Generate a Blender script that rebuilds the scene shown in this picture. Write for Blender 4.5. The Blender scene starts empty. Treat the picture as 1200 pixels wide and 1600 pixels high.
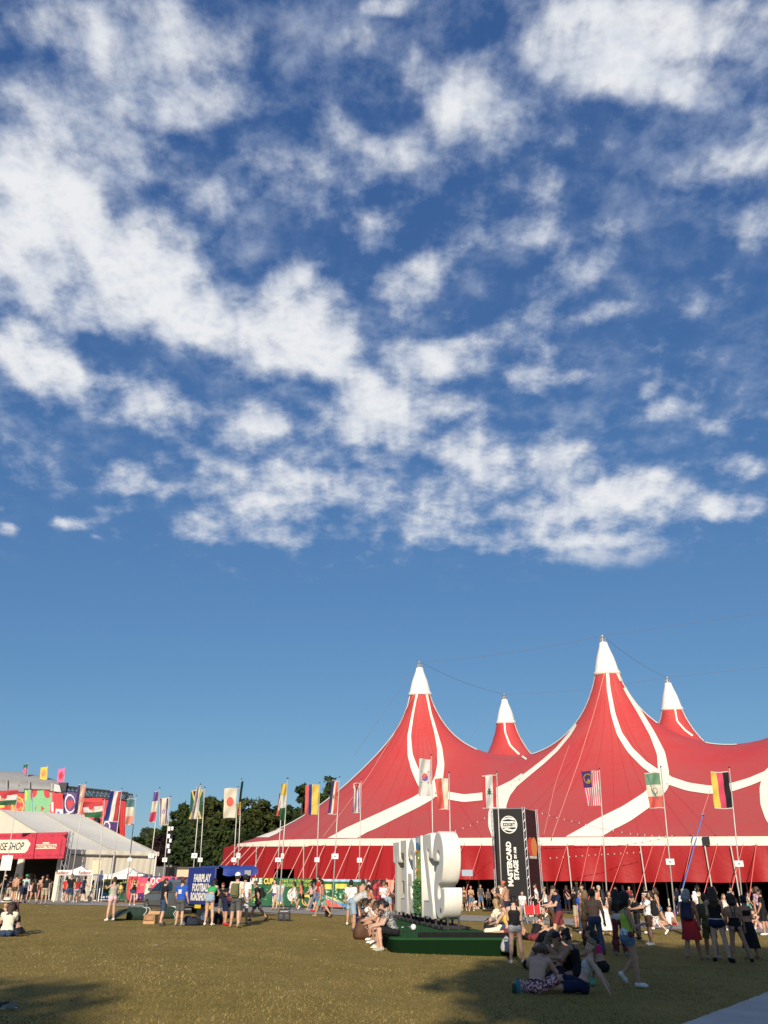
import bpy, bmesh, math, random
import numpy as np
from math import sin, cos, tan, atan, radians as R, pi, hypot
from mathutils import Vector, Matrix
from mathutils.bvhtree import BVHTree
from mathutils.geometry import delaunay_2d_cdt, tessellate_polygon

random.seed(7); np.random.seed(7)
S = bpy.context.scene
C = S.collection

# ------------------------------------------------------------ camera
PITCH = R(25.2); F = 1230.0; CAMZ = 1.7
cam = bpy.data.cameras.new('camera'); camo = bpy.data.objects.new('camera', cam); C.objects.link(camo)
camo.location = (0, 0, CAMZ); camo.rotation_euler = (R(90) + PITCH, 0, 0)
cam.sensor_fit = 'HORIZONTAL'; cam.sensor_width = 36; cam.lens = 36 * F / 1200
cam.clip_start = .1; cam.clip_end = 6000
S.camera = camo

# ------------------------------------------------------------ exposure
S.view_settings.view_transform = 'Standard'
try: S.view_settings.look = 'None'
except Exception: pass
S.view_settings.exposure = 0.32; S.view_settings.gamma = 1.0; S.view_settings.use_curve_mapping = False

# ------------------------------------------------------------ sun
SUN_EL = R(23); SUN_AZ = (-.09, -1.0)                 # horizontal direction towards the sun: behind the camera
sd = Vector((SUN_AZ[0], SUN_AZ[1], 0)).normalized()
SUN = Vector((sd.x * cos(SUN_EL), sd.y * cos(SUN_EL), sin(SUN_EL)))
sl = bpy.data.lights.new('sun', 'SUN'); sl.energy = 4.5; sl.angle = R(.53); sl.color = (1, .88, .72)
so = bpy.data.objects.new('sun', sl); C.objects.link(so); so.location = (0, -20, 40)
so.rotation_euler = SUN.to_track_quat('Z', 'Y').to_euler()

# ------------------------------------------------------------ pixel helpers (1200 x 1600 photograph -> place)
CP, SP = cos(PITCH), sin(PITCH)
def ray(px, py):
    x = (px - 600) / F; y = -(py - 800) / F
    return Vector((x, CP - y * SP, SP + y * CP))
def PY(px, py, Y):
    d = ray(px, py); t = Y / d.y
    return Vector((d.x * t, Y, CAMZ + d.z * t))
def gz(x, y):
    return -.36 * math.tanh(x / 12)
def G(px, py):
    z = 0
    d = ray(px, py)
    for _ in range(30):
        t = (z - CAMZ) / d.z
        z = gz(d.x * t, d.y * t)
    return Vector((d.x * t, d.y * t, z))
def proj(p):
    v = Vector(p) - Vector((0, 0, CAMZ))
    zc = v.y * CP + v.z * SP; up = -v.y * SP + v.z * CP
    return 600 + v.x / zc * F, 800 - up / zc * F

# ------------------------------------------------------------ world: sky with a broken cloud sheet
w = bpy.data.worlds.new('World'); S.world = w; w.use_nodes = True
nt = w.node_tree; nt.nodes.clear()
def N(t, **k):
    n = nt.nodes.new(t)
    for a, b in k.items(): setattr(n, a, b)
    return n
L = nt.links.new
def M(op, a, b=None, c=None, clamp=False):
    n = N('ShaderNodeMath', operation=op); n.use_clamp = clamp
    for i, v in enumerate((a, b, c)):
        if v is None: continue
        if isinstance(v, (int, float)): n.inputs[i].default_value = v
        else: L(v, n.inputs[i])
    return n.outputs[0]
def MR(v, a, b, c=0., d=1., smooth=True):
    n = N('ShaderNodeMapRange'); n.interpolation_type = 'SMOOTHSTEP' if smooth else 'LINEAR'
    L(v, n.inputs[0])
    for i, q in enumerate((a, b, c, d)): n.inputs[i + 1].default_value = q
    return n.outputs[0]
def VM(op, a, b=None):
    n = N('ShaderNodeVectorMath', operation=op)
    for i, v in enumerate((a, b)):
        if v is None: continue
        if isinstance(v, (tuple, list)): n.inputs[i].default_value = v
        else: L(v, n.inputs[i])
    return n.outputs[0]
tc = N('ShaderNodeTexCoord')
sep = N('ShaderNodeSeparateXYZ'); L(tc.outputs['Generated'], sep.inputs[0])
CURV = .32                                            # the sheet curves down towards the horizon
dz = M('ADD', M('MAXIMUM', sep.outputs[2], 0), CURV)
comb = N('ShaderNodeCombineXYZ'); L(M('DIVIDE', sep.outputs[0], dz), comb.inputs[0]); L(M('DIVIDE', sep.outputs[1], dz), comb.inputs[1])
P0 = comb.outputs[0]                                   # where the view ray meets a level sheet of cloud
def noise(vec, scale, detail, rough, dist=0., lac=2.):
    n = N('ShaderNodeTexNoise'); n.noise_dimensions = '3D'
    L(vec, n.inputs['Vector']); n.inputs['Scale'].default_value = scale; n.inputs['Detail'].default_value = detail
    n.inputs['Roughness'].default_value = rough; n.inputs['Distortion'].default_value = dist; n.inputs['Lacunarity'].default_value = lac
    return n
wn = noise(P0, 3.2, 3, .5)
warp = VM('MULTIPLY', VM('SUBTRACT', wn.outputs['Color'], (.5, .5, .5)), (.045, .045, 0))
wn2 = noise(P0, 11, 4, .55)
warp2 = VM('MULTIPLY', VM('SUBTRACT', wn2.outputs['Color'], (.5, .5, .5)), (.046, .046, 0))
P1 = VM('ADD', VM('ADD', P0, warp), warp2)
def sheet(px, py):
    d = ray(px, py).normalized(); return d.x / (d.z + CURV), d.y / (d.z + CURV)
BLOBS = [  # centre px, radii px, tilt, weight
 (55,300,130,75,10,.95),(35,405,120,95,0,.92),(130,350,70,60,0,.75),(235,440,110,95,-30,1.0),(180,400,70,60,0,.85),(300,500,80,60,-20,.9),(430,525,125,85,-15,1.0),(500,560,65,50,-20,.8),(470,450,60,40,0,.55),
 (70,580,85,62,0,.86),(20,540,60,40,0,.6),(120,500,90,35,0,.5),(240,635,62,58,-35,.66),(150,640,90,30,10,.25),
 (70,200,140,90,0,.68),(215,105,120,80,0,.60),(345,125,90,95,0,.46),(140,20,150,60,0,.45),(70,35,110,50,0,.42),(270,180,110,45,0,.42),(190,250,110,45,0,.42),(310,300,60,45,0,.5),(260,350,110,40,0,.4),
 (430,270,110,48,5,.38),(455,415,40,27,0,.62),(580,360,52,32,0,.62),(645,432,72,36,-22,.68),(632,490,34,26,0,.4),(515,205,60,62,0,.32),(630,245,105,48,5,.44),(560,280,60,30,0,.35),
 (732,135,62,82,10,.74),(690,190,45,40,0,.5),(765,220,40,40,0,.48),(615,12,65,28,0,.6),(550,75,55,36,0,.38),(655,110,45,50,0,.4),(800,190,70,60,0,.3),
 (870,60,95,75,0,.72),(1010,55,140,75,0,.95),(1060,135,100,42,0,.85),(940,130,90,50,0,.6),(1185,60,55,90,0,.7),(1120,30,70,50,0,.7),(1110,265,80,45,-25,.42),(1180,345,55,50,-20,.62),(1190,200,40,60,0,.42),
 (835,360,55,50,-30,.5),(885,430,62,45,-38,.52),(930,490,42,22,-25,.5),(850,285,35,40,0,.42),(940,380,45,35,0,.25),(815,510,75,36,-30,.46),(850,550,35,20,-25,.4),
 (675,565,88,42,10,.78),(735,545,40,24,0,.5),(828,594,52,30,5,.80),(893,594,26,14,0,.45),(715,632,56,30,0,.56),(575,655,92,78,20,.92),(555,605,45,32,0,.6),(400,665,66,38,10,.62),(370,690,50,26,0,.4),
 (750,705,66,52,0,.62),(880,718,66,40,-25,.68),(855,690,40,30,0,.4),(690,705,50,26,0,.5),(400,770,112,56,5,.70),(325,828,66,26,0,.62),(470,745,66,56,0,.5),(450,835,90,30,0,.4),(575,755,62,42,0,.55),(570,815,50,36,0,.34),(300,700,60,30,0,.3),
 (690,795,72,60,0,.62),(660,835,50,30,0,.45),(840,800,95,52,0,.72),(965,785,112,60,0,.84),(950,858,130,34,0,.82),(1040,765,72,42,0,.7),(910,880,90,16,0,.5),(1140,792,82,26,-4,.78),(1155,730,56,22,10,.6),(1052,645,50,25,-10,.55),(1120,672,40,16,0,.4),(1015,613,20,16,0,.3),
 (198,750,54,34,5,.66),(120,820,56,15,0,.72),(192,797,36,16,0,.5),(258,770,36,16,0,.44),(8,828,24,12,0,.66),(2,790,16,12,0,.45),(120,760,80,24,0,.15),(155,845,14,7,0,.4),(60,690,60,20,0,.12),(770,740,60,40,0,.35),(780,850,70,24,0,.45),
]
acc = None
for (bx, by, rx, ry, tilt, wt) in BLOBS:
    cx, cy = sheet(bx, by)
    ex = Vector(sheet(bx + 4, by)) - Vector(sheet(bx - 4, by)); ey = Vector(sheet(bx, by + 4)) - Vector(sheet(bx, by - 4))
    sx, sy = ex.length / 8 * rx, ey.length / 8 * ry
    mp = N('ShaderNodeMapping', vector_type='TEXTURE')
    if acc is None: L(P1, mp.inputs[0])
    else:                                              # keeps the shader's stack small: one patch after the other
        ch_ = N('ShaderNodeVectorMath', operation='MULTIPLY_ADD'); L(acc, ch_.inputs[0]); ch_.inputs[1].default_value = (0, 0, 1e-6); L(P1, ch_.inputs[2]); L(ch_.outputs[0], mp.inputs[0])
    mp.inputs['Location'].default_value = (cx, cy, 0); mp.inputs['Scale'].default_value = (sx, sy, 1)
    mp.inputs['Rotation'].default_value = (0, 0, R(tilt))
    ln = N('ShaderNodeVectorMath', operation='LENGTH'); L(mp.outputs[0], ln.inputs[0])
    v = MR(ln.outputs['Value'], .22, 1.34, wt, 0)
    acc = v if acc is None else M('SUBTRACT', M('ADD', acc, v), M('MULTIPLY', M('MULTIPLY', acc, v), 1.0))
n1 = noise(VM('ADD', P0, warp), 8.0, 10, .53, 0)
n2 = noise(VM('ADD', P0, (3.1, 1.7, 0)), 26, 10, .585, .1)
nz = M('ADD', M('MULTIPLY', M('SUBTRACT', n1.outputs[0], .5), 1.45), M('MULTIPLY', M('SUBTRACT', n2.outputs[0], .5), 1.9))
upper = MR(sep.outputs[2], .33, .52, 0, 1)             # thin torn veil over the upper sky
dens = M('ADD', M('ADD', M('MULTIPLY', acc, 1.10), nz), M('MULTIPLY', upper, .14))
nv = noise(VM('ADD', P1, (6.2, 2.3, 0)), 4.2, 4, .55)
veil = M('MULTIPLY', M('MULTIPLY', MR(nv.outputs[0], .36, .64, 0, 1), MR(M('ADD', M('MULTIPLY', n2.outputs[0], .6), M('MULTIPLY', n1.outputs[0], .4)), .40, .70, 0, 1)), M('MULTIPLY', upper, .62))
alpha0 = M('MAXIMUM', MR(dens, .06, 1.28, 0, 1), veil)
fade = MR(sep.outputs[2], .325, .385, 0, 1)              # the sheet ends some way above the horizon
alpha = M('MULTIPLY', M('POWER', alpha0, .92), fade)
n3 = noise(VM('ADD', P1, (9.2, 4.4, 0)), 9, 6, .55)
n2b = noise(VM('ADD', P0, (3.1, 1.689, 0)), 26, 6, .55, .1)   # the same puffs a little nearer the sun: lit and shaded flanks
relief = M('MULTIPLY', M('SUBTRACT', n2b.outputs[0], n2.outputs[0]), 1.0)
lum = M('ADD', M('ADD', M('MULTIPLY', MR(dens, .20, 1.25, 0, 1), .52), M('MULTIPLY', n3.outputs[0], .48)), relief)
CLD = N('ShaderNodeValToRGB'); L(lum, CLD.inputs[0])
CLD.color_ramp.elements[0].position = .20; CLD.color_ramp.elements[0].color = (4.2, 5.0, 6.6, 1)
CLD.color_ramp.elements[1].position = .78; CLD.color_ramp.elements[1].color = (8.3, 8.45, 8.7, 1)
sky = N('ShaderNodeTexSky', sky_type='NISHITA'); sky.sun_disc = False
sky.sun_elevation = SUN_EL; sky.sun_rotation = math.atan2(SUN_AZ[0], SUN_AZ[1])
sky.altitude = 100; sky.air_density = 1.0; sky.dust_density = .25; sky.ozone_density = 5.0
SKYTINT = (1.0, 1.12, 1.25)
tint = VM('MULTIPLY', sky.outputs[0], SKYTINT)
sp = N('ShaderNodeSeparateXYZ'); L(tint, sp.inputs[0]); cm = N('ShaderNodeCombineXYZ')
for i_, (p_, k_) in enumerate(((.78, .50), (.70, .56), (.50, .60))):   # softer contrast between zenith and horizon, as in hazy summer air
    L(M('MULTIPLY', M('POWER', M('MULTIPLY', sp.outputs[i_], .1), p_), 10 * k_), cm.inputs[i_])
tint = cm.outputs[0]
mx = N('ShaderNodeMix', data_type='RGBA'); L(alpha, mx.inputs[0]); L(tint, mx.inputs[6]); L(CLD.outputs[0], mx.inputs[7])
bg = N('ShaderNodeBackground'); L(mx.outputs[2], bg.inputs[0]); bg.inputs[1].default_value = .080
wo = N('ShaderNodeOutputWorld'); L(bg.outputs[0], wo.inputs[0])

# ------------------------------------------------------------ materials
MATS = {}
def mat(name, col, rough=.7, var=.12, scale=6., bump=0., metal=0., spec=.35, trans=0., coat=0.):
    key = (name, tuple(round(c, 4) for c in col), rough, var, scale, bump, metal, trans)
    if key in MATS: return MATS[key]
    m = bpy.data.materials.new(name); m.use_nodes = True; MATS[key] = m
    t = m.node_tree; b = t.nodes['Principled BSDF']
    b.inputs['Roughness'].default_value = rough; b.inputs['Metallic'].default_value = metal
    b.inputs['Specular IOR Level'].default_value = spec
    if coat: b.inputs['Coat Weight'].default_value = coat; b.inputs['Coat Roughness'].default_value = .08
    tcn = t.nodes.new('ShaderNodeTexCoord'); n = t.nodes.new('ShaderNodeTexNoise')
    t.links.new(tcn.outputs['Object'], n.inputs['Vector']); n.inputs['Scale'].default_value = scale; n.inputs['Detail'].default_value = 5
    n.inputs['Roughness'].default_value = .6
    r = t.nodes.new('ShaderNodeMapRange'); r.inputs[1].default_value = .25; r.inputs[2].default_value = .75
    r.inputs[3].default_value = 1 - var; r.inputs[4].default_value = 1 + var; t.links.new(n.outputs[0], r.inputs[0])
    vm = t.nodes.new('ShaderNodeVectorMath'); vm.operation = 'SCALE'; vm.inputs[0].default_value = col[:3]
    t.links.new(r.outputs[0], vm.inputs['Scale']); t.links.new(vm.outputs[0], b.inputs['Base Color'])
    if bump:
        bp = t.nodes.new('ShaderNodeBump'); bp.inputs['Strength'].default_value = bump; bp.inputs['Distance'].default_value = .02
        n2 = t.nodes.new('ShaderNodeTexNoise'); n2.inputs['Scale'].default_value = scale * 7; n2.inputs['Detail'].default_value = 4
        t.links.new(tcn.outputs['Object'], n2.inputs['Vector'])
        t.links.new(n2.outputs[0], bp.inputs['Height']); t.links.new(bp.outputs[0], b.inputs['Normal'])
    if trans:
        tr = t.nodes.new('ShaderNodeBsdfTranslucent'); t.links.new(vm.outputs[0], tr.inputs['Color'])
        ms = t.nodes.new('ShaderNodeMixShader'); ms.inputs[0].default_value = trans
        t.links.new(b.outputs[0], ms.inputs[1]); t.links.new(tr.outputs[0], ms.inputs[2])
        t.links.new(ms.outputs[0], t.nodes['Material Output'].inputs['Surface'])
    return m
def srgb(r, g, b):
    f = lambda c: (c / 255 / 12.92 if c / 255 <= .04045 else ((c / 255 + .055) / 1.055) ** 2.4)
    return (f(r), f(g), f(b))
def cloth(col, var=.1): return mat('fabric', col, .85, var, 25, .15, spec=.2)
STEEL = mat('galvanised_steel', (.42, .42, .41), .45, .15, 8, metal=.6)
POLE = mat('aluminium_pole', (.50, .48, .43), .5, .12, 5, metal=.35)
BLACK = mat('black_paint', (.018, .018, .02), .55, .2)
WHITEP = mat('white_paint', (.78, .77, .72), .5, .06)
DARK = mat('black_fabric', (.012, .012, .014), .9, .2)

# ------------------------------------------------------------ object helpers
def link(name, me, parent=None, loc=None):
    o = bpy.data.objects.new(name, me); C.objects.link(o)
    if parent is not None: o.parent = parent
    if loc is not None: o.location = loc
    return o
def tag(o, label=None, cat=None, group=None, kind=None):
    if label: o['label'] = label
    if cat: o['category'] = cat
    if group: o['group'] = group
    if kind: o['kind'] = kind
    return o
def thing(name, label, cat, loc=(0, 0, 0), rz=0, group=None):
    o = bpy.data.objects.new(name, None); C.objects.link(o); o.location = loc; o.rotation_euler = (0, 0, rz)
    o.empty_display_size = .2
    return tag(o, label, cat, group)
def mesh(name, vs, fs, mats, parent=None, smooth=False, fm=None, loc=None):
    me = bpy.data.meshes.new(name)
    me.from_pydata([tuple(v) for v in vs], [], fs)
    for m in (mats if isinstance(mats, (list, tuple)) else [mats]): me.materials.append(m)
    if fm is not None: me.polygons.foreach_set('material_index', fm)
    if smooth: me.polygons.foreach_set('use_smooth', [True] * len(me.polygons))
    me.update()
    return link(name, me, parent, loc)
class MB:
    """collects shapes into one mesh"""
    def __init__(s): s.v = []; s.f = []; s.m = []
    def add(s, vs, fs, mi=0):
        o = len(s.v); s.v += [tuple(v) for v in vs]; s.f += [[i + o for i in f] for f in fs]; s.m += [mi] * len(fs); return s
    def box(s, c, d, rz=0, mi=0, taper=1., tilt=None):
        cx, cy, cz = c; a, b, h = d[0] / 2, d[1] / 2, d[2] / 2
        vs = []
        for z, k in ((-h, 1), (h, taper)):
            for x, y in ((-a, -b), (a, -b), (a, b), (-a, b)):
                q = Vector((x * k, y * k, z))
                if tilt is not None: q = tilt @ q
                vs.append((cx + q.x * cos(rz) - q.y * sin(rz), cy + q.x * sin(rz) + q.y * cos(rz), cz + q.z))
        return s.add(vs, [[3, 2, 1, 0], [4, 5, 6, 7], [0, 1, 5, 4], [1, 2, 6, 5], [2, 3, 7, 6], [3, 0, 4, 7]], mi)
    def tube(s, pts, r, n=6, mi=0, cap=True):
        pts = [Vector(p) for p in pts]; k = len(pts)
        rr = r if isinstance(r, (list, tuple)) else [r] * k
        vs = []; fs = []
        t0 = (pts[1] - pts[0]).normalized(); a = t0.orthogonal().normalized()
        for i, p in enumerate(pts):
            t = (pts[min(i + 1, k - 1)] - pts[max(i - 1, 0)]).normalized()
            a = (a - t * a.dot(t)).normalized(); b = t.cross(a)
            for j in range(n):
                an = 2 * pi * j / n; vs.append(p + (a * cos(an) + b * sin(an)) * rr[i])
        for i in range(k - 1):
            for j in range(n):
                fs.append([i * n + j, i * n + (j + 1) % n, (i + 1) * n + (j + 1) % n, (i + 1) * n + j])
        if cap: fs.append(list(range(n))[::-1]); fs.append([(k - 1) * n + j for j in range(n)])
        return s.add(vs, fs, mi)
    def lathe(s, prof, n=16, c=(0, 0, 0), mi=0, ax=None):
        vs = []; fs = []; k = len(prof)
        for (r, z) in prof:
            for j in range(n):
                q = Vector((r * cos(2 * pi * j / n), r * sin(2 * pi * j / n), z))
                if ax is not None: q = ax @ q
                vs.append(q + Vector(c))
        for i in range(k - 1):
            for j in range(n): fs.append([i * n + j, i * n + (j + 1) % n, (i + 1) * n + (j + 1) % n, (i + 1) * n + j])
        if prof[0][0] > 1e-4: fs.append(list(range(n))[::-1])
        if prof[-1][0] > 1e-4: fs.append([(k - 1) * n + j for j in range(n)])
        return s.add(vs, fs, mi)
    def build(s, name, mats, parent=None, smooth=False, loc=None):
        return mesh(name, s.v, s.f, mats, parent, smooth, s.m if isinstance(mats, (list, tuple)) else None, loc)
def bevel(o, wdt, seg=2):
    bm = bmesh.new(); bm.from_mesh(o.data)
    bmesh.ops.remove_doubles(bm, verts=bm.verts, dist=1e-5)
    es = [e for e in bm.edges if len(e.link_faces) == 2 and e.calc_face_angle(0) > .5]
    bmesh.ops.bevel(bm, geom=es, offset=wdt, segments=seg, affect='EDGES', profile=.6)
    bm.to_mesh(o.data); bm.free(); return o
def curve_mesh(cu):
    tmp = bpy.data.objects.new('tmp', cu); C.objects.link(tmp)
    bpy.context.view_layer.update()
    me = bpy.data.meshes.new_from_object(tmp.evaluated_get(bpy.context.evaluated_depsgraph_get()))
    bpy.data.objects.remove(tmp); bpy.data.curves.remove(cu)
    return me
def text_mesh(s, size, bold=0., align='LEFT', shear=0., sx=1., spacing=1.):
    cu = bpy.data.curves.new('lettering', 'FONT'); cu.body = s; cu.size = size; cu.offset = bold; cu.align_x = align
    cu.shear = shear; cu.space_character = spacing; cu.resolution_u = 3; cu.extrude = .002
    me = curve_mesh(cu)
    if sx != 1: me.transform(Matrix.Diagonal((sx, 1, 1, 1)))
    return me
def text(s, size, m, frame, parent=None, **k):
    """lettering in a frame (origin, right, up)"""
    me = text_mesh(s, size, **k); me.materials.append(m); me.name = 'lettering'
    o, r, u = (Vector(q) for q in frame); r = r.normalized(); u = u.normalized(); n = r.cross(u)
    mtx = Matrix(((r.x, u.x, n.x, o.x), (r.y, u.y, n.y, o.y), (r.z, u.z, n.z, o.z), (0, 0, 0, 1)))
    if parent is not None: mtx = Matrix.Translation(-parent.location) @ mtx if not parent.rotation_euler.z else (Matrix.Translation(parent.location) @ Matrix.Rotation(parent.rotation_euler.z, 4, 'Z')).inverted() @ mtx
    me.transform(mtx); ob = link('lettering', me, parent); ob['kind'] = 'stuff' if False else ''
    del ob['kind']
    return ob
# ============================================================ GROUND
def grid_lines(a, b, step, far, grow=1.35):
    xs = list(np.arange(a, b + 1e-6, step)); d = step
    x = b
    while x < far: d *= grow; x += d; xs.append(x)
    x = a; d = step; pre = []
    while x > -far: d *= grow; x -= d; pre.append(x)
    return np.array(pre[::-1] + xs)
gx = grid_lines(-40, 40, 1., 2500); gy = grid_lines(-30, 110, 1., 2500)
nxg, nyg = len(gx), len(gy)
vs = [(x, y, gz(x, y)) for y in gy for x in gx]
fs = [[j * nxg + i, j * nxg + i + 1, (j + 1) * nxg + i + 1, (j + 1) * nxg + i] for j in range(nyg - 1) for i in range(nxg - 1)]
gm = bpy.data.materials.new('dry_grass'); gm.use_nodes = True
t = gm.node_tree; b = t.nodes['Principled BSDF']; b.inputs['Roughness'].default_value = .95; b.inputs['Specular IOR Level'].default_value = .1
tcn = t.nodes.new('ShaderNodeTexCoord')
def gn(scale, det, rough=.6, vec=None, st=None):
    n = t.nodes.new('ShaderNodeTexNoise'); n.inputs['Scale'].default_value = scale; n.inputs['Detail'].default_value = det; n.inputs['Roughness'].default_value = rough
    if st:
        mp = t.nodes.new('ShaderNodeMapping'); mp.inputs['Scale'].default_value = st; t.links.new(tcn.outputs['Object'], mp.inputs[0]); t.links.new(mp.outputs[0], n.inputs['Vector'])
    else: t.links.new(tcn.outputs['Object'], n.inputs['Vector'])
    return n.outputs[0]
def gramp(fac, stops):
    r = t.nodes.new('ShaderNodeValToRGB'); t.links.new(fac, r.inputs[0]); e = r.color_ramp.elements
    e[0].position, e[0].color = stops[0][0], (*stops[0][1], 1); e[1].position, e[1].color = stops[-1][0], (*stops[-1][1], 1)
    for p, c in stops[1:-1]: q = e.new(p); q.color = (*c, 1)
    return r.outputs[0]
def gmix(f, a, bb, mode='MIX'):
    m = t.nodes.new('ShaderNodeMix'); m.data_type = 'RGBA'; m.blend_type = mode
    if isinstance(f, float): m.inputs[0].default_value = f
    else: t.links.new(f, m.inputs[0])
    t.links.new(a, m.inputs[6]); t.links.new(bb, m.inputs[7]); return m.outputs[2]
big = gramp(gn(.22, 6, .6), [(.36, (0.194, 0.149, 0.035)), (.48, (0.259, 0.186, 0.052)), (.60, (0.342, 0.239, 0.077)), (.7, (0.388, 0.274, 0.091))])
mid = gramp(gn(1.6, 6, .7), [(.36, (0.161, 0.134, 0.031)), (.5, (0.265, 0.192, 0.053)), (.64, (0.401, 0.280, 0.096))])
fin = gramp(gn(26, 4, .7, st=(1, .55, 1)), [(.34, (0.104, 0.086, 0.020)), (.5, (0.259, 0.189, 0.053)), (.68, (0.492, 0.338, 0.121))])
col = gmix(.44, gmix(.46, big, mid), fin)
t.links.new(col, b.inputs['Base Color'])
bp = t.nodes.new('ShaderNodeBump'); bp.inputs['Strength'].default_value = .7; bp.inputs['Distance'].default_value = .05
t.links.new(gn(30, 4, .7), bp.inputs['Height']); t.links.new(bp.outputs[0], b.inputs['Normal'])
ground = tag(mesh('ground', vs, fs, gm, smooth=True), kind='structure')

# paved paths: strips that follow the ground, 4 mm and more above it
PAV = mat('worn_concrete', (.30, .28, .245), .9, .25, .8, .4)
def strip(name, near, far, m, lift, n=140):
    """near, far: pixel polylines on the ground"""
    a = [G(*p) for p in near]; c = [G(*p) for p in far]
    def res(pl, k):
        d = [0]
        for p, q in zip(pl, pl[1:]): d.append(d[-1] + (q - p).length)
        out = []
        for i in range(k + 1):
            s_ = d[-1] * i / k; j = max(0, min(len(pl) - 2, next((q for q in range(len(d) - 1) if d[q + 1] >= s_), len(d) - 2)))
            f_ = (s_ - d[j]) / max(d[j + 1] - d[j], 1e-6); out.append(pl[j].lerp(pl[j + 1], f_))
        return out
    A, B = res(a, n), res(c, n); vs = []; fs = []
    for i in range(n + 1):
        for f_ in (0, .5, 1):
            p = A[i].lerp(B[i], f_ + (random.uniform(-.022, .022) if f_ != .5 else 0)); vs.append((p.x, p.y, gz(p.x, p.y) + lift))
    for i in range(n):
        for k in range(2): fs.append([i * 3 + k, (i + 1) * 3 + k, (i + 1) * 3 + k + 1, i * 3 + k + 1])
    return tag(mesh(name, vs, fs, m), kind='structure')
strip('path', [(-260, 1409), (60, 1413), (170, 1415.5), (300, 1423), (540, 1431), (720, 1439), (900, 1446), (1060, 1452), (1200, 1458), (1420, 1468)],
      [(-260, 1403), (60, 1406), (170, 1410), (300, 1414), (540, 1421), (720, 1430), (900, 1436), (1060, 1441), (1200, 1446), (1420, 1453)], PAV, .02)
CON = mat('pale_concrete', (.46, .43, .37), .9, .22, 1.1, .5)
strip('pavement', [(1040, 1625), (1090, 1640), (1300, 1760), (1500, 1900)], [(1060, 1606), (1200, 1553), (1330, 1520), (1500, 1490)], CON, .03)

# short dry grass standing on the near field
ng = 210000
gyv = 9.0 + 63 * np.random.rand(ng) ** 2.4
gxv = (np.random.rand(ng) - .5) * 2 * (gyv * .53 + .6)
patch = np.sin(gxv * 1.3 + 1.7 * np.sin(gyv * .8)) + np.sin(gyv * 1.1 + 2 * np.sin(gxv * .55)) + np.random.randn(ng) * .8
keep = patch > -1.0
gxv, gyv = gxv[keep], gyv[keep]; ng = len(gxv)
hh = .014 + .030 * np.random.rand(ng) ** 2; an = np.random.rand(ng) * 2 * pi; wd = .004 + .006 * np.random.rand(ng)
lean = (np.random.rand(ng, 2) - .5) * .06
z0 = -.36 * np.tanh(gxv / 12)
V = np.empty((ng, 3, 3))
V[:, 0] = np.stack([gxv - np.cos(an) * wd, gyv - np.sin(an) * wd, z0 - .004], 1)
V[:, 1] = np.stack([gxv + np.cos(an) * wd, gyv + np.sin(an) * wd, z0 - .004], 1)
V[:, 2] = np.stack([gxv + lean[:, 0], gyv + lean[:, 1], z0 + hh], 1)
def tri_mesh(name, V, mats, mi=None):
    n = len(V); me = bpy.data.meshes.new(name)
    me.vertices.add(n * 3); me.vertices.foreach_set('co', V.reshape(-1).astype(np.float32))
    me.loops.add(n * 3); me.loops.foreach_set('vertex_index', np.arange(n * 3, dtype=np.int32))
    me.polygons.add(n); me.polygons.foreach_set('loop_start', np.arange(0, n * 3, 3, dtype=np.int32))
    try: me.polygons.foreach_set('loop_total', np.full(n, 3, dtype=np.int32))
    except Exception: pass
    for m in mats: me.materials.append(m)
    if mi is not None: me.polygons.foreach_set('material_index', mi.astype(np.int32))
    me.update(calc_edges=True); me.validate(); return me
gmats = [mat('grass_olive', (.185, .15, .045), .9, .25, .8), mat('grass_straw', (.32, .25, .10), .9, .25, .8), mat('grass_tan', (.26, .195, .066), .9, .25, .8)]
pv = hypot  # (kept local)
big_patch = np.sin(gxv * .7 + 3 * np.sin(gyv * .31)) * np.sin(gyv * .5 + 2 * np.sin(gxv * .27)) + np.random.randn(ng) * .6
mi = np.where(big_patch > .5, 1, np.where(big_patch > -.2, 2, 0))
GRASS = tag(link('grass', tri_mesh('grass', V, gmats, mi)), 'short dry trampled grass covering the near part of the field', kind='stuff')
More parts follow.
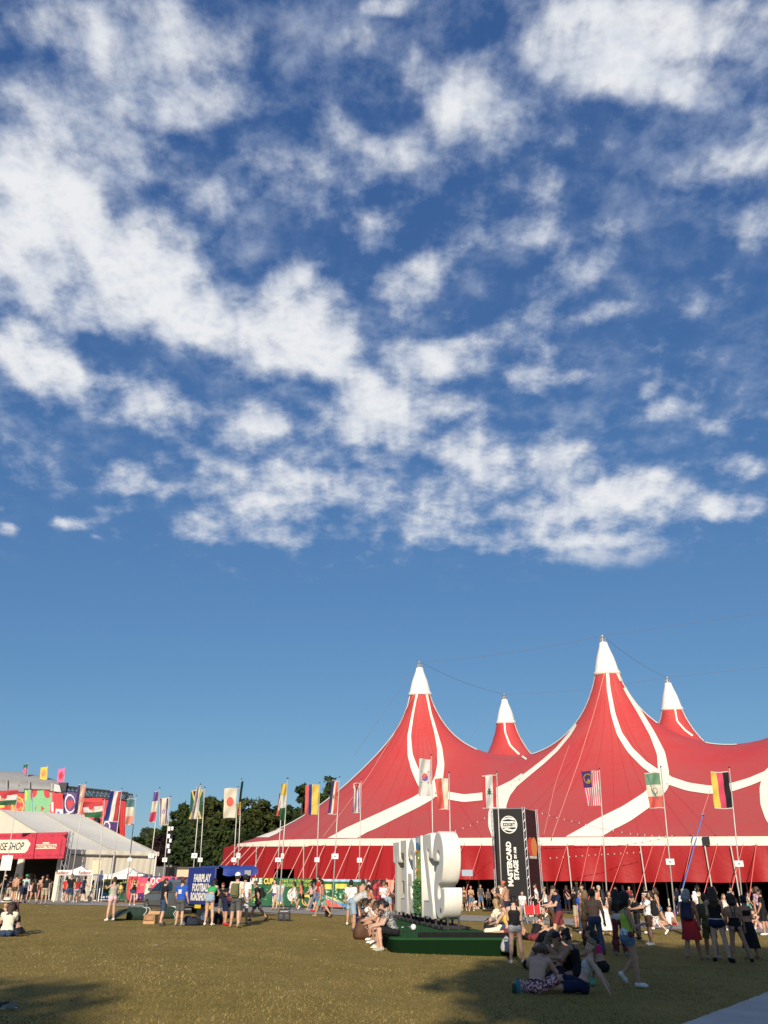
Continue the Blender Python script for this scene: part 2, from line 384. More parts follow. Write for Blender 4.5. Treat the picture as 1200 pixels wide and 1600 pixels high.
# the platform's plan masks no blades: it stands on them
# ============================================================ THE BIG TOP
RED = bpy.data.materials.new('red_canvas'); RED.use_nodes = True
def canvas(m, cold, cnew, seam=True, dust_shade=None):
    t = m.node_tree; b = t.nodes['Principled BSDF']; b.inputs['Roughness'].default_value = .55; b.inputs['Specular IOR Level'].default_value = .35
    tcn = t.nodes.new('ShaderNodeTexCoord'); n = t.nodes.new('ShaderNodeTexNoise'); n.inputs['Scale'].default_value = .12; n.inputs['Detail'].default_value = 8; n.inputs['Roughness'].default_value = .65
    t.links.new(tcn.outputs['Object'], n.inputs['Vector'])
    n2 = t.nodes.new('ShaderNodeTexNoise'); n2.inputs['Scale'].default_value = 3; n2.inputs['Detail'].default_value = 6; t.links.new(tcn.outputs['Object'], n2.inputs['Vector'])
    ad = t.nodes.new('ShaderNodeMath'); ad.operation = 'MULTIPLY_ADD'; ad.inputs[1].default_value = .3; t.links.new(n2.outputs[0], ad.inputs[0]); t.links.new(n.outputs[0], ad.inputs[2])
    r = t.nodes.new('ShaderNodeValToRGB'); t.links.new(ad.outputs[0], r.inputs[0])
    r.color_ramp.elements[0].position = .42; r.color_ramp.elements[0].color = (*cnew, 1); r.color_ramp.elements[1].position = .86; r.color_ramp.elements[1].color = (*cold, 1)
    if dust_shade:  # lower roof duller: dust and grazing light both mixed into the red
        sx_ = t.nodes.new('ShaderNodeSeparateXYZ'); t.links.new(tcn.outputs['Object'], sx_.inputs[0])
        mr = t.nodes.new('ShaderNodeMapRange'); t.links.new(sx_.outputs[2], mr.inputs[0]); mr.inputs[1].default_value = 5; mr.inputs[2].default_value = 15; mr.inputs[3].default_value = .75; mr.inputs[4].default_value = 0
        mm = t.nodes.new('ShaderNodeMath'); mm.operation = 'MULTIPLY'; t.links.new(mr.outputs[0], mm.inputs[0]); t.links.new(ad.outputs[0], mm.inputs[1]); mm.use_clamp = True
        mq = t.nodes.new('ShaderNodeMix'); mq.data_type = 'RGBA'; t.links.new(mm.outputs[0], mq.inputs[0]); t.links.new(r.outputs[0], mq.inputs[6]); mq.inputs[7].default_value = (*dust_shade, 1); r = mq
        t.links.new(mq.outputs[2], b.inputs['Base Color'])
    else: t.links.new(r.outputs[0], b.inputs['Base Color'])
    if seam:
        bp = t.nodes.new('ShaderNodeBump'); bp.inputs['Strength'].default_value = .25; bp.inputs['Distance'].default_value = .1
        t.links.new(n2.outputs[0], bp.inputs['Height']); t.links.new(bp.outputs[0], b.inputs['Normal'])
canvas(RED, (.47, .085, .075), (.53, .038, .040), True, (.27, .070, .066))
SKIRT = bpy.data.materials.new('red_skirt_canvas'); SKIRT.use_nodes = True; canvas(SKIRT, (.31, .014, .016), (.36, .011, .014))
CREAM = bpy.data.materials.new('cream_canvas'); CREAM.use_nodes = True; canvas(CREAM, (.76, .70, .57), (.86, .81, .69))
CAPW = mat('white_cap_canvas', (.82, .79, .72), .6, .06, 2)
# masts: pixel of the tip, distance from the known mast height
ZT = 25.0
def mast_at(px, py, z=ZT):
    d = ray(px, py); t = (z - CAMZ) / d.z; return Vector((d.x * t, d.y * t, z))
MF = [mast_at(655.5, 1040), mast_at(942, 1000)]; MRr = [mast_at(788, 1090), mast_at(1043, 1064)]
du = MF[1] - MF[0]; du.z = 0
MF.append(MF[1] + du); MRr.append(MRr[1] + (MRr[1] - MRr[0]))
MASTS = [MF[0], MF[1], MRr[0], MRr[1], MF[2], MRr[2]]
U = du.normalized(); Vv = Vector((-U.y, U.x, 0))
CAPB = [PY(655, 1082, MF[0].y - 1).z, PY(948, 1049, MF[1].y - 1).z, PY(788, 1127, MRr[0].y - 1).z, PY(1048, 1106, MRr[1].y - 1).z]
CAPB += [CAPB[1], CAPB[3]]; CAPR = [1.28, 1.28, 1.28, 1.28, 1.28, 1.28]
front_px = [(372, 1319, 92), (385, 1317.5, 90), (410, 1315, 87.5), (440, 1313, 85), (470, 1312, 83), (500, 1311.6, 81), (550, 1311, 78.5), (600, 1310.8, 76.5), (650, 1310.6, 74.8)]
rim = [PY(*p) for p in front_px]
for px in (700, 740, 780, 820, 860, 900, 940, 980, 1020, 1060, 1100, 1140, 1180, 1220, 1260, 1300, 1350):
    # the straight front runs parallel to the masts
    k = (px - 600) / F * CP; a0 = rim[8]
    sl_ = U.y / U.x
    Y = (a0.y - sl_ * a0.x) / (1 - sl_ * k * 1.02)
    rim.append(PY(px, 1310.4 - (px - 650) * .0055, Y))
zr = rim[-1].z; zl = 5.2
e = rim[-1]; ce = (MF[2] + MRr[2]) / 2; ce.z = 0
halfd = (Vector((e.x, e.y, 0)) - ce).dot(-Vv)
s_end = (Vector((e.x, e.y, 0)) - ce).dot(U)
for a in range(1, 24):                                  # the right end and the back, out of the photograph
    th = -90 + a * 180 / 24
    rim.append(Vector((*(ce + U * (max(s_end, 0) + 24 * cos(R(th))) + Vv * halfd * sin(R(th))).xy, zr)))
cl = (MF[0] + MRr[0]) / 2; cl.z = 0
lft = Vector((rim[0].x, rim[0].y, 0)); sL = (lft - cl).dot(U); tL = (lft - cl).dot(Vv)
for s_ in (40, 34, 28, 22, 16, 10, 4, -2, -8): 
    rim.append(Vector((*(cl + U * s_ + Vv * halfd).xy, zl)))
for s_, t_ in ((-13, .93), (-18, .78), (-21.5, .55), (-23.5, .25), (-24, -.05), (-23, -.3), (-21.5, tL / halfd + .06)):
    rim.append(Vector((*(cl + U * max(s_, sL - 6) + Vv * halfd * t_).xy, zl)))
# resample to about 0.7 m
def resample(pl, step, closed=True):
    q = pl + [pl[0]] if closed else pl; out = []
    for a, b_ in zip(q, q[1:]):
        k = max(1, int((b_ - a).length / step)); out += [a.lerp(b_, i / k) for i in range(k)]
    if not closed: out.append(q[-1])
    return out
NF = len(front_px) + 17                                 # front part of rim
RIM = resample(rim, .7)
# membrane: Poisson relaxation on a plan grid
h = .5
xs0 = min(p.x for p in RIM) - 2; ys0 = min(p.y for p in RIM) - 2
nxm = int((max(p.x for p in RIM) + 2 - xs0) / h) + 1; nym = int((max(p.y for p in RIM) + 2 - ys0) / h) + 1
XX, YYg = np.meshgrid(xs0 + h * np.arange(nxm), ys0 + h * np.arange(nym))
ra = np.array([[p.x, p.y, p.z] for p in RIM]); rb = np.roll(ra, -1, 0)
ins = np.zeros(XX.shape, bool)
for (x1, y1, _), (x2, y2, _) in zip(ra, rb):
    cnd = ((y1 > YYg) != (y2 > YYg)) & (XX < (x2 - x1) * (YYg - y1) / (y2 - y1 + 1e-12) + x1); ins ^= cnd
Z = np.zeros(XX.shape); D = np.full(XX.shape, 1e9)
for x1, y1, z1 in ra:
    d = (XX - x1) ** 2 + (YYg - y1) ** 2; m_ = d < D; Z[m_] = z1; D[m_] = d[m_]
fixed = ~ins
for mp_, zb, rr in zip(MASTS, CAPB, CAPR):
    d = np.sqrt((XX - mp_.x) ** 2 + (YYg - mp_.y) ** 2); m_ = d < rr
    Z[m_] = zb + (rr - d[m_]) * 2.2; fixed |= m_
    m2 = (d < 9) & ins & ~m_; Z[m2] = np.maximum(Z[m2], zb - (d[m2] - rr) * 1.6)
# the ridge cable that runs from the left front peak to the left corner of the tent
RIDGE = [(640, 1089), (630, 1103), (620, 1118), (605, 1139), (590, 1159), (572, 1180), (554, 1201), (535, 1221), (517, 1240), (499, 1255), (480, 1269), (462, 1280), (443, 1289.5), (425, 1298), (403, 1307.5)]
rp = []
A_, B_ = MF[0], rim[1]
for (px, py) in RIDGE:
    d = ray(px, py); k_ = d.x / d.y                     # plan line of sight: x = k y
    den = (B_.x - A_.x) - k_ * (B_.y - A_.y); f_ = (k_ * A_.y - A_.x) / den
    Y_ = A_.y + (B_.y - A_.y) * f_; rp.append((A_.x + (B_.x - A_.x) * f_, Y_, CAMZ + Y_ * d.z / d.y))
pinned = np.zeros(XX.shape, bool)
for a, b_ in zip(rp, rp[1:]):
    for q_ in range(40):
        p = [a[c] + (b_[c] - a[c]) * q_ / 40 for c in range(3)]; i, j = int(round((p[0] - xs0) / h)), int(round((p[1] - ys0) / h)); Z[j, i] = p[2]; pinned[j, i] = True
fx0 = fixed.copy()
for it in range(1640):
    if it == 1600: fixed = fx0                          # let the ridge soften a little
    if it == 0: fixed = fx0 | pinned
    Zn = Z.copy()
    Zn[1:-1, 1:-1] = .25 * (Z[:-2, 1:-1] + Z[2:, 1:-1] + Z[1:-1, :-2] + Z[1:-1, 2:])
    Z = np.where(fixed, Z, Zn)
def zsurf(x, y):
    fx = (x - xs0) / h; fy = (y - ys0) / h; i = int(max(0, min(nxm - 2, fx))); j = int(max(0, min(nym - 2, fy))); a = fx - i; b_ = fy - j
    return (Z[j, i] * (1 - a) + Z[j, i + 1] * a) * (1 - b_) + (Z[j + 1, i] * (1 - a) + Z[j + 1, i + 1] * a) * b_
pts = [Vector((p.x, p.y)) for p in RIM]; nR = len(pts)
edges = [(i, (i + 1) % nR) for i in range(nR)]
for j in range(0, nym):
    for i in range(0, nxm):
        if ins[j, i] and (D[j, i] > .5):
            nearm = min((XX[j, i] - q.x) ** 2 + (YYg[j, i] - q.y) ** 2 for q in MASTS)
            if nearm < 1.0: continue
            if nearm > 64 and ((i + j) % 2): continue
            pts.append(Vector((XX[j, i], YYg[j, i])))
for q, rr in zip(MASTS, CAPR):
    for k in range(20):
        for r_ in (rr * .93, rr + .25): pts.append(Vector((q.x + r_ * cos(k * pi / 10), q.y + r_ * sin(k * pi / 10))))
ov, oe, of, *_ = delaunay_2d_cdt(pts, edges, [], 1, 1e-4)
vs = []
for k, p in enumerate(ov):
    dm = [hypot(p.x - q.x, p.y - q.y) for q in MASTS]; im = dm.index(min(dm))
    if k < nR: z = RIM[k].z
    elif dm[im] < 1.3: z = CAPB[im] + (1.28 - dm[im]) * 2.2
    else: z = zsurf(p.x, p.y)
    vs.append((p.x, p.y, z))
tent = thing('big_top_tent', 'huge red circus tent with white tipped peaks and looping cream bands', 'tent')
roof = mesh('roof', vs, [list(f) for f in of], RED, tent, smooth=True)
bvh = BVHTree.FromPolygons([Vector(v) for v in vs], [list(f) for f in of])
def hit(px, py):
    d = ray(px, py).normalized(); return bvh.ray_cast(Vector((0, 0, CAMZ)), d, 300)
def band(pl, name='band', m=CREAM, lift=.05, sub=9, across=4):
    """cream band sewn on the canvas; pl: (px, py, width px) as seen in the photograph, laid on the surface in plan"""
    q = []
    for (a, b_) in zip(pl, pl[1:]):
        for k in range(sub): q.append(tuple(a[i] + (b_[i] - a[i]) * k / sub for i in range(3)))
    q.append(pl[-1])
    # smooth
    for _ in range(2): q = [q[0]] + [tuple((q[i - 1][c] + 2 * q[i][c] + q[i + 1][c]) / 4 for c in range(3)) for i in range(1, len(q) - 1)] + [q[-1]]
    rows = []
    for i, (x, y, wd) in enumerate(q):
        x0, y0, _ = q[max(0, i - 1)]; x1, y1, _ = q[min(len(q) - 1, i + 1)]
        tx, ty = x1 - x0, y1 - y0; ln = hypot(tx, ty) or 1; nx, ny = -ty / ln, tx / ln
        row = []
        for k in range(across + 1):
            f_ = (k / across - .5) * wd; bl_ = max(0., min(1., (y - 1276) / 22)) if abs(ty) / ln > .2 else 0.
            hx_ = (1 if nx >= 0 else -1) * min(3.2, ln / max(abs(ty), 1e-3)); xx, yy = x + (nx * (1 - bl_) + hx_ * bl_) * f_, y + ny * f_ * (1 - bl_)
            loc, nor, _, _ = hit(xx, yy)
            up_ = 0
            while loc is None and up_ < 14 and yy > 1290: up_ += .06; loc, nor, _, _ = hit(xx, yy - up_)
            if loc is None: row = None; break
            if nor.z < 0: nor = -nor
            row.append(loc + nor * lift)
        rows.append(row)
    runs = [[]]
    for row in rows:
        if row is None or (runs[-1] and max((a - b_).length for a, b_ in zip(runs[-1][-1], row)) > (16 if pl[0][1] < 1200 and pl[-1][1] < 1280 else 60)): runs.append([])
        if row is not None: runs[-1].append(row)
    for rn in runs:
        if len(rn) < 3: continue
        w_ = across + 1
        mesh(name, [v for r_ in rn for v in r_], [[i * w_ + k, (i + 1) * w_ + k, (i + 1) * w_ + k + 1, i * w_ + k + 1] for i in range(len(rn) - 1) for k in range(across)], m, tent, smooth=True)
def crest(xs, y0, y1, wd, sgn_=1):
    """a thin band just inside the skyline of the canvas"""
    out = []
    for x in xs:
        lo, hi = y0, y1
        if hit(x, hi)[0] is None: continue
        for _ in range(18):
            md = (lo + hi) / 2
            if hit(x, md)[0] is None: lo = md
            else: hi = md
        out.append((x, hi))
    res = []
    for i, (x, y) in enumerate(out):
        a_, b_ = out[max(0, i - 1)], out[min(len(out) - 1, i + 1)]; tx, ty = b_[0] - a_[0], b_[1] - a_[1]; ln = hypot(tx, ty) or 1
        nx, ny = -ty / ln, tx / ln
        if ny < 0: nx, ny = -nx, -ny
        res.append((x + nx * (wd * .5 + .7), y + ny * (wd * .5 + .7), wd))
    return res
BANDS = [
 [(652.5,1080,3),(644.5,1120,3.5),(639.5,1150,5.5),(641,1180,8),(648,1202,11),(658,1222,14),(670,1238,16)],
 [(665.5,1080,3),(672.5,1115,3.5),(681,1145,5),(687,1170,8),(689,1195,11),(686,1215,13),(679,1232,15),(672,1242,15)],
 [(684,1228,10),(672,1241,19),(650,1254,18),(625,1266,18.5),(600,1278,19.5),(557,1298,21),(535,1310,22)],
 [(676,1236,16),(690,1241,13),(702,1244,12),(725,1248,12),(755,1245,12),(780,1236,12),(802,1224,10)],
 [(932,1049,4),(925,1076,4),(911,1113,4.5),(891,1147,5),(870,1172,5.5),(850,1190,6.5),(825,1210,7.5),(803,1227,10)],
 [(818,1212,8),(803,1225,13),(790,1240,16),(781,1256,22),(777,1272,28),(776,1290,26),(782,1310,24)],
 [(949,1047,4),(951,1076,5.5),(958,1116,7),(968,1147,8.5),(985,1173,10),(1007,1195,11),(1030,1211,12)],
 [(963,1049,4),(979,1082,5),(999,1113,7),(1019,1147,9),(1033,1178,13),(1037,1207,17),(1035,1222,20)],
 [(1034,1216,18),(1048,1221,13),(1075,1230,13),(1109,1235,13),(1143,1231,13),(1172,1222,12),(1200,1210,12),(1235,1192,11)],
 [(1040,1210,16),(1034,1228,22),(1013,1249,24),(979,1272,26),(945,1289,27),(912,1308,28)],
 [(1218,1195,12),(1203,1212,22),(1200,1232,26),(1201,1255,26),(1208,1275,26),(1225,1300,26)],
 [(788,1125,2.5),(789.5,1145,2.6),(797,1165,2.8),(810,1178,3),(823,1187,3)],
 [(1054,1104,2.5),(1058,1127,2.6),(1070,1141,2.8),(1082,1150,3)],
]
BANDS += [crest([641.5 - k * 2.2 for k in range(96)], 1040, 1316, 1.4), crest([672 + k * 2 for k in range(38)], 1045, 1240, 1.5), crest([966.5 + k * 2.6 for k in range(72)], 1005, 1200, 1.5), crest([932 - k * 2 for k in range(56)], 1005, 1260, 1.4), [(384,1316,4),(396,1313.5,6),(410,1309,7),(426,1302.5,6.5),(440,1296,3)], crest([799 + k * 1.6 for k in range(18)], 1095, 1200, 1.4), crest([1064 + k * 2 for k in range(20)], 1070, 1170, 1.4)]
for bl in BANDS: band(bl)
for sm in ([(945,1051,.9),(930,1110,.9),(905,1190,.9),(880,1260,.9),(863,1308,.9)], [(648,1084,.8),(615,1150,.8),(575,1215,.8),(505,1309,.8)],
           [(890,1165,.6),(868,1225,.6),(850,1305,.6)], [(1110,1235,.8),(1097,1275,.8)]):
    band(sm, 'seam', mat('seam_tape', (.72, .30, .25), .6, .1), .06, across=1)
SEAM = mat('dark_red_seam', (.42, .045, .044), .7, .1)
def rim_at(px): return min(FRONT_, key=lambda p: abs(proj(p)[0] - px))
FRONT_ = [p for p in RIM if p.y < 92 and 300 < proj(p)[0] < 1420 and proj(p)[1] > 1300]
for mk, pxs in ((0, (415, 452, 488, 525, 566, 604, 640, 676, 712, 748)), (1, (775, 812, 850, 905, 952, 995, 1038, 1080, 1122))):
    for px in pxs:
        a = MASTS[mk]; b_ = rim_at(px); vs = []; fs = []; n_ = 70; pr_ = Vector((-(b_.y - a.y), b_.x - a.x, 0)).normalized() * .035
        for i in range(n_ + 1):
            f_ = .055 + .945 * i / n_; x, y = a.x + (b_.x - a.x) * f_, a.y + (b_.y - a.y) * f_
            for sg_ in (-1, 1):
                hb = bvh.ray_cast(Vector((x + pr_.x * sg_, y + pr_.y * sg_, 40)), Vector((0, 0, -1)))[0]
                vs.append((x + pr_.x * sg_, y + pr_.y * sg_, (hb.z if hb is not None else zsurf(x, y)) + .018))
        fs = [[2 * i, 2 * i + 1, 2 * i + 3, 2 * i + 2] for i in range(n_)]
        mesh('panel_seam', vs, fs, SEAM, tent)
# caps
for q, zb, rr in zip(MASTS[:4], CAPB, CAPR):
    cap = MB().lathe([(rr + .10, zb - .25), (rr + .08, zb + .12), (rr * .96, zb + .2), (rr * .72, zb + (ZT - zb) * .45), (.50, ZT - .75), (.40, ZT - .3), (.12, ZT - .22)], 20, (q.x, q.y, 0)).build('peak_cap', CAPW, tent, smooth=True)
    MB().tube([(q.x, q.y, 0), (q.x, q.y, ZT + .5)], .16, 8).build('mast', STEEL, tent)
    mh = MB()
    for k in range(4):
        a = k * pi / 2; mh.tube([(q.x + .25 * cos(a), q.y + .25 * sin(a), ZT - .5), (q.x + .25 * cos(a), q.y + .25 * sin(a), ZT + .35)], .05, 5)
        mh.tube([(q.x + .25 * cos(a), q.y + .25 * sin(a), ZT + .3), (q.x - .25 * sin(a), q.y + .25 * cos(a), ZT + .3)], .05, 5)
    mh.build('mast_head', STEEL, tent)
# rim band and skirt
nfr = next(i for i, p in enumerate(RIM) if (p - rim[NF - 1]).length < .02)
FR = RIM[:nfr + 1]
BACK = RIM[nfr:] + [RIM[0]]
def skirt(pl, top, bot, m, name, amp=.05, rows=6, fold=2.6, lip=.03):
    q = resample(pl, .35, False); vs = []; fs = []
    n = len(q)
    for i, p in enumerate(q):
        tn = (q[min(i + 1, n - 1)] - q[max(i - 1, 0)]); tn.z = 0; tn.normalize(); out = Vector((tn.y, -tn.x, 0))
        zt = top(p); zb = bot(p)
        for r_ in range(rows + 1):
            f_ = r_ / rows; off = lip + amp * f_ * (sin(i * .35 * fold) + .6 * sin(i * .35 * fold * .37 + 1.3) + .4 * sin(i * .9))
            vs.append(p.lerp(p, 1) + out * off + Vector((0, 0, zt - p.z + (zb - zt) * f_)))
    for i in range(n - 1):
        for r_ in range(rows): a = i * (rows + 1) + r_; fs.append([a, a + rows + 1, a + rows + 2, a + 1])
    return mesh(name, vs, fs, m, tent, smooth=True)
def zpix(p, py):                                         # height seen at pixel row py above plan point p
    d = ray(600, py); return CAMZ + p.y * d.z / d.y
skirt(FR, lambda p: p.z + .03, lambda p: zpix(p, 1321.2 + (1.4 if p.y > 82 else 0)) , CREAM, 'rim_band', .02, 3, 3.1, .06)
split_i = min(range(len(FR)), key=lambda i: abs(proj(FR[i])[0] - 612))
def xpix(p): return proj(p)[0]
di0 = min(range(len(FR)), key=lambda i: abs(xpix(FR[i]) - 432)); di1 = min(range(len(FR)), key=lambda i: abs(xpix(FR[i]) - 460))
top_ = lambda p: zpix(p, 1320.5)
grd = lambda p: gz(p.x, p.y) - .05
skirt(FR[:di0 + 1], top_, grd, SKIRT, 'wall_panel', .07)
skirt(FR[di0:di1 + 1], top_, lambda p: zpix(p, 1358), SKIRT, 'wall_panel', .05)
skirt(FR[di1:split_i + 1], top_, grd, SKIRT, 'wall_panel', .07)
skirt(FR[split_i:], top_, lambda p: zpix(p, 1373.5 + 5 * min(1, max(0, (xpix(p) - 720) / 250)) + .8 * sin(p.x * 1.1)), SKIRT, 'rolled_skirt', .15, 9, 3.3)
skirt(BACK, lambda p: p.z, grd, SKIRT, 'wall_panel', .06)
mb = MB()
fl_q = [(p.x, p.y, gz(p.x, p.y) + .03) for p in RIM]
tag(mesh('tent_floor', fl_q, [list(t_) for t_ in tessellate_polygon([[Vector(v) for v in fl_q]])], mat('dark_rubber_floor', (.03, .03, .03), .95, .3, 1)), kind='structure')
# side poles, guy straps
ROPE = mat('pink_guy_strap', (.72, .17, .14), .7, .1); ROPEW = mat('pale_guy_strap', (.72, .50, .40), .7, .1); BLUER = mat('blue_ratchet_strap', (.10, .20, .48), .7, .1)
def strap(a, b_, r=.035, m=ROPE, name='guy_strap', parent=tent): return MB().tube([a, b_], r, 5).build(name, m, parent)
outd = -Vv
def rimat(px):
    i = min(range(len(FR)), key=lambda i: abs(xpix(FR[i]) - px)); return FR[i]
for px in (378, 388, 398, 409, 420, 437, 455, 474, 493, 508, 531, 552, 575, 600, 632, 655, 682, 721, 756, 851, 889, 916, 947, 985, 1023, 1043, 1076, 1120, 1152, 1186, 1212):
    p = rimat(px); o_ = outd * 3.6 - U * (random.uniform(.3, 1.6) if px > 600 else .3) if px > 410 else (outd * .7 - U * .8).normalized() * 4.6
    a = Vector((p.x, p.y, zpix(p, 1318))) + outd * .1; g = Vector((p.x + o_.x, p.y + o_.y, 0)); g.z = gz(g.x, g.y)
    strap(a, g, .026, ROPE if px > 600 else ROPEW)
for px in (404, 480, 1045 - 160, 1000, 1104, 1143, 780, 700, 1190):
    p = rimat(px); MB().tube([(p.x, p.y, gz(p.x, p.y)), (p.x + outd.x * .25, p.y + outd.y * .25, zpix(p, 1322))], .055, 6).build('side_pole', POLE, tent)
for px in range(700, 1240, 32):
    p = rimat(px) + Vv * (2.5 + (px % 3)); MB().tube([(p.x, p.y, gz(p.x, p.y)), (p.x, p.y, 4.6)], .06, 6).build('inner_pole', POLE, tent)
for (x0, y0, x1, y1) in ((1097, 1275, 1062, 1420), (1096, 1278, 1055, 1432), (1070, 1308, 1052, 1425), (1100, 1310, 1080, 1410), (857, 1312, 838, 1390), (1098, 1275, 1085, 1415)):
    pr_ = rimat(x0); loc = hit(x0, y0)[0] if y0 < 1300 else Vector((pr_.x, pr_.y - .2, zpix(pr_, y0)))
    g = G(x1, y1)
    strap(loc + Vector((0, -.25, .1)), g, .045, BLUER)
# cables between the masts
cab = mat('grey_steel_cable', (.15, .17, .20), .6, .1)
T = [m_ + Vector((0, 0, .45)) for m_ in MASTS]
for a, b_ in ((0, 2), (1, 3), (0, 1), (2, 3)):
    q = [T[a].lerp(T[b_], k / 6) - Vector((0, 0, .45 * sin(pi * k / 6))) for k in range(7)]
    MB().tube(q, .02, 5).build('mast_cable', cab, tent)
MB().tube([T[1], T[4]], .018, 5).build('mast_cable', cab, tent); MB().tube([T[3], T[5]], .018, 5).build('mast_cable', cab, tent)
for k, (i, px, py) in enumerate(((0, 553, 1180), (2, 735, 1153), (2, 826, 1185))):
    loc = PY(px, py, MASTS[i].y + (2 if k == 0 else -2)); MB().tube([T[i], loc], .02, 5).build('mast_cable', cab, tent)
# dark hook sign on the rim, hanging sign inside
p = rimat(1093); MB().box((p.x, p.y - .3, zpix(p, 1314)), (.5, .05, .55), math.atan2(U.y, U.x)).build('rim_sign', BLACK, tent)
ls = thing('string_lights', 'long chain of small bulbs strung along the front of the red tent', 'string lights')
bulb = MB(); wire = MB()
for chain in ([(700, 1303), (735, 1290), (768, 1273)], [(836, 1268), (870, 1278), (905, 1286), (945, 1296), (985, 1303), (1030, 1307), (1080, 1305), (1130, 1299), (1200, 1286), (1260, 1272)],
              [(860, 1341), (930, 1336), (1000, 1332)], [(1110, 1322), (1150, 1340), (1200, 1346)]):
    pl = [PY(x, y, 64) for x, y in chain]; q = resample(pl, .48, False); wire.tube(q, .012, 4)
    for p in q: bulb.lathe([(0, -.05), (.03, -.02), (.03, .03), (0, .06)], 6, p)
o = wire.build('wire', BLACK, ls); o['kind'] = 'stuff'
o = bulb.build('bulb', mat('frosted_bulb', (.8, .76, .62), .3, .02), ls); o['kind'] = 'stuff'

hs_ = thing('hanging_sign', 'small pale blue panel hanging inside the tent mouth right of the letter S', 'sign'); q = PY(730, 1364, 68.5)
MB().box((q.x, q.y, q.z), (.85, .05, .45)).build('panel', mat('pale_blue_panel', (.30, .38, .46), .5, .1), hs_)
for x in (-.35, .35): MB().tube([(q.x + x, q.y, q.z + .2), (q.x + x, q.y, q.z + 1.6)], .012, 4).build('hanger', BLACK, hs_)
# ============================================================ PRINTED CLOTH: a grid whose faces take the colour of the print
def pip(x, y, poly):
    ins_ = np.zeros(x.shape, bool); n = len(poly)
    for i in range(n):
        x1, y1 = poly[i]; x2, y2 = poly[(i + 1) % n]
        ins_ ^= ((y1 > y) != (y2 > y)) & (x < (x2 - x1) * (y - y1) / (y2 - y1 + 1e-12) + x1)
    return ins_
def star(cx, cy, r1, r2, n, asp=1., ph=-90):
    return [(cx + (r1 if k % 2 == 0 else r2) * cos(R(ph + k * 180 / n)), cy + asp * (r1 if k % 2 == 0 else r2) * sin(R(ph + k * 180 / n))) for k in range(2 * n)]
def paint(nx, ny, base, shapes):
    """colour index per face; u to the right 0..1, v downwards 0..1"""
    u, v = np.meshgrid((np.arange(nx) + .5) / nx, (np.arange(ny) + .5) / ny)
    cols = [base]; idx = np.zeros(u.shape, int)
    for s_ in shapes:
        k = s_[0]; c = s_[-1]
        if c not in cols: cols.append(c)
        if k == 'r': m_ = (u >= s_[1]) & (u < s_[3]) & (v >= s_[2]) & (v < s_[4])
        elif k == 'e': m_ = ((u - s_[1]) / s_[3]) ** 2 + ((v - s_[2]) / s_[4]) ** 2 < 1
        elif k == 'o':
            d = ((u - s_[1]) / s_[3]) ** 2 + ((v - s_[2]) / s_[4]) ** 2; m_ = (d < 1) & (d > s_[5] ** 2)
        elif k == 'p': m_ = pip(u, v, s_[1])
        elif k == 'n':                                   # scattered specks
            rs = np.random.RandomState(s_[1]); m_ = np.zeros(u.shape, bool)
            for _ in range(s_[2]):
                cx, cy = s_[3] + (s_[5] - s_[3]) * rs.rand(), s_[4] + (s_[6] - s_[4]) * rs.rand(); m_ |= ((u - cx) / s_[7]) ** 2 + ((v - cy) / s_[8]) ** 2 < 1
        idx[m_] = cols.index(c)
    return cols, idx
PAL = dict(white=srgb(225, 222, 212), red=srgb(205, 48, 52), crimson=srgb(196, 30, 60), green=srgb(40, 105, 62), dgreen=srgb(22, 92, 55), blue=srgb(38, 62, 140), dblue=srgb(30, 40, 85),
           yellow=srgb(236, 200, 40), black=srgb(28, 28, 30), purple=srgb(92, 70, 128), orange=srgb(235, 130, 70), pink=srgb(235, 110, 175), hot=srgb(228, 60, 100), mint=srgb(120, 185, 130),
           teal=srgb(45, 120, 135), sky=srgb(60, 140, 190), lime=srgb(175, 205, 50), maroon=srgb(110, 30, 45), salmon=srgb(238, 150, 120), cream=srgb(230, 220, 190), gold=srgb(170, 140, 40), plum=srgb(70, 35, 100),
           brown=srgb(60, 38, 34), slate=srgb(84, 130, 128), grey=srgb(150, 150, 150), violet=srgb(120, 90, 170), paleblue=srgb(150, 190, 220), ltgreen=srgb(110, 160, 120), coral=srgb(240, 90, 70))
def fab(c, tr=.0, r=.75):
    c = PAL[c] if isinstance(c, str) else c; g_ = .3 * c[0] + .55 * c[1] + .15 * c[2]
    c = tuple(.84 * q + .13 * g_ + .012 for q in c)        # sun-faded ink
    return mat('printed_cloth', c, r, .10, 2.2, 0, spec=.2, trans=tr)
def printed(name, f, nx, ny, base, shapes, parent=None, tr=0., rough=.75, smooth=True):
    """f(u, v) -> point; one mesh"""
    cols, idx = paint(nx, ny, base, shapes)
    vs = [f(i / nx, j / ny) for j in range(ny + 1) for i in range(nx + 1)]
    fs = [[(j + 1) * (nx + 1) + i, (j + 1) * (nx + 1) + i + 1, j * (nx + 1) + i + 1, j * (nx + 1) + i] for j in range(ny) for i in range(nx)]
    return mesh(name, vs, fs, [fab(c, tr, rough) for c in cols], parent, smooth, idx.reshape(-1).astype(np.int32))
def quadf(tl, tr_, bl, br, wav=0., k=9., dirn=None):
    tl, tr_, bl, br = (Vector(q) for q in (tl, tr_, bl, br)); n = (tr_ - tl).cross(bl - tl).normalized()
    return lambda u, v: tl.lerp(tr_, u).lerp(bl.lerp(br, u), v) + n * (wav * sin(k * u + 2 * v) if wav else 0)

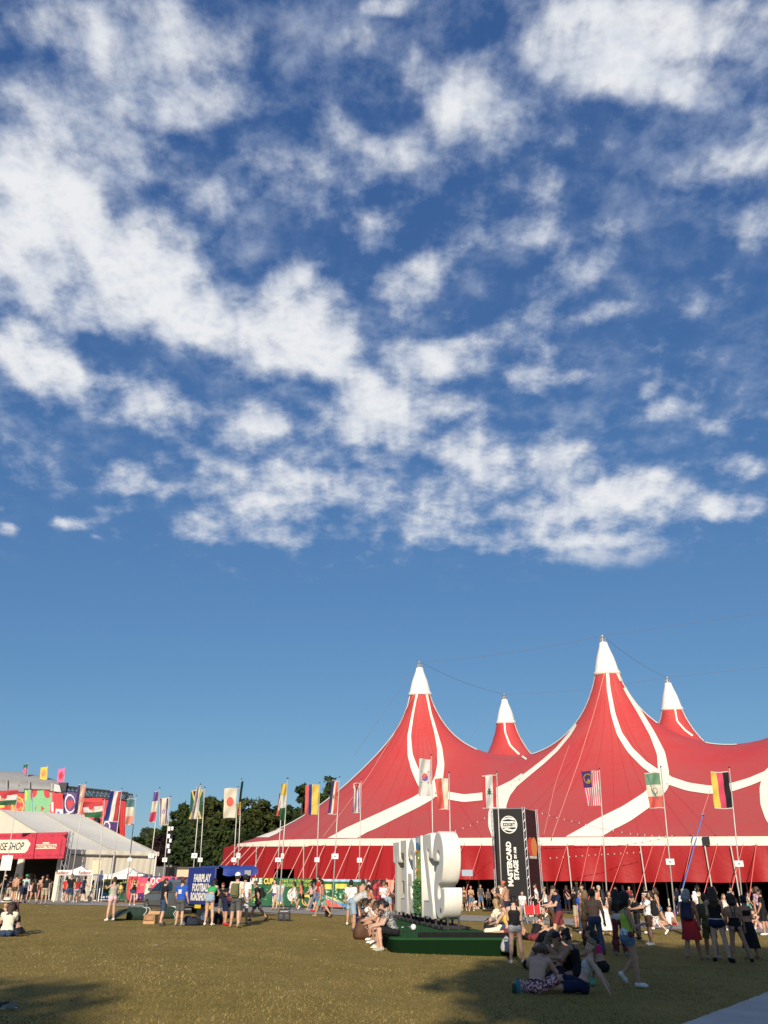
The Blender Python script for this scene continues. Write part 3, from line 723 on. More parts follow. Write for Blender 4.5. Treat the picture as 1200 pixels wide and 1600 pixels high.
# ============================================================ THE GREY STAGE CANOPY FAR LEFT
GREY = mat('grey_pvc', (.34, .335, .31), .6, .12, 1.2)
GREY2 = mat('grey_pvc_skirt', (.25, .255, .26), .6, .14, .8)
sc = thing('stage_canopy', 'low curved grey canopy roof behind the cream shop tent', 'canopy')
Yc = 112
prof = [(-260, 1214), (-120, 1206), (-20, 1203), (30, 1206), (60, 1212), (80, 1218), (92, 1224)]
low = [(-260, 1222), (-120, 1219), (-20, 1217.5), (30, 1219.5), (60, 1222), (80, 1224.5), (92, 1227)]
q = [PY(*p, Yc + 8) for p in prof]; e = [PY(*p, Yc) for p in low]; bk = [PY(p[0], p[1] + 3, Yc + 24) for p in prof]
vs = []; fs = []
nn = 8
for a, b_, c in zip(e, q, bk):
    for k in range(nn + 1): vs.append(a.lerp(b_, k / nn) + Vector((0, 0, .35 * sin(pi * k / nn))))
    vs.append(c)
m_ = nn + 2
for i in range(len(q) - 1):
    for k in range(m_ - 1): fs.append([i * m_ + k, (i + 1) * m_ + k, (i + 1) * m_ + k + 1, i * m_ + k + 1])
mesh('roof', vs, fs, GREY, sc, True)
bt = [(-260, 1238), (-120, 1235), (-20, 1234.5), (30, 1236), (60, 1239), (80, 1241), (97, 1244)]
g_ = [PY(*p, Yc - .3) for p in bt]; vs = []; fs = []
for a, b_ in zip(e, g_):
    for k in range(5): vs.append(a.lerp(b_, k / 4) + Vector((0, .25 * sin(pi * k / 4), 0)))
for i in range(len(e) - 1):
    for k in range(4): fs.append([i * 5 + k, i * 5 + k + 1, (i + 1) * 5 + k + 1, (i + 1) * 5 + k])
mesh('valance', vs, fs, GREY2, sc, True)
for px in (-90, 11, 82): q = PY(px, 1236, Yc + 1); MB().tube([(q.x, Yc + 1, gz(q.x, Yc)), (q.x, Yc + 1, q.z)], .12, 6).build('leg', GREY, sc)
for px in (-90, -40, 11, 46, 82): MB().tube([PY(px, 1216 + max(0, px) * .1, Yc - .25), PY(px, 1239, Yc - .45)], .09, 6).build('post', GREY, sc)
mesh('end_flap', [PY(80, 1224, Yc), PY(93, 1227, Yc), PY(97, 1243, Yc - .5), PY(81, 1240, Yc - .4)], [[0, 1, 2, 3]], mat('pale_pvc', (.45, .46, .44), .5, .25, .6), sc)
# flags on its roof
for (x0, y0, x1, y1, sk, shapes, lab) in (
    (36, 1194, 44, 1209, 2, ('green', [('e', .45, .75, .42, .45, 'pink'), ('r', .3, .6, .6, .9, 'hot')]), 'small green flag with a pink disc above the grey canopy'),
    (62.5, 1198, 75, 1219, 2, ('yellow', [('p', star(.45, .5, .42, .25, 8, .9), 'orange'), ('r', .3, .32, .6, .4, 'yellow'), ('r', .3, .5, .6, .56, 'yellow')]), 'small yellow flag with an orange emblem above the grey canopy'),
    (89.5, 1200.5, 102, 1223, 2, ('pink', [('p', star(.5, .52, .45, .30, 8, .85), 'red')]), 'small pink flag with a red star above the grey canopy')):
    t = thing('flag', lab, 'flag', group='small flags on the grey canopy')
    pb = PY(x1 - 3, 1238, Yc + 2); MB().tube([pb, PY(x1, y0 - 2, Yc + 2)], .045, 6).build('pole', POLE, t)
    printed('cloth', quadf(PY(x0 + sk * .5, y0 + 1, Yc + 2), PY(x1, y0, Yc + 2), PY(x0 - sk * .5, y1 - 1, Yc + 2), PY(x1 - sk, y1, Yc + 2), .12, 5), 14, 24, shapes[0], shapes[1], t, .2)
# colourful wall of banners under the canopy
bans = [
 (-60, 1237, 15, 1262, 'red', [('p', [(.1, .9), (.3, .3), (.5, .6), (.8, .1), (.9, .8)], 'yellow')], 'red and yellow banner at the left edge under the grey canopy'),
 (15, 1238, 38, 1267, 'red', [('p', [(.1, .5), (.45, .35), (.55, .1), (.62, .35), (1, .25), (.7, .55), (1, .75), (.6, .8), (.5, 1), (.4, .8), (.05, .85)], 'orange'), ('p', [(.3, .6), (.55, .4), (.8, .55), (.6, .75)], 'red'), ('o', .55, .58, .42, .4, .85, 'yellow')], 'red banner with yellow flame lines under the grey canopy'),
 (38.5, 1233, 50, 1267.5, 'mint', [('e', .1, .25, .3, .2, 'lime'), ('e', 1, .2, .2, .25, 'red')], 'narrow mint green banner beside the flame banner'),
 (51, 1234, 78, 1269, 'mint', [('e', .05, .08, .2, .22, 'red'), ('e', .85, .08, .2, .24, 'red'), ('p', [(.12, .72), (.2, .58), (.2, .85)], 'red'), ('p', [(.5, .6), (.7, .72), (.5, .86)], 'red')], 'mint green banner with red dots and triangles'),
 (77.5, 1237, 88, 1271.5, 'hot', [('r', 0, 0, .35, .5, 'mint'), ('e', .5, .6, .3, .2, 'white'), ('p', [(.6, 0), (1, 0), (.8, 1), (.6, 1)], 'red')], 'pink and white patterned banner between mint and purple'),
 (86, 1238, 98, 1272, 'red', [('r', 0, .66, 1, 1, 'white'), ('e', .45, .85, .2, .1, 'violet')], 'red banner with a white foot beside the purple heart'),
 (99, 1237, 119, 1273, 'purple', [('e', .5, .45, .42, .36, 'white'), ('e', .52, .45, .36, .30, 'purple'), ('p', [(.5, .72), (.22, .42), (.36, .28), (.52, .38), (.66, .26), (.82, .42)], 'red'), ('r', .2, .82, .5, .86, 'white'), ('p', [(.3, .05), (.36, .05), (.4, .14), (.34, .14)], 'white')], 'purple banner with a red heart in a white outline'),
 (119.5, 1246, 168, 1284, 'red', [('p', [(0, .55), (1, .45), (1, .52), (0, .62)], 'crimson')], 'wide plain red banner under the black truss'),
 (160, 1249, 183, 1297, 'plum', [('e', .3, .78, .24, .14, 'white'), ('e', .3, .78, .18, .10, 'purple'), ('r', 0, 0, .5, .5, 'red'), ('e', .4, .4, .25, .12, 'orange')], 'purple banner with a white ring beside the red corner drape'),
]
for (x0, y0, x1, y1, base, sh, lab) in bans:
    b_ = thing('banner', lab, 'banner', group='printed banners on the far stage')
    Yb = 111 if x0 > 90 else 110.4
    printed('cloth', quadf(PY(x0, y0, Yb), PY(x1, y0 + .6, Yb), PY(x0, y1 + 5, Yb), PY(x1, y1 + 6, Yb), .06, 7), 44, 44, base, sh, b_)
    MB().tube([PY(x0 - .4, y0 - .3, Yb - .05), PY(x1 + .4, y0 + .3, Yb - .05)], .05, 5).build('rail', BLACK, b_)
    for px in (x0, x1): q = PY(px, y0, Yb + .1); MB().tube([(q.x, q.y, gz(q.x, q.y)), q], .05, 5).build('post', BLACK, b_)
# pleated red drape at the truss end
dr = thing('drape', 'tall pleated red drape hanging at the right end of the black truss', 'drape')
vs = []; fs = []
for i in range(41):
    f_ = i / 40; t_ = PY(181 + 16 * f_, 1249 + 2 * f_, 112); b_ = PY(176 + 19 * f_, 1312, 112); o_ = Vector((0, .16 * sin(f_ * 34), 0))
    for k in range(7): vs.append(t_.lerp(b_, k / 6) + o_ * (.4 + k / 8))
for i in range(40):
    for k in range(6): fs.append([i * 7 + k, i * 7 + k + 1, (i + 1) * 7 + k + 1, (i + 1) * 7 + k])
mesh('cloth', vs, fs, fab('red'), dr, True); MB().tube([PY(180, 1248, 111.9), PY(198, 1251, 111.9)], .07, 6).build('rail', BLACK, dr)
# black lattice truss
tr_ = thing('lighting_truss', 'black lattice truss standing over the red banners', 'truss')
TB = mat('black_truss', (.03, .034, .045), .5, .2)
a0, a1 = PY(94, 1228, 113), PY(200, 1239, 113); b0, b1 = PY(95, 1241, 113), PY(200, 1250, 113)
fr = MB(); n = 16
for d_ in (0, 2.2):
    o_ = Vector((0, d_, 0))
    for (p, q_) in ((a0, a1), (b0, b1)): MB().tube([p + o_, q_ + o_], .12, 5).build('chord', TB, tr_)
    for i in range(n + 1):
        f_ = i / n; p, q_ = a0.lerp(a1, f_) + o_, b0.lerp(b1, f_) + o_
        MB().tube([p, q_], .06, 4).build('lacing_bar', TB, tr_)
        if i < n:
            p2, q2 = a0.lerp(a1, (i + 1) / n) + o_, b0.lerp(b1, (i + 1) / n) + o_
            MB().tube([p, q2], .05, 4).build('lacing_bar', TB, tr_); MB().tube([q_, p2], .05, 4).build('lacing_bar', TB, tr_)
for px in (98, 148, 198): MB().tube([PY(px, 1240, 114), Vector((PY(px, 1240, 114).x, 114, 0))], .2, 6).build('tower_leg', TB, tr_)
MB().box(PY(98, 1234, 112.6), (1.1, .6, 1.8)).build('speaker', TB, tr_)
lamp = thing('stage_lamp', 'black and white moving stage lamp hanging below the red banner', 'lamp')
lp = PY(151, 1284, 109); MB().lathe([(.1, -.5), (.45, -.3), (.5, .2), (.3, .5)], 12, lp).build('housing', BLACK, lamp); MB().lathe([(.0, -.62), (.34, -.52), (.3, -.4)], 12, lp).build('lens', WHITEP, lamp)

# ============================================================ THE CREAM SHOP TENT
PVC = mat('cream_pvc', (.72, .675, .54), .45, .06, .5, .1)
PVCR = mat('cream_pvc_roof', (.72, .68, .57), .5, .08, .35, .1)
shop = thing('shop_tent', 'large cream gabled marquee with a red shop sign over its open front', 'marquee')
A = PY(107, 1329, 71); B = PY(243, 1333.5, 77.2); B.z = A.z
dd = (B - A); dd.z = 0; Lw = dd.length; dd.normalize(); pp = Vector((-dd.y, dd.x, 0)); W2 = 14.4
ez = A.z; rz_ = PY(131, 1273, (B + pp * W2).y).z
def T3(s_, t_, z): q = A + dd * s_ + pp * t_; return Vector((q.x, q.y, z))
def slab(fn, ns, nt_, name, m, parent): 
    vs = [fn(i / ns, j / nt_) for j in range(nt_ + 1) for i in range(ns + 1)]
    fs = [[j * (ns + 1) + i, j * (ns + 1) + i + 1, (j + 1) * (ns + 1) + i + 1, (j + 1) * (ns + 1) + i] for j in range(nt_) for i in range(ns)]
    return mesh(name, vs, fs, m, parent, True)
for bay in range(2):
    s0, s1 = Lw * bay / 2, Lw * (bay + 1) / 2
    slab(lambda u, v: T3(s0 + (s1 - s0) * u, -.12 + (W2 + .12) * v, ez + (rz_ - ez) * v - .10 * sin(pi * v) - .12 * sin(pi * u) * sin(pi * v)), 12, 16, 'roof_panel', PVCR, shop)
    slab(lambda u, v: T3(s0 + (s1 - s0) * u, W2 + W2 * v, rz_ + (ez - rz_) * v), 4, 8, 'roof_panel', PVCR, shop)
    slab(lambda u, v: T3(s0 + .06 + (s1 - s0 - .12) * u, .012 * sin(u * 19) * v + .008 * sin(u * 41 + 3 * v), ez - .12 + (-.3 - ez) * v), 60, 8, 'wall_panel', PVC, shop)
for k in range(3):
    s_ = min(Lw * k / 2, Lw)
    q = [T3(s_, -.15 + (W2 + .15) * v, ez + (rz_ - ez) * v - .10 * sin(pi * v) + .06) for v in (0, .25, .5, .75, 1)]
    MB().tube(q, .05, 5).build('roof_beam', mat('seam_keder', (.42, .39, .33), .6, .1), shop)
    MB().box(T3(s_, -.16, ez / 2), (.14, .14, ez)).build('upright', STEEL, shop)
slab(lambda u, v: T3(-.25 + (Lw + .5) * u, -.2 - .02 * sin(u * 50), ez + .10 - .34 * v), 40, 2, 'eave_valance', PVCR, shop)
MB().tube([T3(0, -.17, ez - .30), T3(Lw, -.17, ez - .30)], .05, 6).build('eave_rail', mat('eave_rail', (.20, .19, .17), .6, .1), shop)
for s_, nm in ((0, 'near'), (Lw, 'far')):
    slab(lambda u, v: T3(s_, 2 * W2 * u, (ez - .2) + max(0, (ez + (rz_ - ez) * (1 - abs(2 * u - 1)) - .02 - ez + .2)) * v), 24, 6, 'gable', PVC, shop)
slab(lambda u, v: T3(Lw, 2 * W2 * u, ez * (1 - v) - .3 * v), 16, 4, 'wall_panel', PVC, shop)
slab(lambda u, v: T3(Lw * u, 2 * W2, ez * (1 - v) - .3 * v), 8, 4, 'wall_panel', PVC, shop)
slab(lambda u, v: T3(5.5, .4 + (2 * W2 - .8) * u, (ez - .3) * (1 - v)), 8, 3, 'backdrop_curtain', DARK, shop)
# curtains in the open front
for (x0, x1, sp) in ((21, 38, .5), (88, 100, .2), (-40, -26, .3)):
    k = (x0 - 600) / F
    def at_gable(px, off=-.2):
        lo, hi = 0., 26.
        for _ in range(40):
            md = (lo + hi) / 2
            if proj(T3(off, md, 2))[0] > px: lo = md
            else: hi = md
        return lo
    t0, t1 = at_gable(x0), at_gable(x1)
    slab(lambda u, v: T3(-.25 - .12 * sin(u * 26), t0 + (t1 - t0) * (u * (.45 + .55 * v) + (.28 if sp > .4 else .0) * (1 - v)), (ez - .35) * (1 - v * .97)), 30, 8, 'curtain', PVC, shop)
# sign board over the front
sg = thing('shop_sign', 'long crimson sign board lettered MERCHANDISE SHOP over the marquee front', 'sign')
tr0 = PY(105.5, 1300.5, 68.6); br0 = PY(103, 1341, 68.6); br0.x = tr0.x
pl_ = PY(0, 1302.4, 70.6); slope_z = (pl_.z - tr0.z) / (tr0 - pl_).xy.length
rgt = (tr0 - pl_); rgt.z = 0; rgt.normalize(); wS = 21.
hS = tr0.z - br0.z
tl0 = tr0 - rgt * wS; bl0 = br0 - rgt * wS
nS = Vector((rgt.y, -rgt.x, 0))                          # towards the viewer
def UU(px):
    lo, hi = 0., 1.
    for _ in range(40):
        md = (lo + hi) / 2
        if proj(tl0.lerp(tr0, md))[0] < px: lo = md
        else: hi = md
    return lo
sh = []
rs = random.Random(5)
uw = .42 / wS
for row, v0 in ((0, .12), (1, .90)):
    for k in range(90):
        u0 = .30 + k * .0078
        if rs.random() < .72: sh.append(('r', u0, v0 - rs.uniform(.01, .06), u0 + rs.choice((.002, .003, .004)), v0 + rs.uniform(.01, .05), 'maroon'))
for k in range(8): sh.append(('e', UU(99), .3 + k * .08, .003, .03, 'maroon'))
sh.append(('e', UU(104), .15, .006, .07, 'black'))
uR = UU(46)
sh += [('r', 0, .24, uR - .012, .78, 'cream'), ('e', uR - .012, .51, .022, .27, 'cream'), ('e', uR + .006, .45, .008, .1, 'cream')]
ub0, ub1 = UU(60), UU(92)
sh += [('r', ub0, .44, ub1, .62, 'cream'), ('r', ub0 + .3 * (ub1 - ub0), .37, ub0 + .62 * (ub1 - ub0), .42, 'cream')]
MB().add([tl0 - Vector((0, 0, -.02)), tr0 + Vector((0, 0, .02)), br0 - Vector((0, 0, .02)), bl0 - Vector((0, 0, .02)), *(q - nS * .12 for q in (tl0, tr0, br0, bl0))],
         [[0, 1, 2, 3], [7, 6, 5, 4], [0, 4, 5, 1], [1, 5, 6, 2], [2, 6, 7, 3], [3, 7, 4, 0]]).build('board', mat('sign_board', (.35, .03, .06), .6, .1), sg)
fq = quadf(tl0, tr0, bl0, br0); printed('printed_face', lambda u, v: fq(u, v) + nS * .012, 700, 40, 'crimson', sh, sg, 0, .6, False)
ink = text_mesh('SHOP', 1, bold=.012, shear=.16)
w_shop = max(v.co.x for v in ink.vertices) - min(v.co.x for v in ink.vertices)
sz = hS * .43; want = (UU(40.5) - UU(17)) * wS
text('MERCHANDISE SHOP', sz, mat('black_ink', (.02, .02, .02), .6), (fq(UU(40.5), .66) + nS * .02, rgt, (0, 0, 1)), sg, align='RIGHT', bold=.012, shear=.16, sx=want / (w_shop * sz))
text('#SZIGETFESTIVAL', hS * .17, mat('red_ink', (.30, .02, .04), .6), (fq((ub0 + ub1) / 2, .59) + nS * .02, rgt, (0, 0, 1)), sg, align='CENTER', bold=.008, sx=.8)
# lattice tower at the sign's end
tw = thing('truss_tower', 'grey lattice truss tower holding the right end of the crimson sign', 'truss')
cx_ = tr0 - nS * .3
for (a_, b_) in ((0, 0), (.4, 0), (0, .4), (.4, .4)):
    q = cx_ + rgt * (a_ - .35) - nS * b_; MB().tube([(q.x, q.y, gz(q.x, q.y)), (q.x, q.y, tr0.z + .1)], .035, 6).build('chord', STEEL, tw)
for k in range(12):
    z0_ = k * tr0.z / 12; z1_ = (k + 1) * tr0.z / 12; o_ = (0, .4) if k % 2 else (.4, 0)
    for b_ in (0, .4):
        p = cx_ + rgt * (o_[0] - .35) - nS * b_; q = cx_ + rgt * (o_[1] - .35) - nS * b_; MB().tube([(p.x, p.y, z0_), (q.x, q.y, z1_)], .02, 4).build('lacing_bar', STEEL, tw)
ww = thing('ballast_block', 'black ballast block at the foot of the lattice tower', 'ballast'); q = G(90.5, 1405)
bevel(MB().box((q.x, q.y, q.z + .55), (.7, .7, 1.1)).build('block', BLACK, ww), .04); MB().box((q.x, q.y, q.z + 1.12), (.3, .06, .06)).build('handle', STEEL, ww)
# maroon roll-up banner with a pale figure
q0 = G(84, 1404.5); ru = thing('rollup_banner', 'maroon pull-up banner with a pale round portrait beside the shop entrance', 'banner')
fz = quadf(PY(76, 1376.5, q0.y), PY(90, 1376.5, q0.y), PY(74, 1402, q0.y), PY(87, 1402.5, q0.y))
printed('cloth', fz, 24, 40, 'maroon', [('e', .25, .45, .3, .28, 'cream'), ('e', .22, .3, .16, .12, 'grey'), ('r', .1, .42, .35, .7, 'grey'), ('r', .55, .08, .9, .13, 'pink')], ru)
MB().box((PY(80.5, 1403.5, q0.y).x, q0.y, q0.z + .06), (.95, .25, .12)).build('base', STEEL, ru)
# small white gazebo with dark red lettering
def gazebo(cx, fy, wd, dp, ez_, pk, label, lettering=None, legs=True):
    q = G(cx, fy); t = thing('gazebo', label, 'gazebo', q); W = mat('white_gazebo_cloth', (.72, .70, .66), .6, .06, 2)
    n = 8; vs = []; fs = []
    cs = [(-wd / 2, -dp / 2), (wd / 2, -dp / 2), (wd / 2, dp / 2), (-wd / 2, dp / 2)]
    for k in range(4):
        a, b_ = Vector((*cs[k], ez_)), Vector((*cs[(k + 1) % 4], ez_)); o = len(vs)
        for i in range(n + 1):
            for j in range(n + 1): 
                e_ = a.lerp(b_, i / n); f_ = j / n; vs.append(e_.lerp(Vector((0, 0, pk)), f_) - Vector((0, 0, .14 * sin(pi * f_) + .08 * sin(pi * i / n) * (1 - f_))))
        for i in range(n):
            for j in range(n): p = o + i * (n + 1) + j; fs.append([p, p + n + 1, p + n + 2, p + 1])
    mesh('canopy', vs, fs, W, t, True)
    v_ = MB()
    for k in range(4):
        a, b_ = Vector((*cs[k], ez_ + .01)), Vector((*cs[(k + 1) % 4], ez_ + .01)); MB().add([a, b_, b_ - Vector((0, 0, .36)), a - Vector((0, 0, .36))], [[0, 1, 2, 3]]).build('valance', W, t)
        if legs: MB().box((cs[k][0] * .97, cs[k][1] * .97, ez_ / 2), (.06, .06, ez_)).build('leg', WHITEP, t)
    if lettering:
        for px_ in (-.36, .26): 
            me = text_mesh(lettering, .34, align='CENTER', bold=.008, sx=.8); me.materials.append(mat('dark_red_ink', (.25, .03, .05), .6)); me.transform(Matrix.Translation((px_ * wd, -dp / 2 - .01, ez_ - .29)) @ Matrix.Rotation(R(90), 4, 'X')); link('lettering', me, t)
    return t
gazebo(119, 1409.3, 2.75, 2.2, 2.2, 2.5, 'small white gazebo with dark red lettering on its valance', 'Redlator')
gazebo(196, 1408.5, 3.2, 2.5, 1.95, 2.5, 'plain white pop-up gazebo behind the blue and green fence banner')
# placard boards
for (x0, y0, x1, y1, Y, c, lab, foot) in ((4, 1336.5, 16.5, 1360, 63, 'white', 'blank white board on a pole before the shop entrance', 1405), (145.5, 1344.5, 156.5, 1366, 65, (.62, .56, .36), 'pale yellow board on a thin pole in front of the marquee wall', 1404)):
    t = thing('notice_board', lab, 'board'); q = PY((x0 + x1) / 2, (y0 + y1) / 2, Y); a = PY(x0, y0, Y); b_ = PY(x1, y1, Y)
    MB().box((q.x, Y, q.z), (b_.x - a.x, .05, a.z - b_.z)).build('panel', fab(c), t)
    MB().tube([(q.x, Y + .06, gz(q.x, Y)), (q.x, Y + .06, a.z)], .03, 5).build('post', POLE, t)

# ============================================================ FENCE BANNERS ALONG THE PATH
def fence(name_lab, x0, y0, x1, y1, foot0, foot1, nx, ny, base, sh, txt=(), top0=None):
    a = G(x0, foot0 + 3); b_ = G(x1, foot1 + 3); t = thing('banner_fence', name_lab, 'fence', group='printed banner fences along the path')
    def up(p, px, py): d = ray(px, py); return Vector((p.x, p.y, CAMZ + p.y * d.z / d.y))
    tl, trr, bl, br = up(a, x0, y0), up(b_, x1, y1), up(a, x0, foot0), up(b_, x1, foot1)
    f = quadf(tl, trr, bl, br); rr = (trr - tl); wv = Vector((rr.y, -rr.x, 0)).normalized()
    printed('banner', lambda u, v: f(u, v) + wv * .03 * sin(u * 40 + 3 * v), nx, ny, base, sh, t)
    k = max(2, int((b_ - a).length / 3.4))
    for i in range(k + 1):
        p = a.lerp(b_, i / k) - wv * .06; zt = tl.z + (trr.z - tl.z) * i / k; MB().tube([(p.x, p.y, gz(p.x, p.y)), (p.x, p.y, zt + .05)], .03, 5).build('post', STEEL, t)
    for z_ in (.04, .98): MB().tube([tl.lerp(bl, z_) - wv * .06, trr.lerp(br, z_) - wv * .06], .02, 5).build('rail', STEEL, t)
    def ua(px):
        lo, hi = 0., 1.
        for _ in range(40):
            md = (lo + hi) / 2
            if proj(f(md, .3))[0] < px: lo = md
            else: hi = md
        return lo
    for (s_, p0, p1, v, hgt, c, kw) in txt:
        u = ua(p0); me_ = text_mesh(s_, hgt, bold=kw['bold']); w_ = max(q.co.x for q in me_.vertices)
        kw = dict(kw, sx=(ua(p1) - u) * rr.length / w_); text(s_, hgt, fab(c), (f(u, v) + wv * .075, rr, (0, 0, 1)), t, **kw)
    return t
fence('blue and green printed fence banner with yellow blocks, by the shop tent', 147, 1367.5, 196, 1368.5, 1405, 1406, 90, 60, 'dgreen',
      [('p', [(0, 0), (1, 0), (1, .10), (.6, .07), (.3, .16), (.12, .3), (.06, .6), (.5, 1), (0, 1)], 'blue'), ('r', .2, .02, .4, .1, 'sky'), ('r', .55, .02, .86, .08, 'sky'), ('r', .18, .13, .30, .26, 'yellow'), ('r', .30, .12, .52, .27, 'gold'), ('r', .84, .13, .95, .28, 'yellow'),
       ('e', .22, .5, .1, .08, 'yellow'), ('e', .8, .48, .06, .09, 'yellow'), ('p', [(.0, .5), (.1, .52), (.58, .95), (.4, .95), (.1, .7)], 'sky'), ('p', [(0, .55), (.09, .6), (.1, .9), (.02, .95)], 'teal'),
       ('r', .16, .86, .32, .93, 'white'), ('r', .37, .87, .5, .92, 'white'), ('r', .66, .87, .82, .93, 'mint'), ('n', 3, 26, .2, .2, .85, .7, .015, .025, 'mint'), ('n', 4, 14, .6, .2, .85, .7, .013, .02, 'yellow'), ('r', .9, .03, .98, .09, 'white')])
fence('pink and orange printed fence banner behind the grey car', 196.5, 1369, 262, 1369.5, 1406.5, 1408, 100, 60, 'hot',
      [('p', [(0, 0), (.2, 0), (.3, .5), (.12, 1), (0, 1)], 'red'), ('e', .15, .25, .1, .12, 'orange'), ('e', .1, .6, .06, .2, 'coral'), ('r', .28, 0, .8, .05, 'plum'), ('p', [(.28, .7), (.45, .68), (.6, 1), (.28, 1)], 'plum'),
       ('r', .47, .04, .51, .3, 'white'), ('p', [(.47, .28), (.51, .28), (.56, .52), (.5, .5)], 'white'), ('o', .6, .2, .06, .16, .6, 'white'), ('o', .73, .17, .05, .12, .6, 'white'), ('e', .35, .35, .05, .05, 'orange'), ('e', .2, .85, .08, .12, 'cream'), ('p', [(.08, .75), (.25, .8), (.2, 1), (.08, 1)], 'plum'),
       ('p', [(.70, .35), (.8, .02), (.98, .32), (.8, .62)], 'coral'), ('e', .9, .15, .03, .07, 'plum'), ('r', .93, .0, 1, .4, 'hot'), ('n', 8, 20, .3, .1, .95, .9, .012, .02, 'coral')])
fence('dark blue printed fence banner glimpsed between car and trailer', 262.5, 1370, 300, 1370.5, 1408, 1409, 40, 30, 'dblue', [('r', 0, 0, .28, .3, 'hot'), ('n', 6, 18, .3, 0, 1, .4, .03, .05, 'blue'), ('r', .5, .1, .8, .18, 'paleblue'), ('r', .05, .05, .2, .1, 'plum')])
def GF(sh):                                              # the print was measured over a longer length
    k = 192 / 150; out = []
    for q in sh:
        if q[0] == 'p': out.append(('p', [(x * k, y) for x, y in q[1]], q[2]))
        elif q[0] in 'eo': out.append((q[0], q[1] * k, q[2], q[3] * k, *q[4:]))
        elif q[0] == 'r': out.append(('r', q[1] * k, q[2], q[3] * k, q[4], q[5]))
        else: out.append((*q[:3], q[3] * k, q[4], q[5] * k, *q[6:]))
    return out
fence('long green fence banner about reusable cups and tents', 352, 1370.8, 502, 1373, 1414.5, 1416.5, 260, 60, 'dgreen',
      GF([('p', [(.37, .98), (.40, .62), (.45, .55), (.44, .95)], 'lime'), ('e', .415, .86, .028, .1, 'lime'), ('e', .44, .82, .02, .1, 'white'), ('e', .535, .60, .042, .23, 'white'), ('o', .535, .60, .03, .16, .85, 'grey'), ('e', .535, .6, .012, .06, 'mint'),
       ('e', .66, .78, .045, .2, 'yellow'), ('e', .655, .80, .032, .14, 'dgreen'), ('e', .765, .58, .04, .24, 'yellow'), ('p', [(.752, .7), (.752, .45), (.76, .45), (.774, .6), (.774, .45), (.782, .45), (.782, .7), (.774, .7), (.76, .55), (.76, .7)], 'dgreen'),
       ('r', .22, .33, .27, .36, 'mint'), ('r', .22, .46, .25, .52, 'lime'), ('r', .25, .58, .29, .7, 'lime'), ('r', .22, .62, .245, .66, 'mint'), ('e', .235, .78, .015, .06, 'lime'), ('r', .22, .86, .26, .90, 'mint'), ('n', 9, 12, .2, .4, .33, .95, .006, .02, 'mint'),
       ('p', [(.37, .60), (.385, .42), (.40, .6), (.392, .9), (.375, .9)], 'white')]),
      [('REUSABLE', 363, 409, .215, .46, 'white', dict(bold=.02)), ('CUP', 411.5, 426.5, .215, .46, 'yellow', dict(bold=.02)), ('TAKE YOUR TENT HOME', 439.5, 487, .15, .25, 'lime', dict(bold=.006)), ('OR DONATE IT TO US', 439.5, 486, .30, .25, 'lime', dict(bold=.006))])
fence('green, red and blue map-like fence banner right of the green one', 502, 1373.6, 572, 1374.2, 1417, 1418.5, 120, 60, 'dgreen',
      [('r', 0, 0, 1, .08, 'paleblue'), ('r', 0, 0, .2, .05, 'white'), ('r', .06, .18, .22, .36, 'yellow'), ('r', .3, .16, .56, .34, 'yellow'), ('p', [(.08, .6), (.3, .68), (.5, .86), (.46, .9), (.24, .74), (.06, .7)], 'yellow'),
       ('p', [(0, .62), (.1, .62), (.45, .9), (.6, 1), (.0, 1)], 'sky'), ('p', [(0, .72), (.1, .7), (.5, 1), (0, 1)], 'coral'), ('p', [(.3, .7), (.62, .98), (.8, 1), (.9, .95), (1, 1), (.5, 1)], 'sky'), ('n', 12, 60, .06, .3, .95, .85, .012, .022, 'mint'), ('n', 13, 30, .1, .3, .95, .8, .012, .02, 'white'), ('e', .62, .5, .035, .05, 'mint'), ('r', .5, .72, .6, .80, 'salmon'), ('r', .52, .75, .58, .77, 'white')])
fence('dark red photographic fence banner with an orange corner, near the letters', 572.5, 1374.4, 616, 1374.8, 1418.8, 1419.6, 80, 60, 'maroon',
      [('p', [(0, .4), (.25, 0), (.7, 0), (.3, .3), (.1, .9), (0, 1)], 'brown'), ('p', [(.68, 0), (1, 0), (1, .6), (.8, .3)], 'salmon'), ('p', [(.2, .25), (.45, .02), (.5, .06), (.26, .36)], 'crimson'), ('e', .5, .3, .06, .06, 'coral'), ('p', [(.0, .7), (.2, .5), (.32, .8), (.2, 1), (0, 1)], 'crimson'), ('e', .08, .2, .06, .12, 'cream'), ('n', 20, 12, .2, .1, .9, .8, .05, .03, 'crimson')])
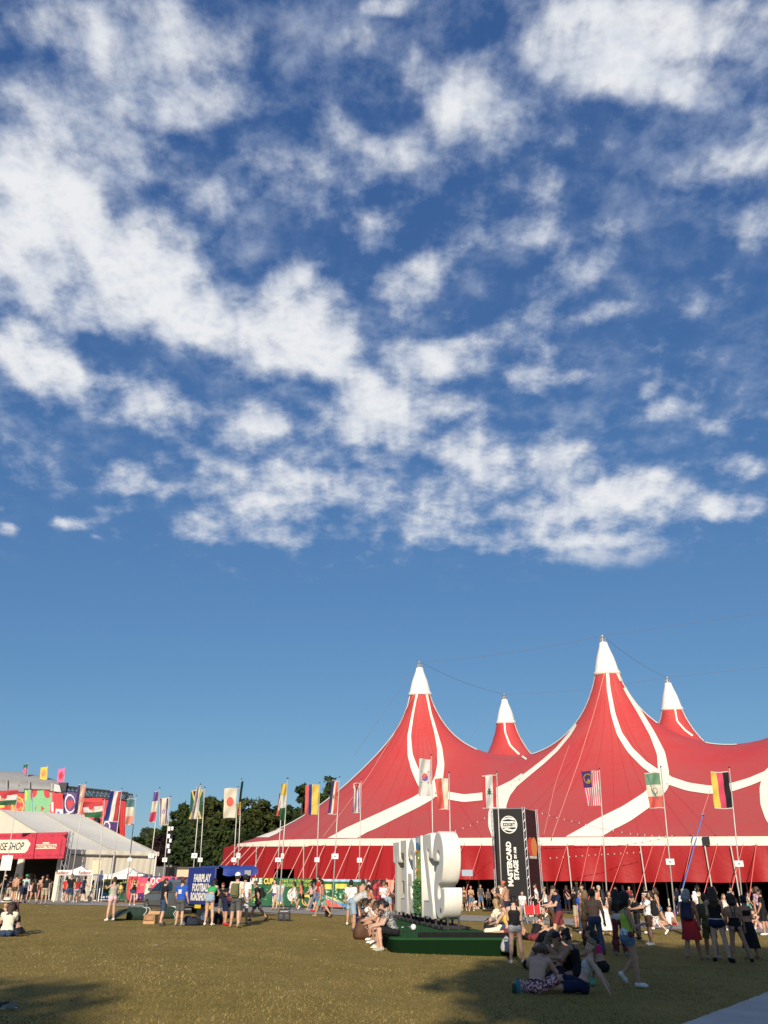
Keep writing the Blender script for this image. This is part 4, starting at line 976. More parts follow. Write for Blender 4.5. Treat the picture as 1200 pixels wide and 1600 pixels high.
# ============================================================ FLAG POLES
def flagpole(top, bot, fl, shapes, base, label, plac=True, Y=None, band=True, wave=.12, nx=30, ny=46):
    """top, bot: pixels; fl = (left x at top, right x at top, top y, left x at foot, right x at foot, foot y)"""
    g = G(*bot) if Y is None else Vector((PY(*bot, Y).x, Y, 0))
    if Y is not None: g.z = gz(g.x, Y)
    Yp = g.y; t = thing('flagpole', label, 'flag', g, group='flags on poles across the field'); inv = -Vector(g)
    tp = PY(*top, Yp); d_ = (tp - g)
    MB().tube([Vector((0, 0, -.05)), d_ * .5, d_], [.042, .036, .03], 7).build('pole', POLE, t, True)
    MB().lathe([(0, -.02), (.045, 0), (.05, .05), (0, .09)], 8, d_).build('finial', BLACK, t, True)
    lt, rt, ty, lb, rb, by = fl
    yaw = .25
    def cnr(x, y, edge): return PY(x, y, Yp - .06 - edge * yaw) + inv
    f = quadf(cnr(lt, ty, 1), cnr(rt, ty, 0), cnr(lb, by, 1), cnr(rb, by, 0))
    ph = random.uniform(0, 6)
    nrm = Vector((0, 1, 0))
    ff = lambda u, v: f(u, v) + nrm * (wave * (1 - u) * sin(7 * u + 3 * v + ph) + .03 * sin(11 * v + 5 * u + ph)) + Vector((0, 0, -.02 * sin(5 * u + ph)))
    if band: shapes = list(shapes) + [('r', 0, 0, 1, .022, 'white'), ('r', 0, .978, 1, 1, 'white')]
    printed('flag_cloth', ff, nx, ny, base, shapes, t, .32)
    tie = MB()
    for v in (.02, .5, .98): 
        q = ff(1, v); s_ = (q.z) / d_.z; p = d_ * s_; MB().tube([q, p], .012, 4).build('tie', WHITEP, t)
    if plac:
        sx, sy, sw, sh_ = plac if isinstance(plac, tuple) else (0, 1338, 9, 7)
        zf = (PY(600, sy, Yp).z - g.z) / d_.z; q = d_ * zf
        k = Yp * CP / F
        MB().box((q.x, q.y - .05, q.z), (sw * k, .03, sh_ * k)).build('placard', WHITEP, t)
        MB().box((q.x, q.y - .068, q.z), (sw * k * .3, .008, sh_ * k * .35)).build('placard_print', fab('grey'), t)
    return t
V3 = lambda a, b_, c: (a, [('r', .333, 0, .667, 1, b_), ('r', .667, 0, 1, 1, c)])
H3 = lambda a, b_, c: (a, [('r', 0, .333, 1, .667, b_), ('r', 0, .667, 1, 1, c)])
def FP(top, bot, fl, bs, label, **k): return flagpole(top, bot, fl, bs[1], bs[0], label, **k)
hun = ('red', [('p', [(0, .36), (1, .30), (1, .66), (0, .70)], 'white'), ('p', [(0, .70), (1, .66), (1, 1), (0, 1)], 'green'), ('e', .35, .42, .16, .20, 'red'), ('e', .28, .60, .10, .10, 'salmon')])
FP((29.5, 1228), (2, 1410), (-4, 29, 1235, -6, 24, 1258), hun, 'red, white and green flag with a crest flying out at the left edge', band=False, wave=.12, plac=False)
FP((80, 1231), (55, 1396), (75, 79.5, 1234, 67.5, 73, 1272), ('salmon', [('r', .0, 0, .3, 1, 'coral'), ('r', .3, .85, 1, 1, 'white')]), 'narrow furled salmon pink flag on a leaning pole before the grey canopy', band=False, plac=(0, 1335.5, 7, 6), nx=10)
FP((134.5, 1224), (106, 1412), (122, 133.5, 1226, 116, 127.5, 1272.5), ('purple', [('r', .36, 0, .66, 1, 'cream'), ('r', .66, 0, 1, 1, 'salmon'), ('e', .55, .52, .2, .1, 'salmon'), ('n', 5, 9, .4, .35, .9, .7, .05, .03, 'grey')]), 'purple, cream and salmon flag hanging before the purple heart banner', plac=False)
FP((163.5, 1248), (152, 1400), (129, 161, 1253, 132, 159, 1277), ('red', [('p', [(0, .38), (1, .24), (1, .6), (0, .72)], 'white'), ('p', [(0, .72), (1, .6), (1, 1), (.0, 1)], 'green'), ('e', .42, .4, .16, .12, 'red'), ('e', .5, .52, .1, .08, 'salmon')]), 'red, white and green flag flying out before the plain red banner', band=False, wave=.1, plac=False, Y=62.5)
FP((190.5, 1233), (171, 1404), (173.5, 188.5, 1235.5, 162, 183, 1284), ('blue', [('p', [(.34, 0), (.72, 0), (.70, 1), (.32, 1)], 'white'), ('p', [(.72, 0), (1, 0), (1, 1), (.70, 1)], 'red')]), 'large flag of upright blue, white and red stripes above the marquee roof', plac=False, Y=62)
FP((213, 1244), (196, 1410), (197.5, 210.5, 1248, 195.5, 207, 1289), H3('slate', 'cream', 'salmon'), 'faded green, cream and orange flag at the end of the marquee roof', plac=(0, 1343, 6, 5))
FP((249.5, 1232), (228, 1409), (240.5, 248, 1236, 232, 242.5, 1285), ('violet', [('r', 0, .333, 1, .667, 'cream'), ('r', 0, .667, 1, 1, 'hot')]), 'violet, cream and pink flag on the leaning pole at the marquee corner', plac=(0, 1337.5, 9, 6), Y=60)
isr = lambda: [('r', .10, 0, .24, 1, 'purple'), ('r', .78, 0, .92, 1, 'purple'), ('p', star(.5, .5, .2, .115, 3, .5), 'violet'), ('p', star(.5, .5, .2, .115, 3, .5, 90), 'violet'), ('p', star(.5, .5, .115, .0651, 3, .5), 'cream'), ('p', star(.5, .5, .115, .0651, 3, .5, 90), 'cream')]
FP((266.5, 1245), (252, 1409), (248.5, 264.5, 1246.5, 248.5, 260.5, 1289.5), ('cream', isr()), 'cream flag with two violet stripes and a six pointed star', plac=(0, 1343.5, 7.5, 6), Y=60)
FP((320, 1231), (309, 1411), (298, 317.5, 1234.5, 295.5, 315, 1279.5), ('dgreen', [('p', [(0, 0), (1, 0), (.5, .42)], 'brown'), ('p', [(0, 1), (1, 1), (.5, .58)], 'brown'), ('p', [(0, 0), (.14, 0), (1, 1), (.86, 1)], 'yellow'), ('p', [(1, 0), (.86, 0), (0, 1), (.14, 1)], 'yellow')]), 'green and black flag with a yellow diagonal cross', plac=(0, 1343.5, 7, 6), Y=60)
FP((313.5, 1226), (298, 1408), (307.5, 312.5, 1229, 299, 308, 1279.5), ('cream', [('p', [(.4, .1), (.8, .3), (.5, .55), (.3, 1), (.1, 1), (.35, .5)], 'violet')]), 'narrow furled cream and violet flag overlapping the yellow cross flag', plac=(0, 1337, 9, 7), band=False, nx=12, Y=57.5)
FP((372, 1230), (362, 1411), (350.5, 370, 1231.5, 349, 368, 1278), ('cream', [('e', .5, .47, .29, .16, 'coral')]), 'white flag with one large red disc', plac=(0, 1343.5, 7.5, 6), Y=60, wave=.03)
FP((377.5, 1218), (370, 1409), (376.5, 380.5, 1221, 371, 374.5, 1274), ('black', [('r', 0, .6, 1, .8, 'yellow'), ('r', 0, .8, 1, 1, 'orange'), ('p', [(.5, 0), (1, 0), (1, .5), (.6, .5)], 'dgreen')]), 'tightly furled dark green and yellow flag beside the red disc flag', plac=(0, 1337, 6, 7), band=False, nx=8, Y=57.5)
FP((441.5, 1238), (430, 1413), (437, 440.5, 1240, 431.5, 436, 1275), ('cream', [('r', 0, .74, 1, 1, 'coral'), ('r', 0, 0, .4, .74, 'salmon')]), 'narrow furled cream and coral flag behind the orange white and green one', plac=(0, 1343.5, 9, 6), band=False, nx=8, Y=60)
FP((449.5, 1217), (435.5, 1428), (440, 448, 1224.5, 436, 445, 1281), H3('yellow', 'white', 'green'), 'orange, white and green flag on the tallest pole before the fence', plac=(0, 1337.5, 4.5, 7), band=False)
FP((499.5, 1224), (493, 1413), (477, 498.5, 1226, 476.5, 496, 1273), ('yellow', [('r', 0, 0, .28, 1, 'coral'), ('r', .28, 0, .5, 1, 'blue'), ('r', .5, 0, .53, 1, 'cream')]), 'flag of upright red, blue and yellow stripes over the red tent', plac=(0, 1343.5, 7.5, 6.5), band=False, Y=60)
FP((530.5, 1215), (518.5, 1426), (519, 528.5, 1219.5, 512, 525, 1272.5), ('purple', [('r', .38, 0, .64, 1, 'cream'), ('r', .64, 0, 1, 1, 'coral'), ('e', .5, .48, .1, .08, 'gold')]), 'black, cream and red upright striped flag with a small gold crest', plac=(0, 1338, 10.5, 7.5))
FP((564.5, 1219), (560, 1416), (552, 563, 1223.5, 551, 561.5, 1270.5), ('cream', [('p', [(.1, 0), (.9, 0), (.5, .30)], 'red'), ('r', .0, .18, .14, 1, 'violet'), ('p', [(.36, .35), (.48, .22), (.55, .6), (.5, 1), (.36, 1)], 'violet'), ('p', [(.72, .2), (.9, .1), (.92, 1), (.76, 1)], 'violet'), ('p', star(.48, .1, .09, .04, 5, .4), 'white')]), 'violet and cream striped flag with a red triangle over the tent', plac=(0, 1344, 7.5, 6.5), Y=60)
FP((674, 1180.5), (678, 1432), (655, 672.5, 1186, 654, 673, 1244), ('white', [('e', .52, .49, .25, .11, 'coral'), ('p', [(.27, .49), (.77, .49), (.70, .58), (.5, .605), (.3, .58)], 'violet'), ('e', .4, .485, .125, .055, 'coral'), ('e', .64, .5, .125, .055, 'violet'), ('r', .16, .34, .30, .38, 'grey'), ('r', .74, .32, .88, .38, 'grey'), ('r', .14, .62, .30, .66, 'grey'), ('r', .74, .61, .88, .66, 'grey')]), 'tall white flag with a red and violet disc behind the white letters', plac=False, band=False, Y=46)
FP((701.5, 1208), (706, 1432), (679, 700, 1216, 685.5, 700.5, 1265), ('salmon', [('p', [(0, 0), (.5, 0), (.62, 1), (.0, 1)], 'coral'), ('p', [(.5, 0), (1, 0), (1, 1), (.62, 1)], 'cream')]), 'coral and cream folded flag beside the tall white flag', plac=False, Y=50)
FP((776, 1207), (786, 1440), (753.5, 774.5, 1211, 754, 776, 1263), ('red', [('r', .22, 0, .77, 1, 'white'), ('p', [(.5, .38), (.62, .46), (.56, .46), (.70, .53), (.58, .53), (.74, .60), (.54, .59), (.54, .62), (.46, .62), (.46, .59), (.26, .60), (.42, .53), (.3, .53), (.44, .46), (.38, .46)], 'green')]), 'red and white upright striped flag with a green tree above the black tower', plac=False, Y=50)
mal = [('r', .0 + .04 * k, .0, 0, 0, 'white') for k in range(0)] + [('r', .50 + k * .143, 0, .57 + k * .143, 1, 'white') for k in range(4)] + [('r', .06 + k * .143, .48, .13 + k * .143, 1, 'white') for k in range(3)] + [('r', 0, 0, .54, .48, 'plum'), ('o', .30, .22, .24, .15, .78, 'gold'), ('p', star(.34, .30, .15, .08, 8, .55), 'gold')]
FP((936.5, 1202), (951, 1444), (909, 934, 1204.5, 917, 938, 1259), ('hot', mal), 'red and white striped flag with a violet corner and yellow sun', plac=False, band=False, Y=48, nx=42, ny=50)
FP((1032.5, 1199), (1056, 1445), (1008, 1030.5, 1207, 1014.5, 1037, 1263), ('ltgreen', [('r', 0, .35, 1, .68, 'cream'), ('r', 0, .68, 1, 1, 'coral'), ('e', .55, .53, .2, .1, 'grey'), ('e', .55, .52, .12, .06, 'cream'), ('p', [(.1, 0), (.16, 0), (.34, .5), (.98, .9), (.98, .93), (.3, .56)], 'slate')]), 'green, cream and coral flag with a grey crest on the leaning pole', plac=(0, 1346.5, 13, 8.5))
FP((1139.5, 1200), (1163.5, 1447), (1110, 1137.5, 1205.5, 1117, 1145, 1263.5), ('black', [('r', 0, 0, .34, 1, 'yellow'), ('r', .34, 0, .66, 1, 'hot')]), 'flag of upright yellow, red and black stripes at the right', plac=(0, 1349.5, 13.5, 8.5), wave=.03)

# ============================================================ WHITE LETTERS ON THE GREEN PLATFORM
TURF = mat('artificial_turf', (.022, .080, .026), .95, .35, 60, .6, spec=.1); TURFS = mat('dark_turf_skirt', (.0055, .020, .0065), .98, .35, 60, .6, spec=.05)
pf = thing('platform', 'low green turf covered platform carrying the big white letters', 'platform')
PZ = None
ca = G(611, 1489); cb = G(806, 1491); cb.y = ca.y
rowd = Vector((-1.5, 9.2, 0)).normalized()
lrow = Vector((-.09, 1, 0)).normalized(); cc = cb + rowd * 12.2; cd_ = ca + lrow * 12.0
zt = PY(690, 1465.5, ca.y).z; zb = min(ca.z, cb.z) - .1
def rounded(cs, r_, n=6):
    out = []
    for i, c in enumerate(cs):
        p, q = cs[i - 1], cs[(i + 1) % len(cs)]; a = (p - c).normalized(); b_ = (q - c).normalized()
        for k in range(n + 1): 
            f_ = k / n; out.append(c + a * r_ * (1 - f_) ** 2 + b_ * r_ * f_ ** 2)
    return out
ol = rounded([Vector((c.x, c.y, 0)) for c in (ca, cb, cc, cd_)], .45)
n = len(ol)
vs = [(p.x, p.y, zt - .05) for p in ol] + [(p.x, p.y, zb) for p in ol]
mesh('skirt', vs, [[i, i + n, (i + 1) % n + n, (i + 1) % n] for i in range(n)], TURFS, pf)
cen = sum(ol, Vector()) / n
vs = [(p.x, p.y, zt - .05) for p in ol] + [(*(cen + (p - cen) * .985).xy, zt) for p in ol]
mesh('top', vs, [[i + n for i in range(n)]] + [[i, (i + 1) % n, (i + 1) % n + n, i + n] for i in range(n)], TURF, pf)
k0 = ca + Vector((.75, .32, 0)); k1 = cb + Vector((-.15, .32, 0))
bevel(MB().box(((k0.x + k1.x) / 2, k0.y + .02, zt + .035), (k1.x - k0.x, .34, .15)).build('kerb_board', mat('black_timber', (.012, .013, .012), .9, .3, 5, .3, spec=.1), pf), .012)
# letters
LW = mat('white_letter_paint', (.79, .76, .68), .48, .10, 1.1, .12)
def thick(path, wd, cap=0.):
    q = [Vector((x, y, 0)) for x, y in path]; Lf = []; Rt = []
    for i, p in enumerate(q):
        t_ = (q[min(i + 1, len(q) - 1)] - q[max(i - 1, 0)]).normalized(); n_ = Vector((-t_.y, t_.x, 0)); Lf.append(p + n_ * wd / 2); Rt.append(p - n_ * wd / 2)
    return [(p.x, p.y) for p in Lf + Rt[::-1]]
H = 1.0
def arc(cx, cy, rx, ry, a0, a1, n=16): return [(cx + rx * cos(R(a0 + (a1 - a0) * k / n)), cy + ry * sin(R(a0 + (a1 - a0) * k / n))) for k in range(n + 1)]
S_path = [(.475, .66), (.475, .72)] + arc(.29, .735, .185, .15, 10, 180, 14)[:-1] + arc(.29, .735, .185, .235, 180, 270, 8)[:-1] + arc(.29, .265, .185, .235, 90, 0, 8)[:-1] + arc(.29, .265, .185, .15, 0, -170, 14) + [(.105, .28), (.105, .35)]
GL = {
 'S': ([thick(S_path, .225)], .58),
 'Z': ([[(.03, 1), (.57, 1), (.57, .84), (.25, .19), (.57, .19), (.57, 0), (.0, 0), (.0, .15), (.33, .81), (.20, .81), (.20, .70), (.03, .70)]], .60),
 'I': ([[(.02, 1), (.32, 1), (.32, 0), (.02, 0)]], .34),
 'G': ([thick(arc(.29, .70, .19, .20, 10, 180, 14)[:-1] + [(.10, .62), (.10, .38)] + arc(.29, .30, .19, .20, 180, 360, 14)[1:] + [(.48, .40)], .20), [(.28, .53), (.58, .53), (.58, .36), (.28, .36)]], .60),
 'E': ([[(.0, 0), (.0, 1), (.50, 1), (.50, .81), (.20, .81), (.20, .60), (.44, .60), (.44, .42), (.20, .42), (.20, .19), (.52, .19), (.52, 0)]], .54),
 'T': ([[(.0, 1), (.56, 1), (.56, .70), (.42, .70), (.42, .80), (.38, .80), (.38, .0), (.18, 0), (.18, .80), (.14, .80), (.14, .70), (.0, .70)]], .58),
}
LH = 2.78
YS = 28.0; s0 = PY(710, 1438, YS); s0z = PY(690, 1438.5, YS).z; LH = PY(690, 1297, YS).z - s0z
org = Vector((s0.x, YS, s0z)); gap = .20
def glyph(name, ch, pos, parent, m, th=.60, hgt=LH, bev=.05):
    for outl in GL[ch][0]:
        cu = bpy.data.curves.new('g', 'CURVE'); cu.dimensions = '2D'; cu.fill_mode = 'BOTH'; cu.extrude = th / 2 - bev; cu.bevel_depth = bev; cu.bevel_resolution = 2; cu.offset = -bev * .8
        sp = cu.splines.new('POLY'); sp.points.add(len(outl) - 1); sp.use_cyclic_u = True
        for p, (x, y) in zip(sp.points, outl): p.co = (x * hgt, y * hgt, 0, 1)
        me = curve_mesh(cu); me.materials.clear(); me.materials.append(m)
        nrm = Vector((rowd.y, -rowd.x, 0))
        mt = Matrix(((rowd.x, 0, nrm.x, pos.x), (rowd.y, 0, nrm.y, pos.y), (0, 1, 0, pos.z), (0, 0, 0, 1)))
        me.transform(mt); me.name = name; o = link(name, me, parent)
        yield o
sgn_ = thing('letter_sign', 'row of giant white block letters SZIGET seen from behind on the platform', 'letters')
pos = org.copy(); IM = None
for ch in 'SZIGET':
    if ch == 'I': IM = pos.copy()
    else:
        os_ = list(glyph('letter', ch, pos, sgn_, LW))
        if len(os_) > 1:                                   # one mesh per letter
            bm = bmesh.new()
            for o in os_: bm.from_mesh(o.data)
            bm.to_mesh(os_[0].data); bm.free()
            for o in os_[1:]: bpy.data.objects.remove(o)
    if ch == 'S': SM = pos.copy()
    pos = pos + rowd * (GL[ch][1] * LH + gap)
nrm = Vector((rowd.y, -rowd.x, 0))
me = text_mesh('N', .17, bold=.01); me.materials.append(mat('black_ink', (.02, .02, .02), .6)); q = SM + rowd * .62 + Vector((0, 0, .22)) - nrm * .312
me.transform(Matrix(((-rowd.x, 0, -nrm.x, q.x), (-rowd.y, 0, -nrm.y, q.y), (0, 1, 0, q.z), (0, 0, 0, 1)))); link('painted_mark', me, sgn_)
# the letter I is painted with a meadow and planted with flowers
wI = .34 * LH; Ib = MB()
f0 = IM - nrm * .30; 
Ibox = list(glyph('letter', 'I', IM, sgn_, LW))[0]; Ibox.name = 'painted_letter'
fI = lambda u, v: IM - nrm * .305 + rowd * (.06 + (wI - .02) * (1 - u)) + Vector((0, 0, LH * (1 - v)))
meadow = [('r', 0, 0, 1, .16, 'paleblue'), ('p', [(0, .10), (.4, .05), (.7, .13), (1, .10), (1, .20), (0, .2)], 'sky'), ('e', .5, .05, .3, .04, 'white'), ('p', [(.6, .2), (.75, .1), (.9, .2)], 'black'), ('r', 0, .18, 1, .56, 'lime'), ('n', 31, 60, 0, .18, 1, .56, .05, .012, 'gold'), ('n', 32, 34, 0, .2, 1, .56, .04, .010, 'mint'), ('r', 0, .56, 1, 1, 'dgreen'), ('n', 33, 50, 0, .56, 1, .95, .07, .012, 'green'), ('e', .3, .58, .2, .02, 'violet'), ('r', 0, .82, 1, 1, 'dgreen')]
printed('meadow_print', fI, 24, 60, 'dgreen', meadow, sgn_, 0, .6, False)
rs = random.Random(3)
for k in range(22):
    u, v = rs.random(), .16 + .80 * rs.random() ** .8; p = fI(u, v) - nrm * .04
    c = rs.choice(['orange', 'white', 'coral', 'white', 'yellow', 'orange'])
    ax = Matrix.Rotation(R(90), 3, 'X')
    MB().lathe([(0, -.01), (.025, 0), (.055 if c != 'white' else .04, .02), (.02, .04), (0, .045)], 9, p, ax=(-nrm).to_track_quat('Z', 'Y').to_matrix()).build('flower', fab(c), sgn_, True)
lv = []
for k in range(900):
    u = rs.random(); v = .55 + .42 * rs.random(); p = fI(u, v) - nrm * rs.uniform(.0, .14); r_ = rs.uniform(.03, .07); a = rs.uniform(0, 6.28)
    lv.append([p + Vector((r_ * cos(a), r_ * sin(a) * .5, r_ * .3)), p + Vector((-r_ * sin(a), 0, r_ * cos(a))), p - Vector((r_ * cos(a), .3 * r_, r_ * .6))])
lo = link('foliage', tri_mesh('foliage', np.array([[list(q) for q in t_] for t_ in lv]), [mat('leaf_green', (.035, .12, .03), .6, .3, 9), mat('leaf_dark', (.02, .07, .02), .6, .3, 9)], np.random.randint(0, 2, 900)), sgn_); lo['kind'] = 'stuff'
# black steel frame under the letters
base = Vector((org.x, org.y, zt)); Ltot = (pos - org).length
ST = mat('black_steel', (.02, .02, .022), .5, .2)
for sd_ in (-.42, .42):
    a = base + nrm * sd_ - rowd * .35 + Vector((0, 0, .06)); b_ = a + rowd * (Ltot + .4)
    MB().tube([a, b_], .05, 4).build('base_rail', ST, sgn_)
for k in range(12):
    s_ = .15 + k * (Ltot - .3) / 11; q = base + rowd * s_
    MB().box((q.x, q.y, zt + .06), (1.0, .07, .07), math.atan2(nrm.y, nrm.x)).build('cross_rail', ST, sgn_)
    for sd_ in (-.18, .18):
        p = q + nrm * sd_; MB().box((p.x, p.y, (zt + org.z) / 2 + .06), (.06, .06, org.z - zt + .12)).build('stub_post', ST, sgn_)
wc = thing('speaker_stack', 'white ball shaped lamp lying on the platform turf before the letters', 'lamp'); q = PY(646, 1457, 27.6)
MB().lathe([(.0, -.09), (.065, -.065), (.09, 0), (.065, .065), (0, .09)], 14, (q.x, q.y, zt + .095)).build('globe', WHITEP, wc, True); MB().lathe([(.05, 0), (.06, .02), (0, .025)], 10, (q.x, q.y, zt)).build('base', BLACK, wc); wc.name = 'globe_lamp'
pp_ = thing('paper_sheet', 'crumpled white paper lying on the front edge of the platform', 'paper'); q = PY(636, 1464, 26.9)
mesh('sheet', [(q.x + x, q.y + y, zt + .10 + z) for x, y, z in ((-.17, -.07, .012), (0, -.08, .05), (.17, -.06, .015), (.15, .09, .03), (0, .10, .012), (-.15, .08, .04))], [[0, 1, 4, 5], [1, 2, 3, 4]], WHITEP, pp_)

# ============================================================ BLACK STAGE TOWER
BK = mat('black_banner_vinyl', (.010, .010, .011), .6, .15, .8, spec=.2); MRN = mat('dark_maroon_vinyl', (.030, .007, .011), .6, .2, .5, spec=.3)
tc_ = thing('stage_tower', 'tall black banner tower with white vertical lettering before the red tent', 'tower')
Yt = 57; n0 = PY(816.5, 1264, Yt); l0 = PY(770, 1264.5, Yt + .35); r0 = PY(836, 1267, Yt + 1.9); ztop = n0.z
def dn(p, z): return Vector((p.x, p.y, z))
for (p, q, m) in ((l0, n0, BK), (n0, r0, MRN)):
    slab(lambda u, v: dn(p.lerp(q, u), ztop + (.25 - ztop) * v), 6, 12, 'banner', m, tc_)
bk = l0 + (r0 - n0)
slab(lambda u, v: dn(l0.lerp(bk, u), ztop + (.25 - ztop) * v), 2, 2, 'banner', BK, tc_); slab(lambda u, v: dn(bk.lerp(r0, u), ztop + (.25 - ztop) * v), 2, 2, 'banner', BK, tc_)
mesh('top_sheet', [dn(p, ztop - .03) for p in (l0, n0, r0, bk)], [[0, 1, 2, 3]], BK, tc_)
TUB = mat('aluminium_truss', (.45, .46, .48), .35, .1, 6, metal=.7)
for p in (l0, n0, r0, bk):
    o_ = (p - (l0 + r0) / 2); o_.z = 0; o_.normalize()
    for a in (-.09, .09):
        q = p + o_ * .10 + Vector((-o_.y, o_.x, 0)) * a; MB().tube([dn(q, gz(q.x, q.y)), dn(q, ztop + .12)], .028, 6).build('truss_chord', TUB, tc_)
    for k in range(22):
        z0_ = .1 + k * .29; z1_ = z0_ + .29
        if z1_ > ztop: break
        a = .09 if k % 2 else -.09; q = p + o_ * .10; s_ = Vector((-o_.y, o_.x, 0)); MB().tube([dn(q + s_ * a, z0_), dn(q - s_ * a, z1_)], .014, 4).build('truss_lacing', TUB, tc_)
for (p, q) in ((l0, n0), (n0, r0)): MB().tube([dn(p, ztop + .03), dn(q, ztop + .03)], .035, 6).build('top_bar', TUB, tc_)
rt = (n0 - l0); rt.z = 0; wF = rt.length; rt.normalize(); fn = Vector((rt.y, -rt.x, 0))
def fpt(u, z, o=.015): return dn(l0, z) + rt * u * wF + fn * o
zpx = lambda py: PY(793, py, Yt + .2).z
IN = fab('white')
# round emblem
cu_, cz = .51, zpx(1288.5); rad = .275 * wF
SZ = [('e', .5, .5, .5, .5, 'white'), ('e', .5, .5, .455, .455, 'black'), ('e', .5, .5, .42, .42, 'white')]
sm = [('e', .5, .5, .5, .5, 'white'), ('e', .5, .5, .46, .46, 'black')]
band_ = lambda y, h, ph: ('p', [(x / 30, y + .035 * sin(x / 30 * 9 + ph)) for x in range(31)] + [(x / 30, y + h + .03 * sin(x / 30 * 8 + ph + 1)) for x in range(30, -1, -1)], 'white')
stripes = [band_(.13, .09, 0), band_(.26, .46, 2) if False else ('p', [(.05, .34), (.12, .30), (.4, .32), (.72, .30), (.93, .36), (.95, .66), (.6, .66), (.3, .68), (.06, .66)], 'white'), band_(.74, .10, 1.5)]
def clip_ring(u, v): return fpt(cu_ + (u - .5) * 2 * rad / wF, cz + (.5 - v) * 2 * rad, .012)
cols, idx = paint(64, 64, 'black', sm + stripes + [('o', .5, .5, .72, .72, .645, 'black'), ('o', .5, .5, .5, .5, .90, 'white')])
uu, vv_ = np.meshgrid((np.arange(64) + .5) / 64, (np.arange(64) + .5) / 64); inside = ((uu - .5) ** 2 + (vv_ - .5) ** 2) < .25
vs = [clip_ring(i / 64, j / 64) for j in range(65) for i in range(65)]
fs = []; fm = []
for j in range(64):
    for i in range(64):
        if inside[j, i]: fs.append([(j + 1) * 65 + i, (j + 1) * 65 + i + 1, j * 65 + i + 1, j * 65 + i]); fm.append(int(idx[j, i]))
mesh('emblem', vs, fs, [BK if c == 'black' else fab(c) for c in cols], tc_, False, np.array(fm, np.int32))
text('SZIGET', rad * .52, mat('black_ink', (.02, .02, .02), .6), (fpt(cu_, cz - rad * .17, .03), rt, (0, 0, 1)), tc_, align='CENTER', bold=.012, sx=.92)
def vtext(s, u, z0, z1, size, bold):
    me_ = text_mesh(s, size, bold=bold); w_ = max(q.co.x for q in me_.vertices); text(s, size, IN, (fpt(u, z0, .03), (0, 0, 1), -rt), tc_, bold=bold, sx=(z1 - z0) / w_)
vtext('MASTERCARD', .525, zpx(1385), zpx(1315), wF * .215, .022)
vtext('STAGE', .725, zpx(1374.5), zpx(1344), wF * .205, .022)
vtext('BY A38', .695, zpx(1341.5), zpx(1323.5), wF * .11, .012)
rt2 = (r0 - n0); rt2.z = 0; wR = rt2.length; rt2.normalize(); fn2 = Vector((rt2.y, -rt2.x, 0))
def fp2(u, z, o=.02): return dn(n0, z) + rt2 * u * wR + fn2 * o
zc2 = PY(830, 1323.5, Yt + 1).z; r2 = .62
for k, (du_, c) in enumerate(((-.15, 'red'), (.15, 'orange'))):
    ec = fp2(.54 + du_ * .9, zc2, .02 + .006 * k); me_ = bmesh.new()
    vv2 = [me_.verts.new(ec + rt2 * (.23 * wR) * cos(a * pi / 20) + Vector((0, 0, 1)) * r2 * sin(a * pi / 20)) for a in range(40)]; me_.faces.new(vv2)
    m2 = bpy.data.meshes.new('disc'); me_.to_mesh(m2); me_.free(); m2.materials.append(fab((.72, .035, .02) if k == 0 else (.80, .24, .02))); link('disc', m2, tc_)
text('mastercard', .30, IN, (fp2(.54, PY(830, 1341.5, Yt + 1).z, .03), rt2, (0, 0, 1)), tc_, align='CENTER', bold=.008, sx=.95)

# ============================================================ BLUE TRAILER
BLU = mat('blue_tarpaulin', (.016, .030, .19), .5, .18, 2.5, .25); BLU2 = mat('blue_awning', (.020, .048, .27), .5, .15, 2.5, .2)
tl_ = thing('box_trailer', 'blue box trailer with a raised side flap, lettered FAIRPLAY FOOTBALL ROADSHOW', 'trailer')
Yr = 41.; k_ = CP / F
cN = PY(333, 1414, Yr); cNt = PY(333, 1355.5, Yr); hB = cNt.z - cN.z; zb_ = cN.z
def ptx(px, Y): return PY(px, 1390, Y)
pl = ptx(292, Yr + 2.3); pr = ptx(389, Yr + .5)
back = pl + (pr - Vector((cN.x, cN.y, pr.z)))
cnr = {'n': Vector((cN.x, cN.y, 0)), 'l': Vector((pl.x, pl.y, 0)), 'r': Vector((pr.x, pr.y, 0))}; cnr['b'] = cnr['l'] + cnr['r'] - cnr['n']
def zz(p, z): return Vector((p.x, p.y, z))
ztp = cNt.z
def panel(a, b_, z0_, z1_, name, m, n_=(8, 8), sag=.03):
    a, b_ = cnr[a] if isinstance(a, str) else a, cnr[b_] if isinstance(b_, str) else b_
    return slab(lambda u, v: zz(a.lerp(b_, u), z1_ + (z0_ - z1_) * v) , *n_, name, m, tl_)
panel('l', 'n', zb_, ztp, 'side_panel', BLU); panel('b', 'l', zb_, ztp, 'side_panel', BLU); panel('b', 'r', zb_, ztp, 'side_panel', BLU)
panel(cnr['l'].lerp(cnr['n'], .96) + (cnr['r'] - cnr['n']) * .02, cnr['r'].lerp(cnr['b'], .03), zb_, zb_ + .05, 'sill', BLU)
slab(lambda u, v: zz(cnr['l'].lerp(cnr['n'], u).lerp(cnr['b'].lerp(cnr['r'], u), v), ztp + .10 * sin(pi * v)), 4, 6, 'roof', BLU, tl_)
slab(lambda u, v: zz(cnr['l'].lerp(cnr['n'], u).lerp(cnr['b'].lerp(cnr['r'], u), v), zb_ + .02), 2, 2, 'floor', BLACK, tl_)
slab(lambda u, v: zz((cnr['l'] * .8 + cnr['n'] * .2).lerp(cnr['b'] * .8 + cnr['r'] * .2, u), ztp - .05 + (zb_ - ztp + .08) * v), 2, 2, 'inner_wall', DARK, tl_)
